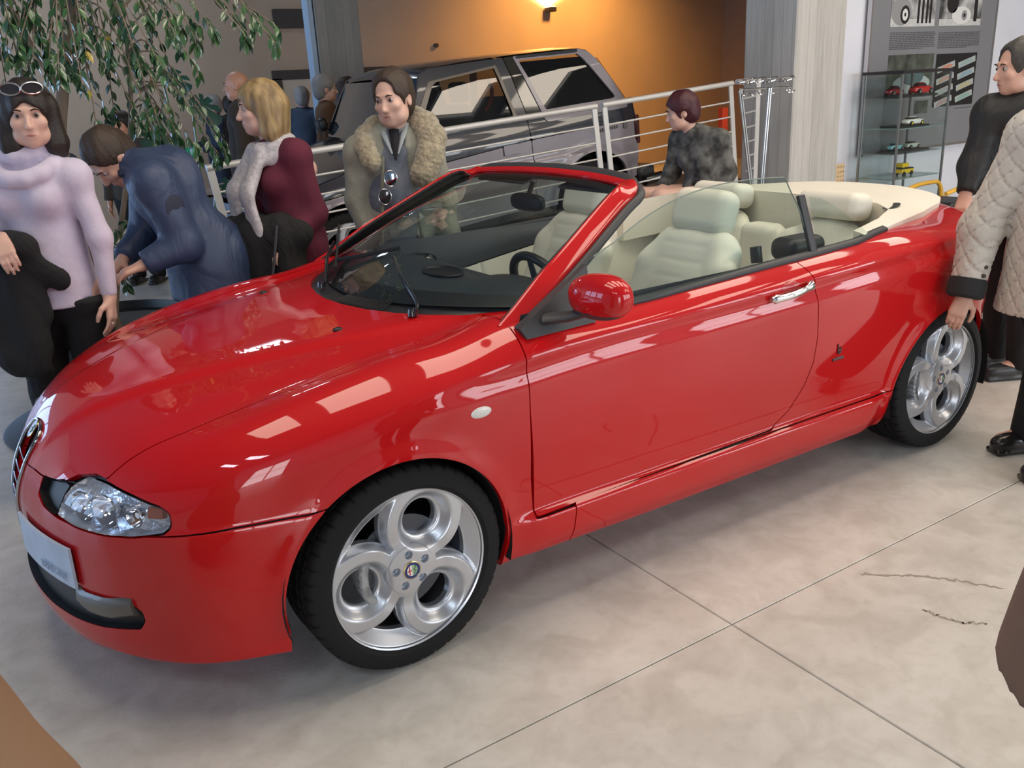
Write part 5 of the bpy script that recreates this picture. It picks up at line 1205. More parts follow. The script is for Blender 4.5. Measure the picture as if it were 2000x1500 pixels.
suvp('rear_upper', [(2.78, 1.235), (2.96, 1.235), (2.96, 1.15), (3.95, 1.15), (3.985, 1.03), (2.78, 1.02)], M_SD, arches=False, off=.004)
for x in (2.49,):
    for s in (0, 1):
        yy = suv_y(x, .97)-.004; yy = yy if s == 0 else SW_-yy
        h = MB().box((2.556, yy, .972), (.15, .014, .075), M3=np.array(Matrix.Rotation(.02, 3, 'Y')), bev=.006).build('door_handle', M_BLK, SUV); MB().box((2.556, yy+(-.008 if s == 0 else .008), .972), (.16, .006, .085), bev=.002).build('handle_surround', M_SG, h)
# badge of small raised letters behind the rear wheel arch, too small to read
b = MB(); r_ = random.Random(5)
for k in range(10): b.box((3.48+.028*k, suv_y(3.6, 1.0)-.004, .985+.001*k), (.018, .006, .022+.008*r_.random()))
b.box((3.83, suv_y(3.8, 1.0)-.005, .995), (.045, .006, .055)); b.build('side_lettering', M_STR, SUV)
# roof, windscreen, bonnet, tail: sections across the car
def across(name, prof, m, n=14, crown=.03, th=0, sides=True, smooth=True):
    G = []
    for x, z in prof:
        y0 = float(suv_y(np.array(x), np.array(z))); row = []
        for t in np.linspace(0, 1, n): y = y0+(SW_-2*y0)*t; row.append((x-crown*.5*(1-(2*t-1)**2)*(1 if name in ('windscreen', 'front_panel') else 0), y, z+crown*(1-(2*t-1)**4)*(1 if name in ('roof', 'bonnet') else 0)))
        G.append(row)
    return MB().grid(np.array(G)).build(name, m, SUV, auto=60, smooth=smooth)
across('roof', [(1.86, 1.63), (1.89, 1.665), (1.95, 1.692), (2.05, 1.710), (2.3, 1.722), (2.8, 1.724), (3.3, 1.716), (3.50, 1.706), (3.585, 1.683), (3.64, 1.63)], M_SD)
across('windscreen', [(1.655, 1.19), (1.87, 1.645)], mat('dark_mirror_glass', (.02, .03, .04), rough=.03, coat=1), crown=.16)
across('bonnet', [(.38, .86), (.40, .915), (.95, 1.02), (1.36, 1.11), (1.66, 1.18)], M_SD)
across('front_panel', [(.40, .45), (.37, .65), (.37, .80), (.38, .87)], M_BLK, crown=.12)
across('tailgate', [(3.64, 1.63), (3.93, 1.16), (3.99, 1.03), (4.02, .50)], M_SG, crown=0)
across('rear_window', [(3.67, 1.60), (3.90, 1.22)], M_SGL, crown=0).location = (.012, 0, .006)
across('underbody', [(.02, .44), (4.0, .50)], M_BLK, crown=0)
for z in np.arange(.62, .84, .045): MB().box((.32, SW_/2, z), (.03, SW_-.75, .014)).build('grille_slat', M_STR if False else CHR, SUV)
for s in (0, 1):
    y = .22 if s == 0 else SW_-.22
    for dy in (0,): MB().lathe([(.0001, .0), (.06, .012), (.085, .03), (.09, .06)], 20, 'x', (.315, y, .72)).build('headlamp', M_REFL2, SUV)
    MB().box((.36, y, .72), (.05, .27, .20), bev=.01).build('headlamp_frame', M_BLK, SUV)
    MB().box((4.015, .12 if s == 0 else SW_-.12, .93), (.05, .16, .26), bev=.01).build('tail_lamp', mat('dark_red_lens', (.05, .01, .01), rough=.2), SUV)
MB().box((.28, SW_/2, .50), (.16, SW_-.1, .18), bev=.03).build('front_bumper', M_BLK, SUV)
RB = MB().box((4.10, SW_/2, .50), (.20, SW_-.06, .17), bev=.03).build('rear_bumper', M_BLK, SUV)
MB().tube([(4.02, -.0, .45), (4.22, -.02, .46)], .05, 12).build('tow_step', mat('gloss_black', (.01, .01, .01), rough=.08, coat=1), RB)
for s in (0, 1):
    y = -.09 if s == 0 else SW_+.09
    o = SDF((1.55, y-.1, 1.18), (1.76, y+.1, 1.40), .01).ell((1.66, y, 1.30), (.05, .09, .065), k=0, p=3).build('door_mirror', M_BLK, SUV)
# cabin seen through the glass
M_SSE = mat('blue_grey_seat_cloth', (.055, .065, .085), rough=.9); M_SIN = mat('suv_interior_black', (.012, .012, .013), rough=.8)
MB().box((2.5, SW_/2, .62), (2.9, SW_-.22, .06)).build('cabin_floor', M_SIN, SUV)
for x in (2.02,):
    for y in (.50, SW_-.50):
        st = SDF((x-.35, y-.32, .6), (x+.55, y+.32, 1.60), .02).box((x, y, .80), (.26, .24, .09), .06, k=.04).box((x+.28, y, 1.08), (.07, .23, .30), .06, R=np.array(Matrix.Rotation(.18, 3, 'Y')), k=.04).build('front_seat', M_SSE, SUV)
        SDF((x+.2, y-.2, 1.35), (x+.55, y+.2, 1.62), .015).box((x+.38, y, 1.475), (.045, .13, .085), .04, k=0).build('head_restraint', M_SIN, st)
        for s in (-.05, .05): MB().tube([(x+.35, y+s, 1.34), (x+.37, y+s, 1.44)], .006, 6).build('restraint_post', CHR, st)
st = SDF((2.7, .2, .6), (3.4, SW_-.2, 1.45), .022).box((3.05, SW_/2, .85), (.22, .62, .08), .05, k=.04).box((3.22, SW_/2, 1.08), (.07, .62, .27), .06, R=np.array(Matrix.Rotation(.2, 3, 'Y')), k=.04).build('rear_seat', M_SSE, SUV)
MB().tube(smoothpath([(2.58, .28, 1.56), (2.60, .27, 1.45), (2.56, .26, 1.36), (2.50, .26, 1.30)], 14), .022, 8, squash=(1.2, .5)).build('seat_belt', mat('red_belt_web', (.35, .04, .03), rough=.7), SUV)
MB().box((1.78, SW_/2, 1.10), (.25, SW_-.4, .16), bev=.04).build('dashboard', M_SIN, SUV)
SUVW = []
for cx, cz in ((.97, .37), (3.42, .37)):
    for s in (0, 1):
        q = dup(WF, SUV); q.scale = (1.16, 1.05, 1.16); q.location = (cx, .14 if s == 0 else SW_-.14, cz); q.rotation_euler = (0, 0, 0 if s == 0 else pi)
        A = np.linspace(-.2, pi+.2, 24); y0, y1 = (.05, .4) if s == 0 else (SW_-.05, SW_-.4)
        MB().grid(np.array([[(cx+.455*cos(a), y, .38+.455*sin(a)) for y in (y0, y1)] for a in A])).build('wheel_housing', M_SIN, SUV, auto=None)

# ================================================================== PEOPLE
M_SKIN = mat('skin', (.62, .36, .27), rough=.5, var=.05, vscale=9); M_SKINP = mat('fair_skin', (.68, .42, .33), rough=.5, var=.05, vscale=9)
M_LIP = mat('lips', (.45, .17, .15), rough=.4); M_EYE = mat('eye_white', (.42, .38, .36), rough=.3); M_IRIS = mat('iris', (.05, .03, .02), rough=.15); M_BROW = mat('brow_hair', (.05, .03, .02), rough=.9)
def rotz(a): c, s = cos(a), sin(a); return np.array([[c, -s, 0], [s, c, 0], [0, 0, 1.]])
def rotx(a): c, s = cos(a), sin(a); return np.array([[1., 0, 0], [0, c, -s], [0, s, c]])
def roty(a): c, s = cos(a), sin(a); return np.array([[c, 0, s], [0, 1., 0], [-s, 0, c]])
def joints(H=1.72, over=None, pos=(0, 0, 0), rz=0, wj=None, female=False):
    k = H/1.72; sw = .165 if female else .185; hw = .095 if female else .09
    J = dict(pelvis=(0, 0, .96), waist=(0, 0, 1.10), chest=(0, .0, 1.29), neck=(0, .012, 1.46), head=(0, -.01, 1.615),
             shL=(sw, .01, 1.405), shR=(-sw, .01, 1.405), elL=(sw+.055, .03, 1.12), elR=(-sw-.055, .03, 1.12), wrL=(sw+.065, -.03, .875), wrR=(-sw-.065, -.03, .875),
             hipL=(hw, 0, .90), hipR=(-hw, 0, .90), knL=(hw+.01, -.015, .49), knR=(-hw-.01, -.015, .49), anL=(hw+.02, .02, .085), anR=(-hw-.02, .02, .085))
    J = {a: np.array(b, float)*k for a, b in J.items()}
    if over: 
        for a, b in over.items(): J[a] = np.array(b, float)
    if wj:
        R = rotz(rz)
        for a, b in wj.items(): J[a] = R.T@(np.array(b, float)-np.array(pos, float))
    J['k'] = k; return J
def limb(S, J, names, radii, k=.03, flat=None):
    for i in range(len(names)-1):
        a = J[names[i]] if isinstance(names[i], str) else np.array(names[i]); b = J[names[i+1]] if isinstance(names[i+1], str) else np.array(names[i+1]); S.cone(a, b, radii[i], radii[i+1], k, flat)
def hand_on(S, w, d, n, side, L=.175, curl=.5, h=.006, spread=.0):
    """palm from wrist w along d, palm facing n; five separate fingers, thumb off the side"""
    d = np.array(d, float); d /= np.linalg.norm(d); n = np.array(n, float); n -= d*(n@d); n /= np.linalg.norm(n); t = np.cross(d, n)*side   # t points to the thumb side
    s = L/.175; w = np.array(w, float); pc = w+d*.050*s; k = .010
    S.cone(w-d*.02, w+d*.02, .026*s, .026*s, .02, (n, .75)); 
    for o in (-.024, -.008, .008, .024): S.cone(w+d*.02*s+t*o*.7*s, w+d*.088*s+t*o*s, .015*s, .0125*s, .012)
    for i, (o, ln) in enumerate(((.026, .070), (.009, .080), (-.009, .074), (-.025, .058))):
        p0 = w+d*.090*s+t*o*s; ang = curl*.55; dd = d.copy(); r = .0090*s; pts = [p0]
        for j, f in enumerate((.42, .32, .26)):
            c_, s_ = cos(ang), sin(ang); dd = dd*c_+n*s_; dd /= np.linalg.norm(dd); pts.append(pts[-1]+(dd+t*o*spread)*ln*f*s); ang = curl*.6
        for j in range(3): S.cone(pts[j], pts[j+1], r*(1-.10*j), r*(.92-.10*j), .003)
    p0 = w+d*.030*s+t*.024*s+n*.004; p1 = p0+(d*.55+t*.62+n*.35)*.042*s; p2 = p1+(d*.85+t*.15+n*.35)*.032*s; p3 = p2+(d*.9-t*.1+n*.35)*.024*s
    S.cone(p0, p1, .014*s, .0115*s, .012); S.cone(p1, p2, .0108*s, .0098*s, .003); S.cone(p2, p3, .0098*s, .008*s, .003)
def head_on(S, c, R, s=1.0, female=False, h=.006):
    q = lambda x, y, z: c+R@(np.array([x, y, z])*s)
    S.ell(q(0, .018, .030), (.076*s, .094*s, .088*s), R, .02); S.ell(q(0, -.020, -.035), (.060*s, .068*s, .075*s), R, .035)
    S.ell(q(0, -.058, -.088), (.026*s if not female else .021*s, .020*s, .018*s), R, .03)      # chin
    for x in (-1, 1):
        S.ell(q(x*.045, -.025, -.070), (.020*s, .035*s, .025*s), R, .03)      # jaw
        S.ell(q(x*.040, -.064, -.018), (.022*s, .016*s, .018*s), R, .02)      # cheek
        S.ell(q(x*.031, -.083, .012), (.017*s, .013*s, .011*s), R, .010, 's')   # eye socket
        S.ell(q(x*.078, .010, -.008), (.008*s, .019*s, .032*s), R, .008)       # ear
        S.ell(q(x*.083, .004, -.004), (.004*s, .009*s, .016*s), R, .004, 's')
    S.cone(q(-.034, -.078, .030), q(.034, -.078, .030), .0075*s, .0075*s, .016)  # brow ridge
    S.cone(q(0, -.083, .012), q(0, -.104, -.026), .0065*s, .0105*s, .010); S.ell(q(0, -.098, -.030), (.016*s, .011*s, .009*s), R, .008)  # nose
    S.cone(q(-.018, -.081, -.056), q(.018, -.081, -.056), .0055*s, .0055*s, .008); S.cone(q(-.015, -.079, -.066), q(.015, -.079, -.066), .0065*s, .0065*s, .008)
def body_mesh(t, J, R, skin, h, hands=(), female=False, hs=1.0, name='body'):
    pts = np.array([J[a] for a in J if a not in ('k',) and not a.startswith('_')]); lo = pts.min(0)-.16; hi = pts.max(0)+.20; k = J['k']
    for w, d, n, s, cu in hands: lo = np.minimum(lo, np.array(w)-.22); hi = np.maximum(hi, np.array(w)+.22)
    S = SDF(lo, hi, h); fx_ = (J['shL']-J['shR']); fx_ /= np.linalg.norm(fx_)+1e-9
    up = J['neck']-J['pelvis']; up /= np.linalg.norm(up); fr = np.cross(fx_, up); fr /= np.linalg.norm(fr)+1e-9
    S.cone(J['pelvis'], J['waist'], .125*k, .110*k, .05, (fr, .8)); S.cone(J['waist'], J['chest'], .110*k, .130*k, .05, (fr, .75)); S.cone(J['chest'], (J['shL']+J['shR'])/2, .125*k, .085*k, .05, (fr, .7))
    S.cone(J['shL'], J['shR'], .058*k, .058*k, .05); S.cone((J['shL']+J['shR'])/2, J['neck'], .066*k, .056*k, .04); S.cone(J['neck'], J['head']-R@np.array([0, -.015, .03]), .054*k if not female else .048*k, .056*k if not female else .048*k, .025)
    for s in 'LR':
        limb(S, J, ['sh'+s, 'el'+s, 'wr'+s], [.050*k, .040*k, .026*k]); limb(S, J, ['hip'+s, 'kn'+s, 'an'+s], [.085*k, .056*k, .040*k]); S.cone(J['an'+s], J['an'+s]+np.array([0, -.14, -.045])*k, .038*k, .03*k, .03)
    if female: 
        for x in (-.065, .065): S.ell(J['chest']+fx_*x-fr*(-.0)+np.cross(up, fx_)*-.0+(-np.cross(fx_, up)*-1)*-.10+up*.02, (.055, .055, .055), None, .03)
    head_on(S, J['head'], R, hs, female, h)
    for w, d, n, s, cu in hands: hand_on(S, w, d, n, s, curl=cu)
    o = S.build(name, skin, t, relax=1 if h > .008 else 0); return o
def face_bits(t, J, R, hs, body, brow=M_BROW, lips=True):
    q = lambda x, y, z: J['head']+R@(np.array([x, y, z])*hs)
    for x in (-1, 1):
        e = MB().lathe([(.0001, -.0105), (.006, -.0088), (.0092, -.005), (.0105, 0), (.0092, .005), (.0001, .0105)], 12, 'y'); V = np.array(e.V)@R.T*hs+q(x*.031, -.0735, .011); MB().add(V, e.F).build('eye', M_EYE, body)
        e = MB().lathe([(.0001, -.0112), (.0066, -.0095)], 12, 'y'); V = np.array(e.V)@R.T*hs+q(x*.031, -.0735, .011); MB().add(V, e.F).build('iris', M_IRIS, body)
        MB().tube([q(x*.016, -.088, .029), q(x*.030, -.090, .034), q(x*.046, -.080, .030)], [.0028*hs, .0035*hs, .002*hs], 6).build('eyebrow', brow, body)
    if lips: MB().tube([q(-.020, -.0835, -.060), q(0, -.0885, -.059), q(.020, -.0835, -.060)], [.002*hs, .0045*hs, .002*hs], 6).build('mouth', M_LIP, body)
def folds(a=.004, f=26., seed=0):
    r = np.random.RandomState(seed); ph = r.rand(6)*6.28
    return lambda X, Y, Z: a*(np.sin(f*Z+4*np.sin(9*X+ph[0])+3*np.sin(8*Y+ph[1])+ph[2])*.5+.5*np.sin(f*.55*Z-11*X+7*Y+ph[3]))*(.6+.4*np.sin(7*X+5*Z+ph[4]))
def top(t, J, m, h, name='sweater', pad=.018, hem=.86, sleeve=.0, female=False, collar=None, seed=1, fold=.004, hemflare=0., arms='LR', armpad=None, belly=0, neckcut=.0):
    t['_hem'] = hem if '_hem' not in t else min(t['_hem'], hem)
    pts = np.array([J[a] for a in ('pelvis', 'waist', 'chest', 'neck', 'shL', 'shR', 'elL', 'elR', 'wrL', 'wrR', 'hipL', 'hipR')]); lo = pts.min(0)-.24; hi = pts.max(0)+.24; lo[2] = min(lo[2], hem-.03); S = SDF(lo, hi, h); k = J['k']; ap = pad if armpad is None else armpad
    fx_ = (J['shL']-J['shR']); fx_ /= np.linalg.norm(fx_); up = J['neck']-J['pelvis']; up /= np.linalg.norm(up); fr = np.cross(fx_, up)
    p = pad; hemc = (J['hipL']+J['hipR'])/2; hemc = np.array([hemc[0], hemc[1], min(hem, hemc[2])])
    S.cone(hemc, J['waist'], .150*k+p+hemflare, .122*k+p, .06, (fr, .86)); S.cone(J['pelvis'], J['waist'], .140*k+p, .120*k+p, .05, (fr, .78)); S.cone(J['waist'], J['chest'], .118*k+p, .138*k+p, .06, (fr, .74)); S.cone(J['chest'], (J['shL']+J['shR'])/2, .135*k+p, .085*k+p, .05, (fr, .7))
    S.cone(J['shL'], J['shR'], .062*k+p*.8, .062*k+p*.8, .05); 
    if collar is not None: S.cone((J['shL']+J['shR'])/2, J['neck']+(J['head']-J['neck'])*.25, .085*k, collar, .03)
    else: S.cone((J['shL']+J['shR'])/2, J['neck'], .075*k, .062*k, .03)
    fwd = np.cross(up, fx_)*-1
    if female:
        for x in (-.07, .07): S.ell(J['chest']+fx_*x+(-fr if fr[1] > 0 else fr)*.085+up*.0, (.068, .062, .068), None, .05)
    if belly: S.ell(J['waist']+(-fr if fr[1] > 0 else fr)*.05, (.13, .12, .15), None, .06)
    for s in arms: limb(S, J, ['sh'+s, 'el'+s, 'wr'+s], [.056*k+ap, .046*k+ap, .034*k+ap*.9], .035)
    if fold: S.wave(folds(fold, seed=seed))
    S.plane((0, 0, hem), (0, 0, -1), .008)
    for s in arms:
        e = J['wr'+s]-J['el'+s]; e /= np.linalg.norm(e); a, b = S.box_idx(J['wr'+s]-.11, J['wr'+s]+.11); X, Y, Z = S.pts(a, b); c = J['wr'+s]-e*sleeve; v = (X-c[0])*e[0]+(Y-c[1])*e[1]+(Z-c[2])*e[2]
        sl = (slice(a[0], b[0]), slice(a[1], b[1]), slice(a[2], b[2])); rr = np.sqrt((X-c[0])**2+(Y-c[1])**2+(Z-c[2])**2); S.d[sl] = np.where(rr < .105, np.maximum(S.d[sl], v), S.d[sl])
    return S
def trousers(t, J, m, h, name='trousers', pad=.016, wid=.055, hem=.05, seed=3, topz=None):
    topz = topz or t.get('_hem', None)
    pts = np.array([J[a] for a in ('pelvis', 'hipL', 'hipR', 'knL', 'knR', 'anL', 'anR')]); S = SDF(pts.min(0)-.20, pts.max(0)+.18, h); k = J['k']
    S.cone(J['hipL'], J['hipR'], .108*k+pad, .108*k+pad, .05); S.cone(J['pelvis'], (J['hipL']+J['hipR'])/2, .118*k+pad, .118*k+pad, .05, ((0, 1, 0), .85))
    for s in 'LR': limb(S, J, ['hip'+s, 'kn'+s, 'an'+s], [.092*k+pad, .062*k+pad, wid*k+pad], .03)
    S.wave(folds(.004, 20, seed)); S.plane((0, 0, min(J['anL'][2], J['anR'][2])-.035), (0, 0, -1))
    if topz: S.plane((0, 0, topz+.03), (0, 0, 1))
    return S.build(name, m, t)
def shoes(t, J, m, rzs=(0, 0), L=.27, heel=.0):
    for s, a in zip('LR', rzs):
        R = rotz(a); c = J['an'+s]; g = c[2]-.085*J['k']; S = SDF(c+[-.30, -.32, -.13], c+[.30, .24, .10], .008)
        S.ell(c+R@np.array([0, -.105, 0])+[0, 0, g+.045-c[2]], (.046, .105, .042), R, .02, p=2.4); S.ell(c+R@np.array([0, .02, 0])+[0, 0, g+.055-c[2]], (.040, .060, .055), R, .03); S.cone(c+[0, 0, -.01], c+[0, 0, .03], .045, .042, .02)
        S.box(c+R@np.array([0, -.055, 0])+[0, 0, g+.012-c[2]], (.046, .150, .012), .01, R, .006); S.plane((0, 0, g+.002), (0, 0, -1)); S.build('shoe', m, t)
def shorthair(t, J, R, hs, m, h=.007, recede=.0, name='hair', vol=.012, back=0.0):
    S = SDF(J['head']-.20, J['head']+.20, h); q = lambda x, y, z: J['head']+R@(np.array([x, y, z])*hs)
    S.ell(q(0, .022, .036), ((.079+vol)*hs, (.096+vol)*hs, (.090+vol)*hs), R, .01); S.ell(q(0, .05, -.02), ((.070+vol*.7)*hs, (.062+vol)*hs, .080*hs), R, .02)
    S.ell(q(0, -.095, -.030), (.085*hs, .080*hs, .098*hs), R, .012, 's'); S.ell(q(0, -.06, -.12), (.12*hs, .10*hs, .09*hs), R, .01, 's')
    for x in (-1, 1): S.ell(q(x*.085, .0, -.022), (.022*hs, .026*hs, .036*hs), R, .008, 's')
    if recede: S.ell(q(0, -.085, .055), (.055*hs, .05*hs, .045*hs), R, .015, 's')
    r = np.random.RandomState(5); S.wave(lambda X, Y, Z: .0022*np.sin(170*X+40*Z)*np.sin(150*Y+60*Z)+.0025*np.sin(60*X+55*Y)); return S.build(name, m, t)
def longhair(t, J, R, hs, m, h=.008, L=.30, name='hair', spread=.09, fringe=False, fwd=0.0):
    c = J['head']; S = SDF(c-[.24, .24, L+.12], c+[.24, .24, .20], h); q = lambda x, y, z: c+R@(np.array([x, y, z])*hs)
    S.ell(q(0, .020, .036), (.092*hs, .110*hs, .102*hs), R, .01)
    for x in (-1, 1):
        S.cone(q(x*.070, .0, .03), q(x*spread, -.01+fwd, -.10), .038*hs, .040*hs, .03); S.cone(q(x*spread, -.01+fwd, -.10), q(x*(spread*.98), -.0+fwd, -L), .040*hs, .020*hs, .03)
    S.cone(q(0, .07, .0), q(0, .075, -L*.75), .075*hs, .050*hs, .03); S.cone(q(-.05, .05, .0), q(-.06, .06, -L*.9), .05*hs, .025*hs, .03); S.cone(q(.05, .05, .0), q(.06, .06, -L*.9), .05*hs, .025*hs, .03)
    S.ell(q(0, -.085, -.035), (.056*hs, .090*hs, .088*hs), R, .014, 's')
    S.wave(lambda X, Y, Z: .0035*np.sin(95*X+8*Z)*np.sin(85*Y-7*Z)); return S.build(name, m, t)
def person(label, pos, rz, group=None): return thing('person', label, 'person', pos, rz, group)
def legs_on_floor(J): pass
# ---------------- woman in lavender sweater, left
P = (-.575, 1.135, 0); rz = -.42; t = person('woman in a lavender cowl-neck sweater with sunglasses on her head, far left', P, rz)
Rw = rotz(rz); J = joints(1.74, None, P, rz, dict(shL=(-.435, 1.03, 1.375), elL=(-.390, .995, 1.13), wrL=(-.400, .985, .89), shR=(-.71, 1.205, 1.385), elR=(-.795, 1.13, 1.13), wrR=(-.735, .985, 1.165), head=(-.545, 1.06, 1.612)), female=True)
R = rotz(.25)@rotx(.10); hs = 1.03
hL = (J['wrL'], J['wrL']-J['elL']+np.array([0, -.04, 0]), np.array([-1., .1, 0]), -1, .45)
wr = J['wrR']; hR = (wr, np.array([.25, -.60, -.35]), np.array([.2, .3, -1.]), -1, 1.6)
B = body_mesh(t, J, R, M_SKINP, .0062, [hL, hR], True, hs); face_bits(t, J, R, hs, B)
M_LAV = mat('lavender_knit', (.60, .54, .67), rough=.9, var=.03, vscale=30, bump=.0012, bscale=160, sheen=.3, fold=.010, fscale=4)
S = top(t, J, M_LAV, .0095, pad=.010, hem=.865, female=True, seed=4, fold=.0035, armpad=-.003, hemflare=.012); S.cone(J['neck']+[-.075, -.03, .0], J['neck']+[.075, -.03, .0], .045, .045, .04)
th = np.linspace(0, 2*pi, 15); cp = [J['neck']+np.array([.085*cos(a), .080*sin(a)-.020, .030+.040*sin(a)]) for a in th]
for a, b in zip(cp[:-1], cp[1:]): S.cone(a, b, .032, .032, .006)
cp = [J['neck']+np.array([.118*cos(a), .112*sin(a)-.045, -.030+.065*sin(a)]) for a in th]
for a, b in zip(cp[:-1], cp[1:]): S.cone(a, b, .034, .034, .006)
S.ell(J['neck']+[0, -.02, .06], (.055, .05, .06), None, .01, 's'); S.build('sweater', M_LAV, t)
M_BLKCL = mat('black_cloth', (.010, .010, .012), rough=.9, fold=.02, fscale=5)
trousers(t, J, M_BLKCL, .011, wid=.075); shoes(t, J, mat('brown_shoe_leather', (.10, .05, .03), rough=.5))
M_HDK = mat('dark_brown_hair', (.018, .012, .010), rough=.55, bump=.002, bscale=90); longhair(t, J, R, hs, M_HDK, .007, .20, spread=.074)
q = lambda x, y, z: J['head']+R@(np.array([x, y, z])*hs); M_SG_ = mat('sunglass_lens', (.03, .03, .035), rough=.05, coat=1); M_SGF = mat('silver_frame', (.6, .6, .6), rough=.2, metal=.9)
gl = MB()
for x in (-1, 1): V = []; F = []; 
b = MB(); 
for x in (-1, 1):
    G = [[q(x*(.036+.034*cos(a)*r_)+0, -.070-.022*(1-abs(x*(.036+.034*cos(a)*r_))/.08)+.01, .105+.020*sin(a)*r_+.0) for r_ in (0.02, .5, 1)] for a in np.linspace(0, 2*pi, 21)]; b.grid(np.array(G))
SGW = b.build('sunglasses', M_SG_, t, auto=None)
for x in (-1, 1):
    MB().tube([q(x*(.036+.035*cos(a)), -.083+.02*abs(.036+.034*cos(a))/.07, .105+.021*sin(a)) for a in np.linspace(0, 2*pi, 21)[:-1]], .003, 6, closed=True).build('lens_rim', M_SGF, SGW); MB().tube([q(x*.072, -.065, .105), q(x*.090, .0, .075), q(x*.085, .06, .03)], .0028, 6).build('glasses_arm', M_SGF, SGW)
MB().tube([hL[0]+(hL[1]/np.linalg.norm(hL[1]))*.112+np.array([.013*cos(a)-.004, .013*sin(a)-.008, .004]) for a in np.linspace(0, 2*pi, 13)[:-1]], .0016, 6, closed=True).build('ring', CHR, t)
# the black coat she carries over her right forearm: a thing of its own
ct = np.array([-.70, 1.03, 1.10]); S = SDF(ct+[-.45, -.42, -.62], ct+[.35, .35, .22], .012); a0 = np.array([-.80, 1.10, 1.12]); a1 = np.array([-.675, .985, 1.13])
S.cone(a0, a1, .075, .065, .04)
for (x, y, z, r) in ((-.80, 1.04, .72, .085), (-.74, .98, .66, .08), (-.69, .985, .74, .07), (-.655, .98, .86, .055), (-.86, 1.08, .80, .08)): S.cone(a0*.5+a1*.5+np.array([(x+.735)*.4, (y-1.03)*.4, -.05]), (x, y, z), .075, r*.85, .05, ((.53, .85, 0), .55))
S.cone((-.66, .975, 1.06), (-.575, .965, .99), .055, .045, .03, ((.53, .85, 0), .6)); S.cone((-.78, 1.02, .70), (-.70, 1.0, .60), .05, .045, .04)
S.wave(lambda X, Y, Z: .007*np.sin(34*X-20*Y+5*Z)+.004*np.sin(50*X+11*Z)); S.plane((0, 0, .615), (0, 0, -1), .02); o = S.build('carried_coat', M_BLKCL, None); tag(o, 'black coat draped over the forearm of the woman in lavender', 'coat')
# ---------------- man bending forward in a navy jacket
P = (.07, 1.26, 0); rz = -1.25; t = person('man in navy jacket and jeans bending over the far wing', P, rz)
J = joints(1.76, None, P, rz, dict(pelvis=(.09, 1.27, .93), waist=(.045, 1.29, 1.07), chest=(-.055, 1.30, 1.25), neck=(-.155, 1.335, 1.385), head=(-.235, 1.36, 1.415), shL=(-.115, 1.14, 1.315), shR=(-.065, 1.48, 1.33), elL=(-.045, 1.10, 1.04), elR=(-.13, 1.50, 1.05), wrL=(-.215, 1.13, .975), wrR=(-.25, 1.42, .97), hipL=(.07, 1.17, .90), hipR=(.09, 1.36, .90), knL=(.03, 1.18, .49), knR=(.05, 1.36, .49), anL=(.06, 1.18, .085), anR=(.08, 1.37, .085)))
R = rotz(.0)@rotx(.95); hs = 1.05
hL = (J['wrL'], J['wrL']-J['elL']+np.array([.0, -.1, 0]), np.array([0, .3, -1.]), -1, .6); hR = (J['wrR'], J['wrR']-J['elR'], np.array([0, .3, -1.]), 1, .6)
B = body_mesh(t, J, R, M_SKIN, .0070, [hL, hR], False, hs); face_bits(t, J, R, hs, B)
M_NAVY = mat('navy_nylon', (.035, .055, .115), rough=.5, var=.10, vscale=7, fold=.022, fscale=5); S = top(t, J, M_NAVY, .0105, pad=.040, hem=.775, seed=8, fold=.007, armpad=.024, hemflare=.01, collar=.062); S.ell(J['chest']+[0, .06, .04], (.17, .11, .17), None, .06)
S.cone(J['pelvis']+[0, .04, .02], (J['hipL']+J['hipR'])/2+[0, .03, -.14], .172, .175, .06); S.plane((0, 0, .765), (0, 0, -1), .01)
JK = S.build('jacket', M_NAVY, t)
nk = J['neck']; MB().tube([nk+np.array([.075*cos(a), .065*sin(a), -.01+.02*sin(a)]) for a in np.linspace(0, 2*pi, 21)[:-1]], .022, 8, closed=True).build('collar', mat('navy_collar', (.02, .03, .06), rough=.7), JK)
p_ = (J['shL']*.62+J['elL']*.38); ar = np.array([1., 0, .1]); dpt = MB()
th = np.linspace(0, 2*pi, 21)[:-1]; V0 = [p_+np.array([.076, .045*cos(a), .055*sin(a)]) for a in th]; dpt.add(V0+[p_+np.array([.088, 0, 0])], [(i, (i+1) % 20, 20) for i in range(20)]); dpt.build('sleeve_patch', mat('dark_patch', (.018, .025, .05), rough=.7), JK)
M_JEAN = mat('blue_denim', (.05, .12, .25), rough=.85, var=.12, vscale=9, bump=.001, bscale=220); trousers(t, J, M_JEAN, .011); shoes(t, J, mat('black_shoe', (.015, .014, .014), rough=.35))
shorthair(t, J, R, hs, mat('brown_hair', (.045, .028, .018), rough=.6, bump=.002, bscale=90), .007, vol=.007)
# ---------------- blonde woman, burgundy sweater, pale scarf
P = (.50, 1.30, 0); rz = -1.50; t = person('blonde woman in burgundy top and pale scarf, walking left', P, rz)
J = joints(1.70, None, P, rz, dict(head=(.43, 1.29, 1.585), neck=(.475, 1.275, 1.43), pelvis=(.535, 1.27, .95), waist=(.52, 1.27, 1.10), chest=(.49, 1.28, 1.27), shL=(.525, 1.15, 1.375), elL=(.585, 1.145, 1.10), wrL=(.42, 1.10, 1.00), shR=(.47, 1.42, 1.38), elR=(.42, 1.46, 1.12), wrR=(.30, 1.36, 1.02)), female=True)
R = rotz(-.15)@rotx(.08); hs = 1.0
hL = (J['wrL'], J['wrL']-J['elL'], np.array([0, 0, -1.]), -1, .9); hR = (J['wrR'], J['wrR']-J['elR'], np.array([0, 0, -1.]), 1, .9)
B = body_mesh(t, J, R, M_SKINP, .0072, [hL, hR], True, hs); face_bits(t, J, R, hs, B)
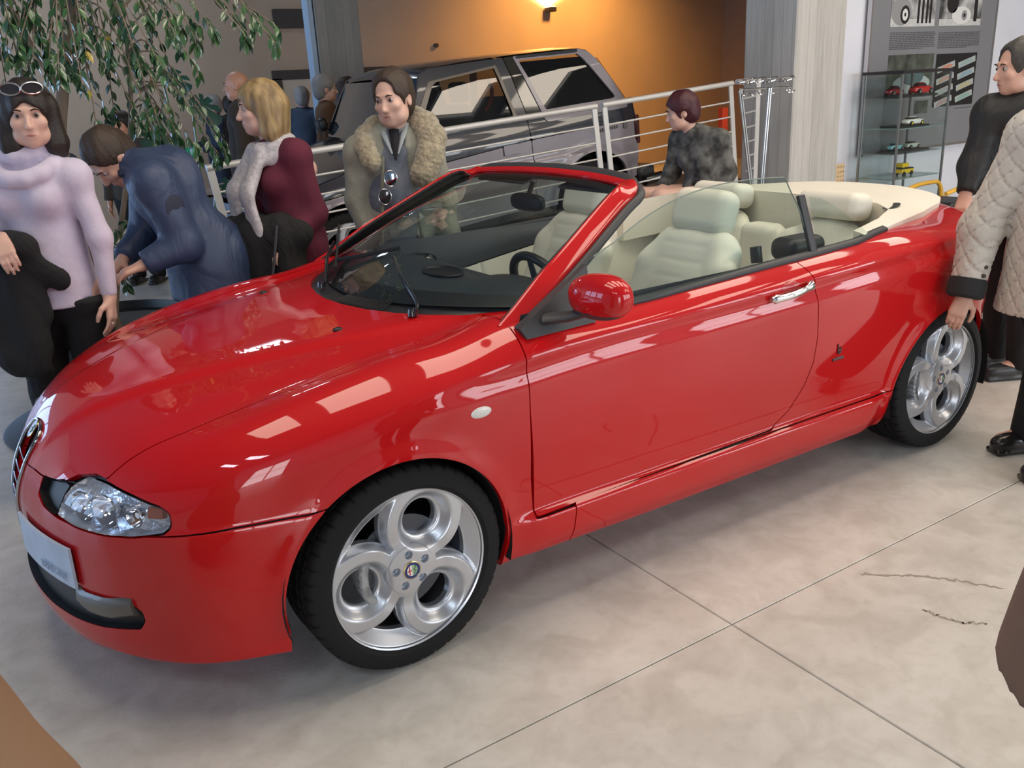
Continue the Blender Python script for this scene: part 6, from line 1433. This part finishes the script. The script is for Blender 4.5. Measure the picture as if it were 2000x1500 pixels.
M_BURG = mat('burgundy_knit', (.105, .010, .028), rough=.85, var=.08, vscale=8, bump=.0012, bscale=150, fold=.012, fscale=5); top(t, J, M_BURG, .0105, pad=.016, hem=.70, female=True, seed=11, fold=.005, armpad=.010, hemflare=.045).build('sweater', M_BURG, t)
trousers(t, J, M_BLKCL, .011); shoes(t, J, M_BLK)
M_BLO = mat('blonde_hair', (.42, .29, .13), rough=.5, col2=(.16, .10, .045), vscale=26, stretch=(1, 1, .12), bump=.003, bscale=60); longhair(t, J, R, hs, M_BLO, .008, .155, spread=.085, fwd=.02)
M_SCF = mat('pale_scarf_weave', (.48, .45, .47), rough=.9, var=.15, vscale=60, bump=.003, bscale=70); nk = J['neck']; S = SDF(nk-[.28, .34, .54], nk+[.28, .26, .14], .010)
for rr, z in ((.085, -.01), (.098, -.05)):
    cp = [nk+np.array([rr*cos(a), rr*.9*sin(a)-.01, z+.02*sin(a)]) for a in np.linspace(0, 2*pi, 13)]
    for a, b in zip(cp[:-1], cp[1:]): S.cone(a, b, .034, .034, .01)
for x, y in ((.055, -.15), (-.065, -.155)): S.cone(nk+[x*.8, -.10, -.05], nk+[x*1.3, y-.045, -.22], .050, .058, .02, ((0, 1, 0), .5)); S.cone(nk+[x*1.3, y-.045, -.22], nk+[x*1.9, y-.03, -.42], .058, .062, .02, ((0, 1, 0), .4))
S.wave(lambda X, Y, Z: .004*np.sin(80*X+15*Z)*np.sin(40*Z+20*Y)); S.build('scarf', M_SCF, t)
S = SDF((.08, .95, .60), (.72, 1.60, 1.20), .012)
S.cone((.28, 1.33, 1.03), (.46, 1.09, 1.02), .085, .080, .04)
for (x, y, z, r) in ((.24, 1.30, .72, .12), (.32, 1.20, .66, .12), (.42, 1.08, .68, .10), (.20, 1.40, .80, .09)): S.cone((.33+(x-.3)*.5, 1.22+(y-1.22)*.5, 1.0), (x, y, z), .10, r, .06)
S.wave(lambda X, Y, Z: .008*np.sin(30*X-24*Y+6*Z)+.004*np.sin(60*Y+9*Z)); S.plane((0, 0, .63), (0, 0, -1), .02); o = S.build('carried_coat', mat('black_wool', (.009, .009, .010), rough=.9, fold=.03, fscale=6), None); tag(o, 'black coat and bag carried by the blonde woman in burgundy', 'coat')
MB().tube([(.36, 1.045, 1.08), (.33, 1.04, .95), (.30, 1.045, .82)], .012, 6, squash=(1.3, .4)).build('strap', mat('grey_strap', (.10, .10, .11), rough=.6), o)
# ---------------- man in parka with fur collar
P = (1.06, 1.20, 0); rz = -.50; t = person('man in khaki parka with fur collar over grey sweater', P, rz)
J = joints(1.77, None, P, rz, dict(head=(1.035, 1.125, 1.595), neck=(1.055, 1.175, 1.435), shR=(.910, 1.285, 1.355), shL=(1.205, 1.135, 1.355), elR=(.875, 1.29, 1.12), wrR=(.885, 1.22, .955), elL=(1.245, 1.075, 1.10), wrL=(1.235, 1.01, .90)))
R = rotz(-.42)@rotx(.18)@roty(-.06); hs = 1.07
hR = (J['wrR'], J['wrR']-J['elR'], np.array([.8, .2, 0]), 1, .5); hL = (J['wrL'], J['wrL']-J['elL'], np.array([-.8, .2, 0]), -1, .5)
B = body_mesh(t, J, R, M_SKINP, .0065, [hR, hL], False, hs); face_bits(t, J, R, hs, B)
M_GRY = mat('grey_marl_knit', (.17, .19, .24), rough=.9, var=.10, vscale=40, bump=.001, bscale=180, fold=.010); S = top(t, J, M_GRY, .0100, pad=.018, hem=.80, seed=14, fold=.003, arms='', collar=.060, belly=1); S.build('sweater', M_GRY, t)
M_PRK = mat('khaki_parka_cotton', (.30, .30, .25), rough=.9, var=.08, vscale=6, fold=.022, fscale=6); S = top(t, J, M_PRK, .0105, pad=.030, hem=.76, seed=15, fold=.008, armpad=.018, hemflare=.03)
for i in range(9):      # open front: hollow out the middle strip and the inside
    S.ell(J['neck']+[-.005, -.17, -.02-.085*i], (.068+.005*i, .145, .075), None, .010, 's')
PK = S.build('parka', M_PRK, t)
for i, sx in enumerate((-1, 1)):      # front edges and zip flap lines
    MB().tube([J['neck']+np.array([sx*(.062+.048*u), -.125-.06*sin(u*2.2), -.10-.52*u]) for u in np.linspace(0, 1, 14)], .010, 6).build('zip_edge', mat('khaki_dark_seam', (.16, .16, .13), rough=.9), PK)
M_FUR = mat('fur_lining', (.31, .265, .18), rough=1, var=.25, vscale=40, bump=.012, bscale=55, sheen=.4); nk = J['neck']; S = SDF(nk-[.32, .28, .26], nk+[.32, .28, .20], .0085)
for pl, rr in (([(.02, .115, .05), (.10, .08, .055), (.15, .0, .03), (.185, -.07, -.03), (.165, -.135, -.12), (.13, -.165, -.19)], .068), ([(-.02, .115, .05), (-.10, .08, .035), (-.145, .0, -.005), (-.145, -.09, -.05), (-.115, -.145, -.12)], .050)):
    for a_, b_ in zip(pl[:-1], pl[1:]): S.cone(nk+np.array(a_), nk+np.array(b_), rr, rr*.97, .02)
r9 = np.random.RandomState(9); S.wave(lambda X, Y, Z: .0035*np.sin(170*X+60*Z)*np.sin(150*Y+120*Z)+.0025*np.sin(260*Z+90*X)); S.build('fur_collar', M_FUR, PK)
MB().tube([nk+np.array([.0, -.072, .02]), nk+np.array([.002, -.105, -.04]), nk+np.array([.0, -.135, -.12])], [.026, .020, .006], 8, squash=(1, .5)).build('tee_shirt', M_BLKCL, t)
for sx in (-1, 1): MB().tube([nk+np.array([sx*.062, -.02, .045]), nk+np.array([sx*.045, -.088, -.005]), nk+np.array([sx*.014, -.125, -.09])], [.014, .014, .004], 8, squash=(1, .5)).build('shirt_collar', mat('shirt_blue_grey', (.30, .34, .36), rough=.8), t)
for k, dz, dx in ((0, -.20, .0), (1, -.285, -.035)):
    c = nk+np.array([-.030+dx, -.185, dz]); b = MB(); b.add([c+np.array([.030*cos(a), -.003, .036*sin(a)]) for a in th]+[c+np.array([0, -.010, 0])], [(i, (i+1) % 20, 20) for i in range(20)]); o = b.build('hung_sunglasses', mat('mirror_lens', (.35, .45, .55), rough=.05, metal=1) if k == 0 else M_SG_, t)
    MB().tube([c+np.array([.031*cos(a), -.003, .037*sin(a)]) for a in th], .003, 6, closed=True).build('lens_rim', M_SGF, o)
trousers(t, J, mat('grey_jean', (.06, .07, .09), rough=.9), .012); shoes(t, J, M_BLK)
shorthair(t, J, R, hs, mat('brown_hair', (.045, .028, .018), rough=.6, bump=.002, bscale=90), .007, vol=.013, recede=1)
# ---------------- seated woman with dark red hair
P = (3.60, 1.58, 0); rz = -1.95; t = person('seated person with short dark red hair in grey patterned jacket', P, rz)
J = joints(1.62, None, P, rz, dict(pelvis=(3.61, 1.56, .84), waist=(3.60, 1.56, .95), chest=(3.56, 1.59, 1.10), neck=(3.50, 1.625, 1.26), head=(3.425, 1.66, 1.40), shL=(3.58, 1.46, 1.205), shR=(3.52, 1.76, 1.21), elL=(3.66, 1.44, .99), elR=(3.50, 1.82, .99), wrL=(3.47, 1.47, .90), wrR=(3.36, 1.76, .90), hipL=(3.56, 1.49, .84), hipR=(3.52, 1.67, .84), knL=(3.20, 1.62, .86), knR=(3.20, 1.82, .86), anL=(3.24, 1.62, .45), anR=(3.24, 1.82, .45)), female=True)
R = rotz(-.2)@rotx(.25)
B = body_mesh(t, J, R, M_SKINP, .0085, [(J['wrL'], J['wrL']-J['elL'], (0, 0, -1.), -1, .6)], True, 1.0); face_bits(t, J, R, 1.0, B)
M_PAT = mat('grey_pattern_cloth', (.16, .16, .15), rough=.9, col2=(.025, .025, .025), vscale=14, detail=4); top(t, J, M_PAT, .0115, pad=.028, hem=.80, female=True, seed=21, fold=.006, armpad=.018).build('jacket', M_PAT, t)
trousers(t, J, mat('dark_blue_denim', (.015, .028, .065), rough=.9), .012); shoes(t, J, M_BLK); shorthair(t, J, R, 1.0, mat('dark_red_hair', (.055, .008, .014), rough=.5, bump=.002, bscale=90), .008, vol=.018)
t = thing('bar_stool', 'dark stool under the seated person by the railing', 'stool', (3.56, 1.59, 0))
MB().lathe([(.0001, .70), (.17, .70), (.185, .71), (.185, .725), (.16, .735), (.0001, .735)], 28, 'z').build('seat', M_BLK, t)
for a in range(4): MB().tube([(.13*cos(a*pi/2+.4), .13*sin(a*pi/2+.4), .70), (.20*cos(a*pi/2+.4), .20*sin(a*pi/2+.4), .0)], .012, 8).build('leg', M_BLK, t)
MB().tube([(.168*cos(a), .168*sin(a), .30) for a in np.linspace(0, 2*pi, 25)[:-1]], .009, 6, closed=True).build('foot_ring', CHR, t)
# ---------------- man in black jacket, right edge
P = (3.80, -.50, 0); rz = -2.05; t = person('man in black jacket with white collar at the right edge', P, rz)
J = joints(1.76, None, P, rz, dict(neck=(3.800, -0.470, 1.390), head=(3.720, -0.420, 1.580), shL=(3.86, -.62, 1.36), shR=(3.69, -.33, 1.37), elL=(3.86, -.66, 1.10), elR=(3.60, -.32, 1.10), wrL=(3.70, -.60, 1.02), wrR=(3.53, -.335, .985)))
R = rotz(-.1)@rotx(.12); e = J['wrR']-J['elR']
B = body_mesh(t, J, R, M_SKIN, .0075, [(J['wrR'], e, (0, 0, -1.), 1, .8)], False, 1.08); face_bits(t, J, R, 1.08, B)
M_BJ = mat('black_jacket_cloth', (.012, .012, .013), rough=.6, fold=.02, fscale=6); S = top(t, J, M_BJ, .0115, pad=.045, hem=.80, seed=25, fold=.009, armpad=.024, collar=.058); JK = S.build('jacket', M_BJ, t)
nk = J['neck']; MB().tube([nk+np.array([.066*cos(a), .060*sin(a)-.005, .045-.02*sin(a)]) for a in np.linspace(0, 2*pi, 25)[:-1]], .013, 8, closed=True, squash=(.6, 1.6)).build('shirt_collar', mat('white_cotton', (.75, .75, .74), rough=.8), t)
trousers(t, J, M_BLKCL, .013); shoes(t, J, M_BLK); shorthair(t, J, R, 1.08, mat('dark_grey_hair', (.05, .045, .04), rough=.6, bump=.002, bscale=90), .008, recede=1)
# ---------------- person in quilted beige jacket
P = (2.80, -1.25, 0); rz = -2.35; t = person('person in cream quilted jacket and black trousers by the rear wheel', P, rz)
J = joints(1.70, None, P, rz, dict(pelvis=(2.765, -1.215, 0.920), waist=(2.755, -1.205, 1.060), chest=(2.775, -1.210, 1.240), neck=(2.845, -1.240, 1.420), head=(2.785, -1.180, 1.560), shL=(2.965, -1.440, 1.345), shR=(2.700, -1.070, 1.345), elL=(2.925, -1.350, 1.050), elR=(2.585, -0.965, 0.990), wrL=(2.835, -1.230, 0.870), wrR=(2.510, -0.975, 0.735), hipL=(2.815, -1.295, 0.880), hipR=(2.705, -1.145, 0.880), knL=(2.855, -1.360, 0.470), knR=(2.845, -1.170, 0.470), anL=(2.685, -1.410, 0.085), anR=(2.885, -1.150, 0.085)))
R = rotx(.3); e = J['wrR']-J['elR']
B = body_mesh(t, J, R, M_SKIN, .0062, [(J['wrR'], e+np.array([0, -.04, 0]), (-.9, .3, 0), 1, .75), (J['wrL'], J['wrL']-J['elL'], (.9, .3, 0), -1, .6)], False, 1.05); face_bits(t, J, R, 1.05, B)
def quiltmat():
    m = bpy.data.materials.new('quilted_cream_nylon'); m.use_nodes = True; nt = m.node_tree; b = nt.nodes['Principled BSDF']; L = nt.links.new; b.inputs['Base Color'].default_value = (.52, .48, .42, 1); b.inputs['Roughness'].default_value = .5; b.inputs['Sheen Weight'].default_value = .2
    nz = nt.nodes.new('ShaderNodeTexNoise'); nz.inputs['Scale'].default_value = 30; bp = nt.nodes.new('ShaderNodeBump'); bp.inputs['Distance'].default_value = .004; L(nz.outputs['Fac'], bp.inputs['Height']); L(bp.outputs[0], b.inputs['Normal']); return m
M_QLT = quiltmat(); S = top(t, J, M_QLT, .0068, pad=.055, hem=.66, seed=31, fold=.004, armpad=.034, hemflare=.03, collar=.075, sleeve=.045)
g = .085; 
def quilt(X, Y, Z):
    u = X*.9+Y*.45+Z*0; a = np.abs((((u*1.25+Z)/g) % 1)-.5)*2; b = np.abs((((u*1.25-Z)/g) % 1)-.5)*2; k = np.maximum(np.clip((a-.86)/.14, 0, 1), np.clip((b-.86)/.14, 0, 1)); return .011*k
S.wave(quilt); QJ = S.build('quilted_jacket', M_QLT, t, relax=0)
e1 = e/np.linalg.norm(e); MB().tube([J['wrR']-e1*.060, J['wrR']-e1*.035, J['wrR']+e1*.010, J['wrR']+e1*.020], [.071, .074, .072, .058], 24).build('knitted_cuff', mat('black_rib_knit', (.02, .02, .022), rough=.95, bump=.002, bscale=120), QJ)
for k in (0, 1):
    c = J['wrR']-e1*(.075+.035*k); R_ = np.array([-.35, -.9, 0]); 
    sdv = R.T@np.array([0, 0, 0]) if False else None
    dloc = rotz(rz).T@np.array([-.25, -.95, .1]); dloc /= np.linalg.norm(dloc); MB().tube([c+dloc*.060, c+dloc*.075], [.010, .008], 12).build('press_stud', mat('dark_button', (.06, .05, .045), rough=.3), QJ)
trousers(t, J, M_BLKCL, .010, wid=.085); shoes(t, J, mat('polished_black_shoe', (.014, .013, .013), rough=.18), (.15, .35)); shorthair(t, J, R, 1.05, mat('grey_hair', (.25, .24, .23), rough=.6, bump=.002, bscale=90), .009)
# ---------------- two people whose brown coats just enter the bottom corners
M_TAN = mat('tan_wool_coat', (.26, .15, .085), rough=.95, bump=.001, bscale=160, var=.05, vscale=5); M_TAU = mat('taupe_coat', (.16, .105, .075), rough=.9, bump=.001, bscale=120, var=.06, vscale=5)
def coat_person(P, rz, label, m, H, hem, over=None, pad=.05, flare=.05):
    t = person(label, P, rz); J = joints(H, over); R = np.eye(3); B = body_mesh(t, J, R, M_SKIN, .011, [(J['wrL'], (0, 0, -1.), (-1., 0, 0), -1, .5), (J['wrR'], (0, 0, -1.), (1., 0, 0), 1, .5)], False, 1.05); face_bits(t, J, R, 1.05, B)
    top(t, J, m, .011, pad=pad, hem=hem, seed=41, fold=.008, hemflare=flare, armpad=.03, collar=.07).build('coat', m, t); trousers(t, J, M_BLKCL, .014); shoes(t, J, M_BLK); shorthair(t, J, R, 1.05, M_HDK, .01); return t

for _o in bpy.data.objects:
    if '_hem' in _o: pass
coat_person((-1.165, -1.72, 0), -.2, 'person in tan wool coat close to the camera, lower left corner', M_TAN, 1.62, .14, over=dict(elL=(.09, .15, 1.06), wrL=(.04, .20, .92), shL=(.09, .03, 1.30)), pad=.02, flare=.30)
coat_person((.60, -2.445, 0), .6, 'person in taupe coat entering the lower right corner', M_TAU, 1.66, .62, pad=.05, flare=.06)
# ---------------- visitors far behind
def visitor(label, pos, rz, H, topm, hairm, legm, kind='short', head_yaw=0, hem=.80, fem=False, over=None, hs=1.05, skin=M_SKIN, tilt=.05, L=.30, pad=.035):
    t = person(label, pos, rz, 'visitors in the queue behind the off-roader'); J = joints(H, over, female=fem); R = rotz(head_yaw)@rotx(tilt); h = .011
    hd = [(J['wr'+s], J['wr'+s]-J['el'+s], (-1. if s == 'L' else 1., 0, 0), -1 if s == 'L' else 1, .6) for s in 'LR']
    B = body_mesh(t, J, R, skin, h, hd, fem, hs); face_bits(t, J, R, hs, B); top(t, J, topm, .014, pad=pad, hem=hem, seed=int(H*100), fold=.007, armpad=pad*.6, female=fem).build('jacket', topm, t)
    trousers(t, J, legm, .016); shoes(t, J, M_BLK)
    if kind == 'short': shorthair(t, J, R, hs, hairm, .010, vol=.014)
    elif kind == 'long': longhair(t, J, R, hs, hairm, .012, L)
    elif kind == 'bald': pass
    return t, J
bent = dict(elR=(-.24, -.05, 1.12), wrR=(-.12, -.24, 1.08), elL=(.24, -.02, 1.12), wrL=(.10, -.22, 1.05))
M_DBR = mat('dark_brown_coat', (.05, .035, .025), rough=.9); M_NV2 = mat('dark_navy_coat', (.012, .02, .045), rough=.8); M_BL2 = mat('petrol_jacket', (.03, .05, .085), rough=.8); M_BR2 = mat('brown_suede', (.15, .075, .035), rough=.9); M_TL = mat('dark_teal_cardigan', (.03, .05, .055), rough=.9, var=.3, vscale=20)
M_HG = mat('grey_hair', (.25, .24, .23), rough=.6, bump=.002, bscale=90)
visitor('bald man in dark brown coat behind the blonde woman', (1.70, 5.84, 0), -2.0, 1.87, M_DBR, None, M_BLKCL, 'bald', hs=1.12, skin=mat('ruddy_skin', (.62, .30, .19), rough=.45))
visitor('man in navy jacket nearest the monstera leaf', (2.34, 9.15, 0), -1.6, 1.68, M_NV2, M_HG, M_NV2, 'short', over=bent)
t, J = visitor('dark-haired man in black jacket with a small backpack', (2.70, 9.62, 0), 2.6, 1.66, mat('black_anorak', (.015, .015, .018), rough=.8), M_HDK, M_BLKCL, 'short')
S = SDF((-.2, .06, .95), (.2, .34, 1.45), .014).box((0, .19, 1.20), (.13, .07, .20), .05, k=0).build('backpack', M_BLKCL, t)
visitor('grey-haired man in blue jacket seen from behind by the blue strip', (3.16, 8.1, 0), 2.5, 1.72, M_BL2, M_HG, M_NV2, 'short', head_yaw=.3)
visitor('short dark-haired person in blue top right of the blue strip', (3.60, 8.45, 0), 2.9, 1.60, M_BL2, M_HDK, M_NV2, 'short')
visitor('man in brown suede jacket before the dark column', (2.62, 5.95, 0), 1.3, 1.80, M_BR2, M_HG, M_BLKCL, 'short', hs=1.1)
visitor('woman with long brown hair and teal cardigan facing right', (3.04, 6.35, 0), 1.4, 1.78, M_TL, mat('long_brown_hair', (.035, .018, .012), rough=.6, bump=.002, bscale=90), M_BLKCL, 'long', fem=True, L=.36)
visitor('ruddy-faced visitor glimpsed through the ficus leaves', (.664, 6.11, 0), -.6, 1.55, M_DBR, M_HDK, M_BLKCL, 'short', skin=MATS['ruddy_skin'])
visitor('person in blue top glimpsed behind the ficus trunk', (-.29, 3.76, 0), 2.7, 1.56, M_BL2, M_HDK, M_NV2, 'short')
# ================================================================== FICUS, MONSTERA, planter
ENDS = [(-0.44, 2.06, 2.09), (-0.45, 2.07, 2.1), (-0.36, 2.53, 1.86), (-0.49, 1.92, 1.93), (-0.47, 1.82, 2.06), (-0.35, 2.58, 1.85), (-0.4, 1.91, 2.04), (-0.38, 2.67, 1.89), (-0.34, 2.29, 2.12), (-0.45, 1.75, 1.93), (-0.09, 2.59, 2.15), (-0.12, 1.63, 1.91), (0.04, 2.43, 1.95), (-0.09, 1.79, 1.93), (-0.23, 1.49, 1.94), (-0.36, 1.4, 1.82), (-0.4, 1.78, 1.9), (-0.21, 1.76, 1.94), (-0.03, 1.75, 2.03), (-0.34, 1.74, 1.89), (-0.29, 1.78, 1.86), (-0.28, 1.43, 1.79), (-0.28, 2.45, 2.08), (-0.17, 1.72, 2.02), (-0.08, 1.32, 1.95), (0.21, 2.21, 1.9), (0.0, 1.24, 1.83), (0.08, 2.08, 1.88), (0.07, 1.91, 1.87), (0.08, 1.39, 1.99), (0.06, 1.63, 2.05), (0.06, 1.19, 1.97), (0.25, 1.9, 2.03), (0.15, 1.23, 1.95), (0.12, 1.32, 2.0), (0.2, 1.14, 1.97), (0.39, 2.03, 2.02), (0.25, 1.88, 1.95), (0.23, 1.58, 1.83), (0.27, 0.97, 1.94), (0.51, 1.62, 2.03), (0.36, 0.9, 1.92), (0.31, 1.1, 1.98), (0.62, 1.56, 1.99), (0.36, 1.07, 2.01), (0.14, 2.35, 1.56), (-0.02, 2.32, 1.63), (0.01, 2.01, 1.59), (-0.03, 1.76, 1.62), (-0.01, 1.54, 1.56), (0.11, 2.09, 1.55), (-0.21, 1.72, 1.58), (0.01, 1.51, 1.62), (-0.1, 2.12, 1.64), (0.14, 1.76, 1.53), (0.04, 1.68, 1.54), (0.27, 2.1, 1.73), (0.19, 1.96, 1.54), (0.24, 2.01, 1.71), (0.29, 2.29, 1.31), (0.23, 1.8, 1.44), (0.2, 2.15, 1.41), (0.33, 1.82, 1.41), (0.27, 2.13, 1.36), (0.23, 2.37, 1.33), (0.2, 2.07, 1.43), (0.4, 1.93, 1.43), (0.44, 2.28, 1.38), (0.49, 2.26, 1.47), (-0.16, 1.99, 0.96), (-0.2, 1.85, 0.82), (-0.13, 1.81, 1.01), (-0.4, 2.56, 1.77), (-0.47, 2.7, 1.71), (-0.4, 2.75, 1.68), (-0.42, 1.95, 1.98), (-0.3, 2.35, 1.98), (-0.36, 1.75, 1.83), (-0.2, 2.1, 1.86), (-0.48, 2.2, 1.95), (-0.1, 1.95, 1.9), (-0.15, 2.3, 2.0), (-0.3, 1.6, 1.9)]
M_BARK = mat('ficus_bark', (.20, .155, .115), rough=.9, var=.2, vscale=14, stretch=(1, 1, .3), bump=.004, bscale=30)
def leafmat(name, c, rough=.28):
    m = mat(name, c, rough=rough, var=.18, vscale=6, coat=.8); b = m.node_tree.nodes['Principled BSDF']; return m
M_LF = leafmat('ficus_leaf_green', (.028, .088, .030)); M_LF2 = leafmat('ficus_leaf_light', (.06, .15, .05), .35); M_LFY = leafmat('yellow_leaf', (.50, .38, .05), .5); M_LFD = leafmat('ficus_leaf_dark', (.012, .045, .022))
FT = thing('ficus_tree', 'indoor ficus tree with drooping glossy leaves, upper left', 'tree', (-.25, 2.15, 0)); o0 = np.array([-.25, 2.15, 0])
tr = smoothpath([(0, 0, .48), (-.04, -.0, .9), (-.075, -.022, 1.30), (-.078, -.024, 1.495), (-.03, -.055, 1.70), (.02, -.08, 1.90), (.09, -.12, 2.12), (.13, -.15, 2.6), (.16, -.15, 3.1)], 40); n_ = len(tr)
MB().tube(tr, np.linspace(.038, .018, n_), 12).build('trunk', M_BARK, FT)
tr2 = smoothpath([(-.03, -.055, 1.70), (-.12, .02, 1.95), (-.22, .05, 2.3), (-.30, .05, 2.8)], 20); MB().tube(tr2, np.linspace(.017, .009, len(tr2)), 8).build('branch', M_BARK, FT)
tr3 = smoothpath([(.0, .0, .50), (.10, .05, .9), (.22, .06, 1.3), (.30, .02, 1.7), (.34, 0, 2.2)], 20); MB().tube(tr3, np.linspace(.018, .009, len(tr3)), 8).build('branch', M_BARK, FT)
rt = random.Random(12); LV = []
def leaf_geo():
    xs = [0, .10, .28, .5, .72, .88, 1.0]; ws = [0, .11, .205, .225, .15, .05, 0]; V = []; F = []
    for x, w in zip(xs, ws):
        z = -.10*x*x; V += [(x, -w, z+.06*w/.2), (x, 0, z), (x, w, z+.06*w/.2)]
    for i in range(6):
        a = 3*i; F += [(a, a+1, a+4, a+3), (a+1, a+2, a+5, a+4)]
    return V, F
lv, lf = leaf_geo(); lme = []
for m in (M_LF, M_LF2, M_LFD, M_LFY):
    me = bpy.data.meshes.new('leaf'); me.from_pydata(lv, [], lf); me.materials.append(m); me.polygons.foreach_set('use_smooth', [True]*len(me.polygons)); me.validate(); me.update(); lme.append(me)
for e in ENDS:
    e = np.array(e)-o0
    if e[2] < 1.2: a = tr3[4]
    else:
        P_ = np.vstack([tr[18:], tr2, tr3[-8:]]); d = np.linalg.norm(P_-(e+np.array([0, 0, .35])), axis=1); a = P_[np.argsort(d)[rt.randint(0, 3)]]
    mid = (a+e)/2+np.array([rt.uniform(-.03, .03), rt.uniform(-.03, .03), .10+.12*np.linalg.norm(e-a)]); tw = smoothpath([a, mid, e, e+(e-mid)*.12+np.array([0, 0, -.05])], 24)
    MB().tube(tw, np.linspace(.005, .0016, len(tw)), 5).build('twig', M_BARK, FT)
    n = 20
    for k in range(n):
        u = .30+.70*(k+.5)/n; i = min(len(tw)-2, int(u*(len(tw)-1))); p_ = tw[i]; td = tw[i+1]-tw[i]; td /= np.linalg.norm(td)+1e-9; side = 1 if k % 2 else -1
        hz = np.cross(td, [0, 0, 1]); hz /= np.linalg.norm(hz)+1e-9
        d = td*rt.uniform(.3, .9)+hz*side*rt.uniform(.3, .9)+np.array([rt.uniform(-.3, .3), rt.uniform(-.3, .3), -rt.uniform(.3, 1.3)]); d /= np.linalg.norm(d)
        up = np.array([rt.uniform(-.5, .5), rt.uniform(-.7, .3), .8]); y = np.cross(up, d); y /= np.linalg.norm(y); z = np.cross(d, y)
        L_ = rt.uniform(.046, .068); r = rt.random(); LV.append((p_, d, y, z, L_, 3 if r < .005 else (1 if r < .32 else (2 if r < .52 else 0))))
cd_ = [np.linalg.norm(q[0]+o0-CAMP) for q in LV]; order = np.argsort(cd_)
for r_i, idx in enumerate(order[:300]):
    p_, d, y, z, L_, mi = LV[idx]; o = bpy.data.objects.new('leaf', lme[mi]); COL.objects.link(o); o.parent = FT; Mx = Matrix.Identity(4)
    for i in range(3): Mx[i][0], Mx[i][1], Mx[i][2], Mx[i][3] = d[i]*L_, y[i]*L_, z[i]*L_, p_[i]
    o.matrix_local = Mx
V = []; F = []; MI = []
for idx in order[300:]:
    p_, d, y, z, L_, mi = LV[idx]; b0 = len(V); V += [tuple(p_+(d*a+y*b+z*c)*L_) for a, b, c in lv]; F += [tuple(b0+i for i in f) for f in lf]; MI += [mi]*len(lf)
o = mk('foliage', V, F, None, FT, mats=[M_LF, M_LF2, M_LFD, M_LFY], midx=MI); o['kind'] = 'stuff'
PLT = thing('planter', 'round black planter tub on a dark base, behind the bonnet', 'planter', (-.25, 2.15, 0))
MB().lathe([(.0001, .0), (.33, .0), (.38, .50), (.395, .52), (.395, .56), (.37, .565), (.36, .52), (.0001, .49)], 40, 'z').build('tub', mat('black_satin_planter', (.010, .010, .012), rough=.45), PLT)
MB().lathe([(.0001, .494), (.36, .494)], 40, 'z').build('soil', mat('soil', (.03, .02, .014), rough=1, bump=.01, bscale=60), PLT)
MB().lathe([(.34, .004), (.63, .004), (.64, .012), (.62, .022), (.34, .024)], 48, 'z').build('base_plate', mat('dark_base', (.05, .055, .065), rough=.6), PLT)
# monstera in its own pot
M_MON = leafmat('monstera_dark_green', (.012, .055, .045), .3)
MO = thing('monstera_plant', 'monstera with split dark leaves behind the ficus', 'plant', (.54, 3.24, 0))
MB().lathe([(.0001, 0), (.15, 0), (.19, .34), (.20, .36), (.18, .36), (.17, .32), (.0001, .31)], 28, 'z').build('pot', M_BLK, MO)
def monstera_leaf(c, ax, nrm, L_):
    ax = np.array(ax, float); ax /= np.linalg.norm(ax); nrm = np.array(nrm, float); nrm -= ax*(nrm@ax); nrm /= np.linalg.norm(nrm); y = np.cross(nrm, ax); V = [np.array(c)]; F = []; n = 60; pts = []
    for i in range(n+1):
        a = -pi+.25+(2*pi-.5)*i/n; r = .5*(1+.25*cos(a))*(1 if True else 0); notch = (i % 7 in (0, 1)) and abs(a) > .25 and abs(a) < 2.7; r = r*(.42 if notch else 1); x = cos(a)*r+.45; yy = sin(a)*r*.92; pts.append((x, yy))
    V = [tuple(np.array(c)+(ax*.35)*L_)]+[tuple(np.array(c)+(ax*x+y*yy+nrm*(-.25*yy*yy-.12*x*x))*L_) for x, yy in pts]; F = [(0, i+1, i+2) for i in range(n)]
    return V, F
base = np.array([.54, 3.24, 0])
for c, ax, L_ in (((.60, 3.19, 1.68), (.35, -.1, -.35), .23), ((.46, 3.29, 1.84), (.45, -.2, -.3), .20), ((.52, 3.30, 1.30), (-.2, -.5, -.2), .22), ((.40, 3.1, 1.45), (-.5, -.4, -.2), .20), ((.66, 3.15, 1.12), (.5, -.4, -.1), .2)):
    c = np.array(c)-base; MB().tube(smoothpath([(0, 0, .3), tuple(c*.5+np.array([.02, 0, .25])), tuple(c)], 14), .006, 6).build('stem', M_LF2, MO); V, F = monstera_leaf(c, ax, (.3, -1, .7), L_); MB().add(V, F).build('leaf', M_MON, MO, auto=None, recalc=False)
t = thing('green_balloon', 'small bright green balloon on a stick behind the navy jacket', 'balloon', (.37, 2.42, 0)); SDF((-.12, -.12, 1.24), (.12, .12, 1.46), .008).ell((0, 0, 1.355), (.045, .045, .050), k=0).build('balloon', mat('green_latex', (.03, .42, .20), rough=.35), t, relax=1); MB().tube([(0, 0, 0), (0, 0, 1.31)], .004, 6).build('stick', mat('white_cotton', (.75, .75, .74), rough=.8), t); MB().lathe([(.0001, 0), (.07, 0), (.07, .02), (.0001, .025)], 20, 'z').build('foot', M_BLK, t)
for _o in bpy.data.objects:
    if '_hem' in _o: del _o['_hem']
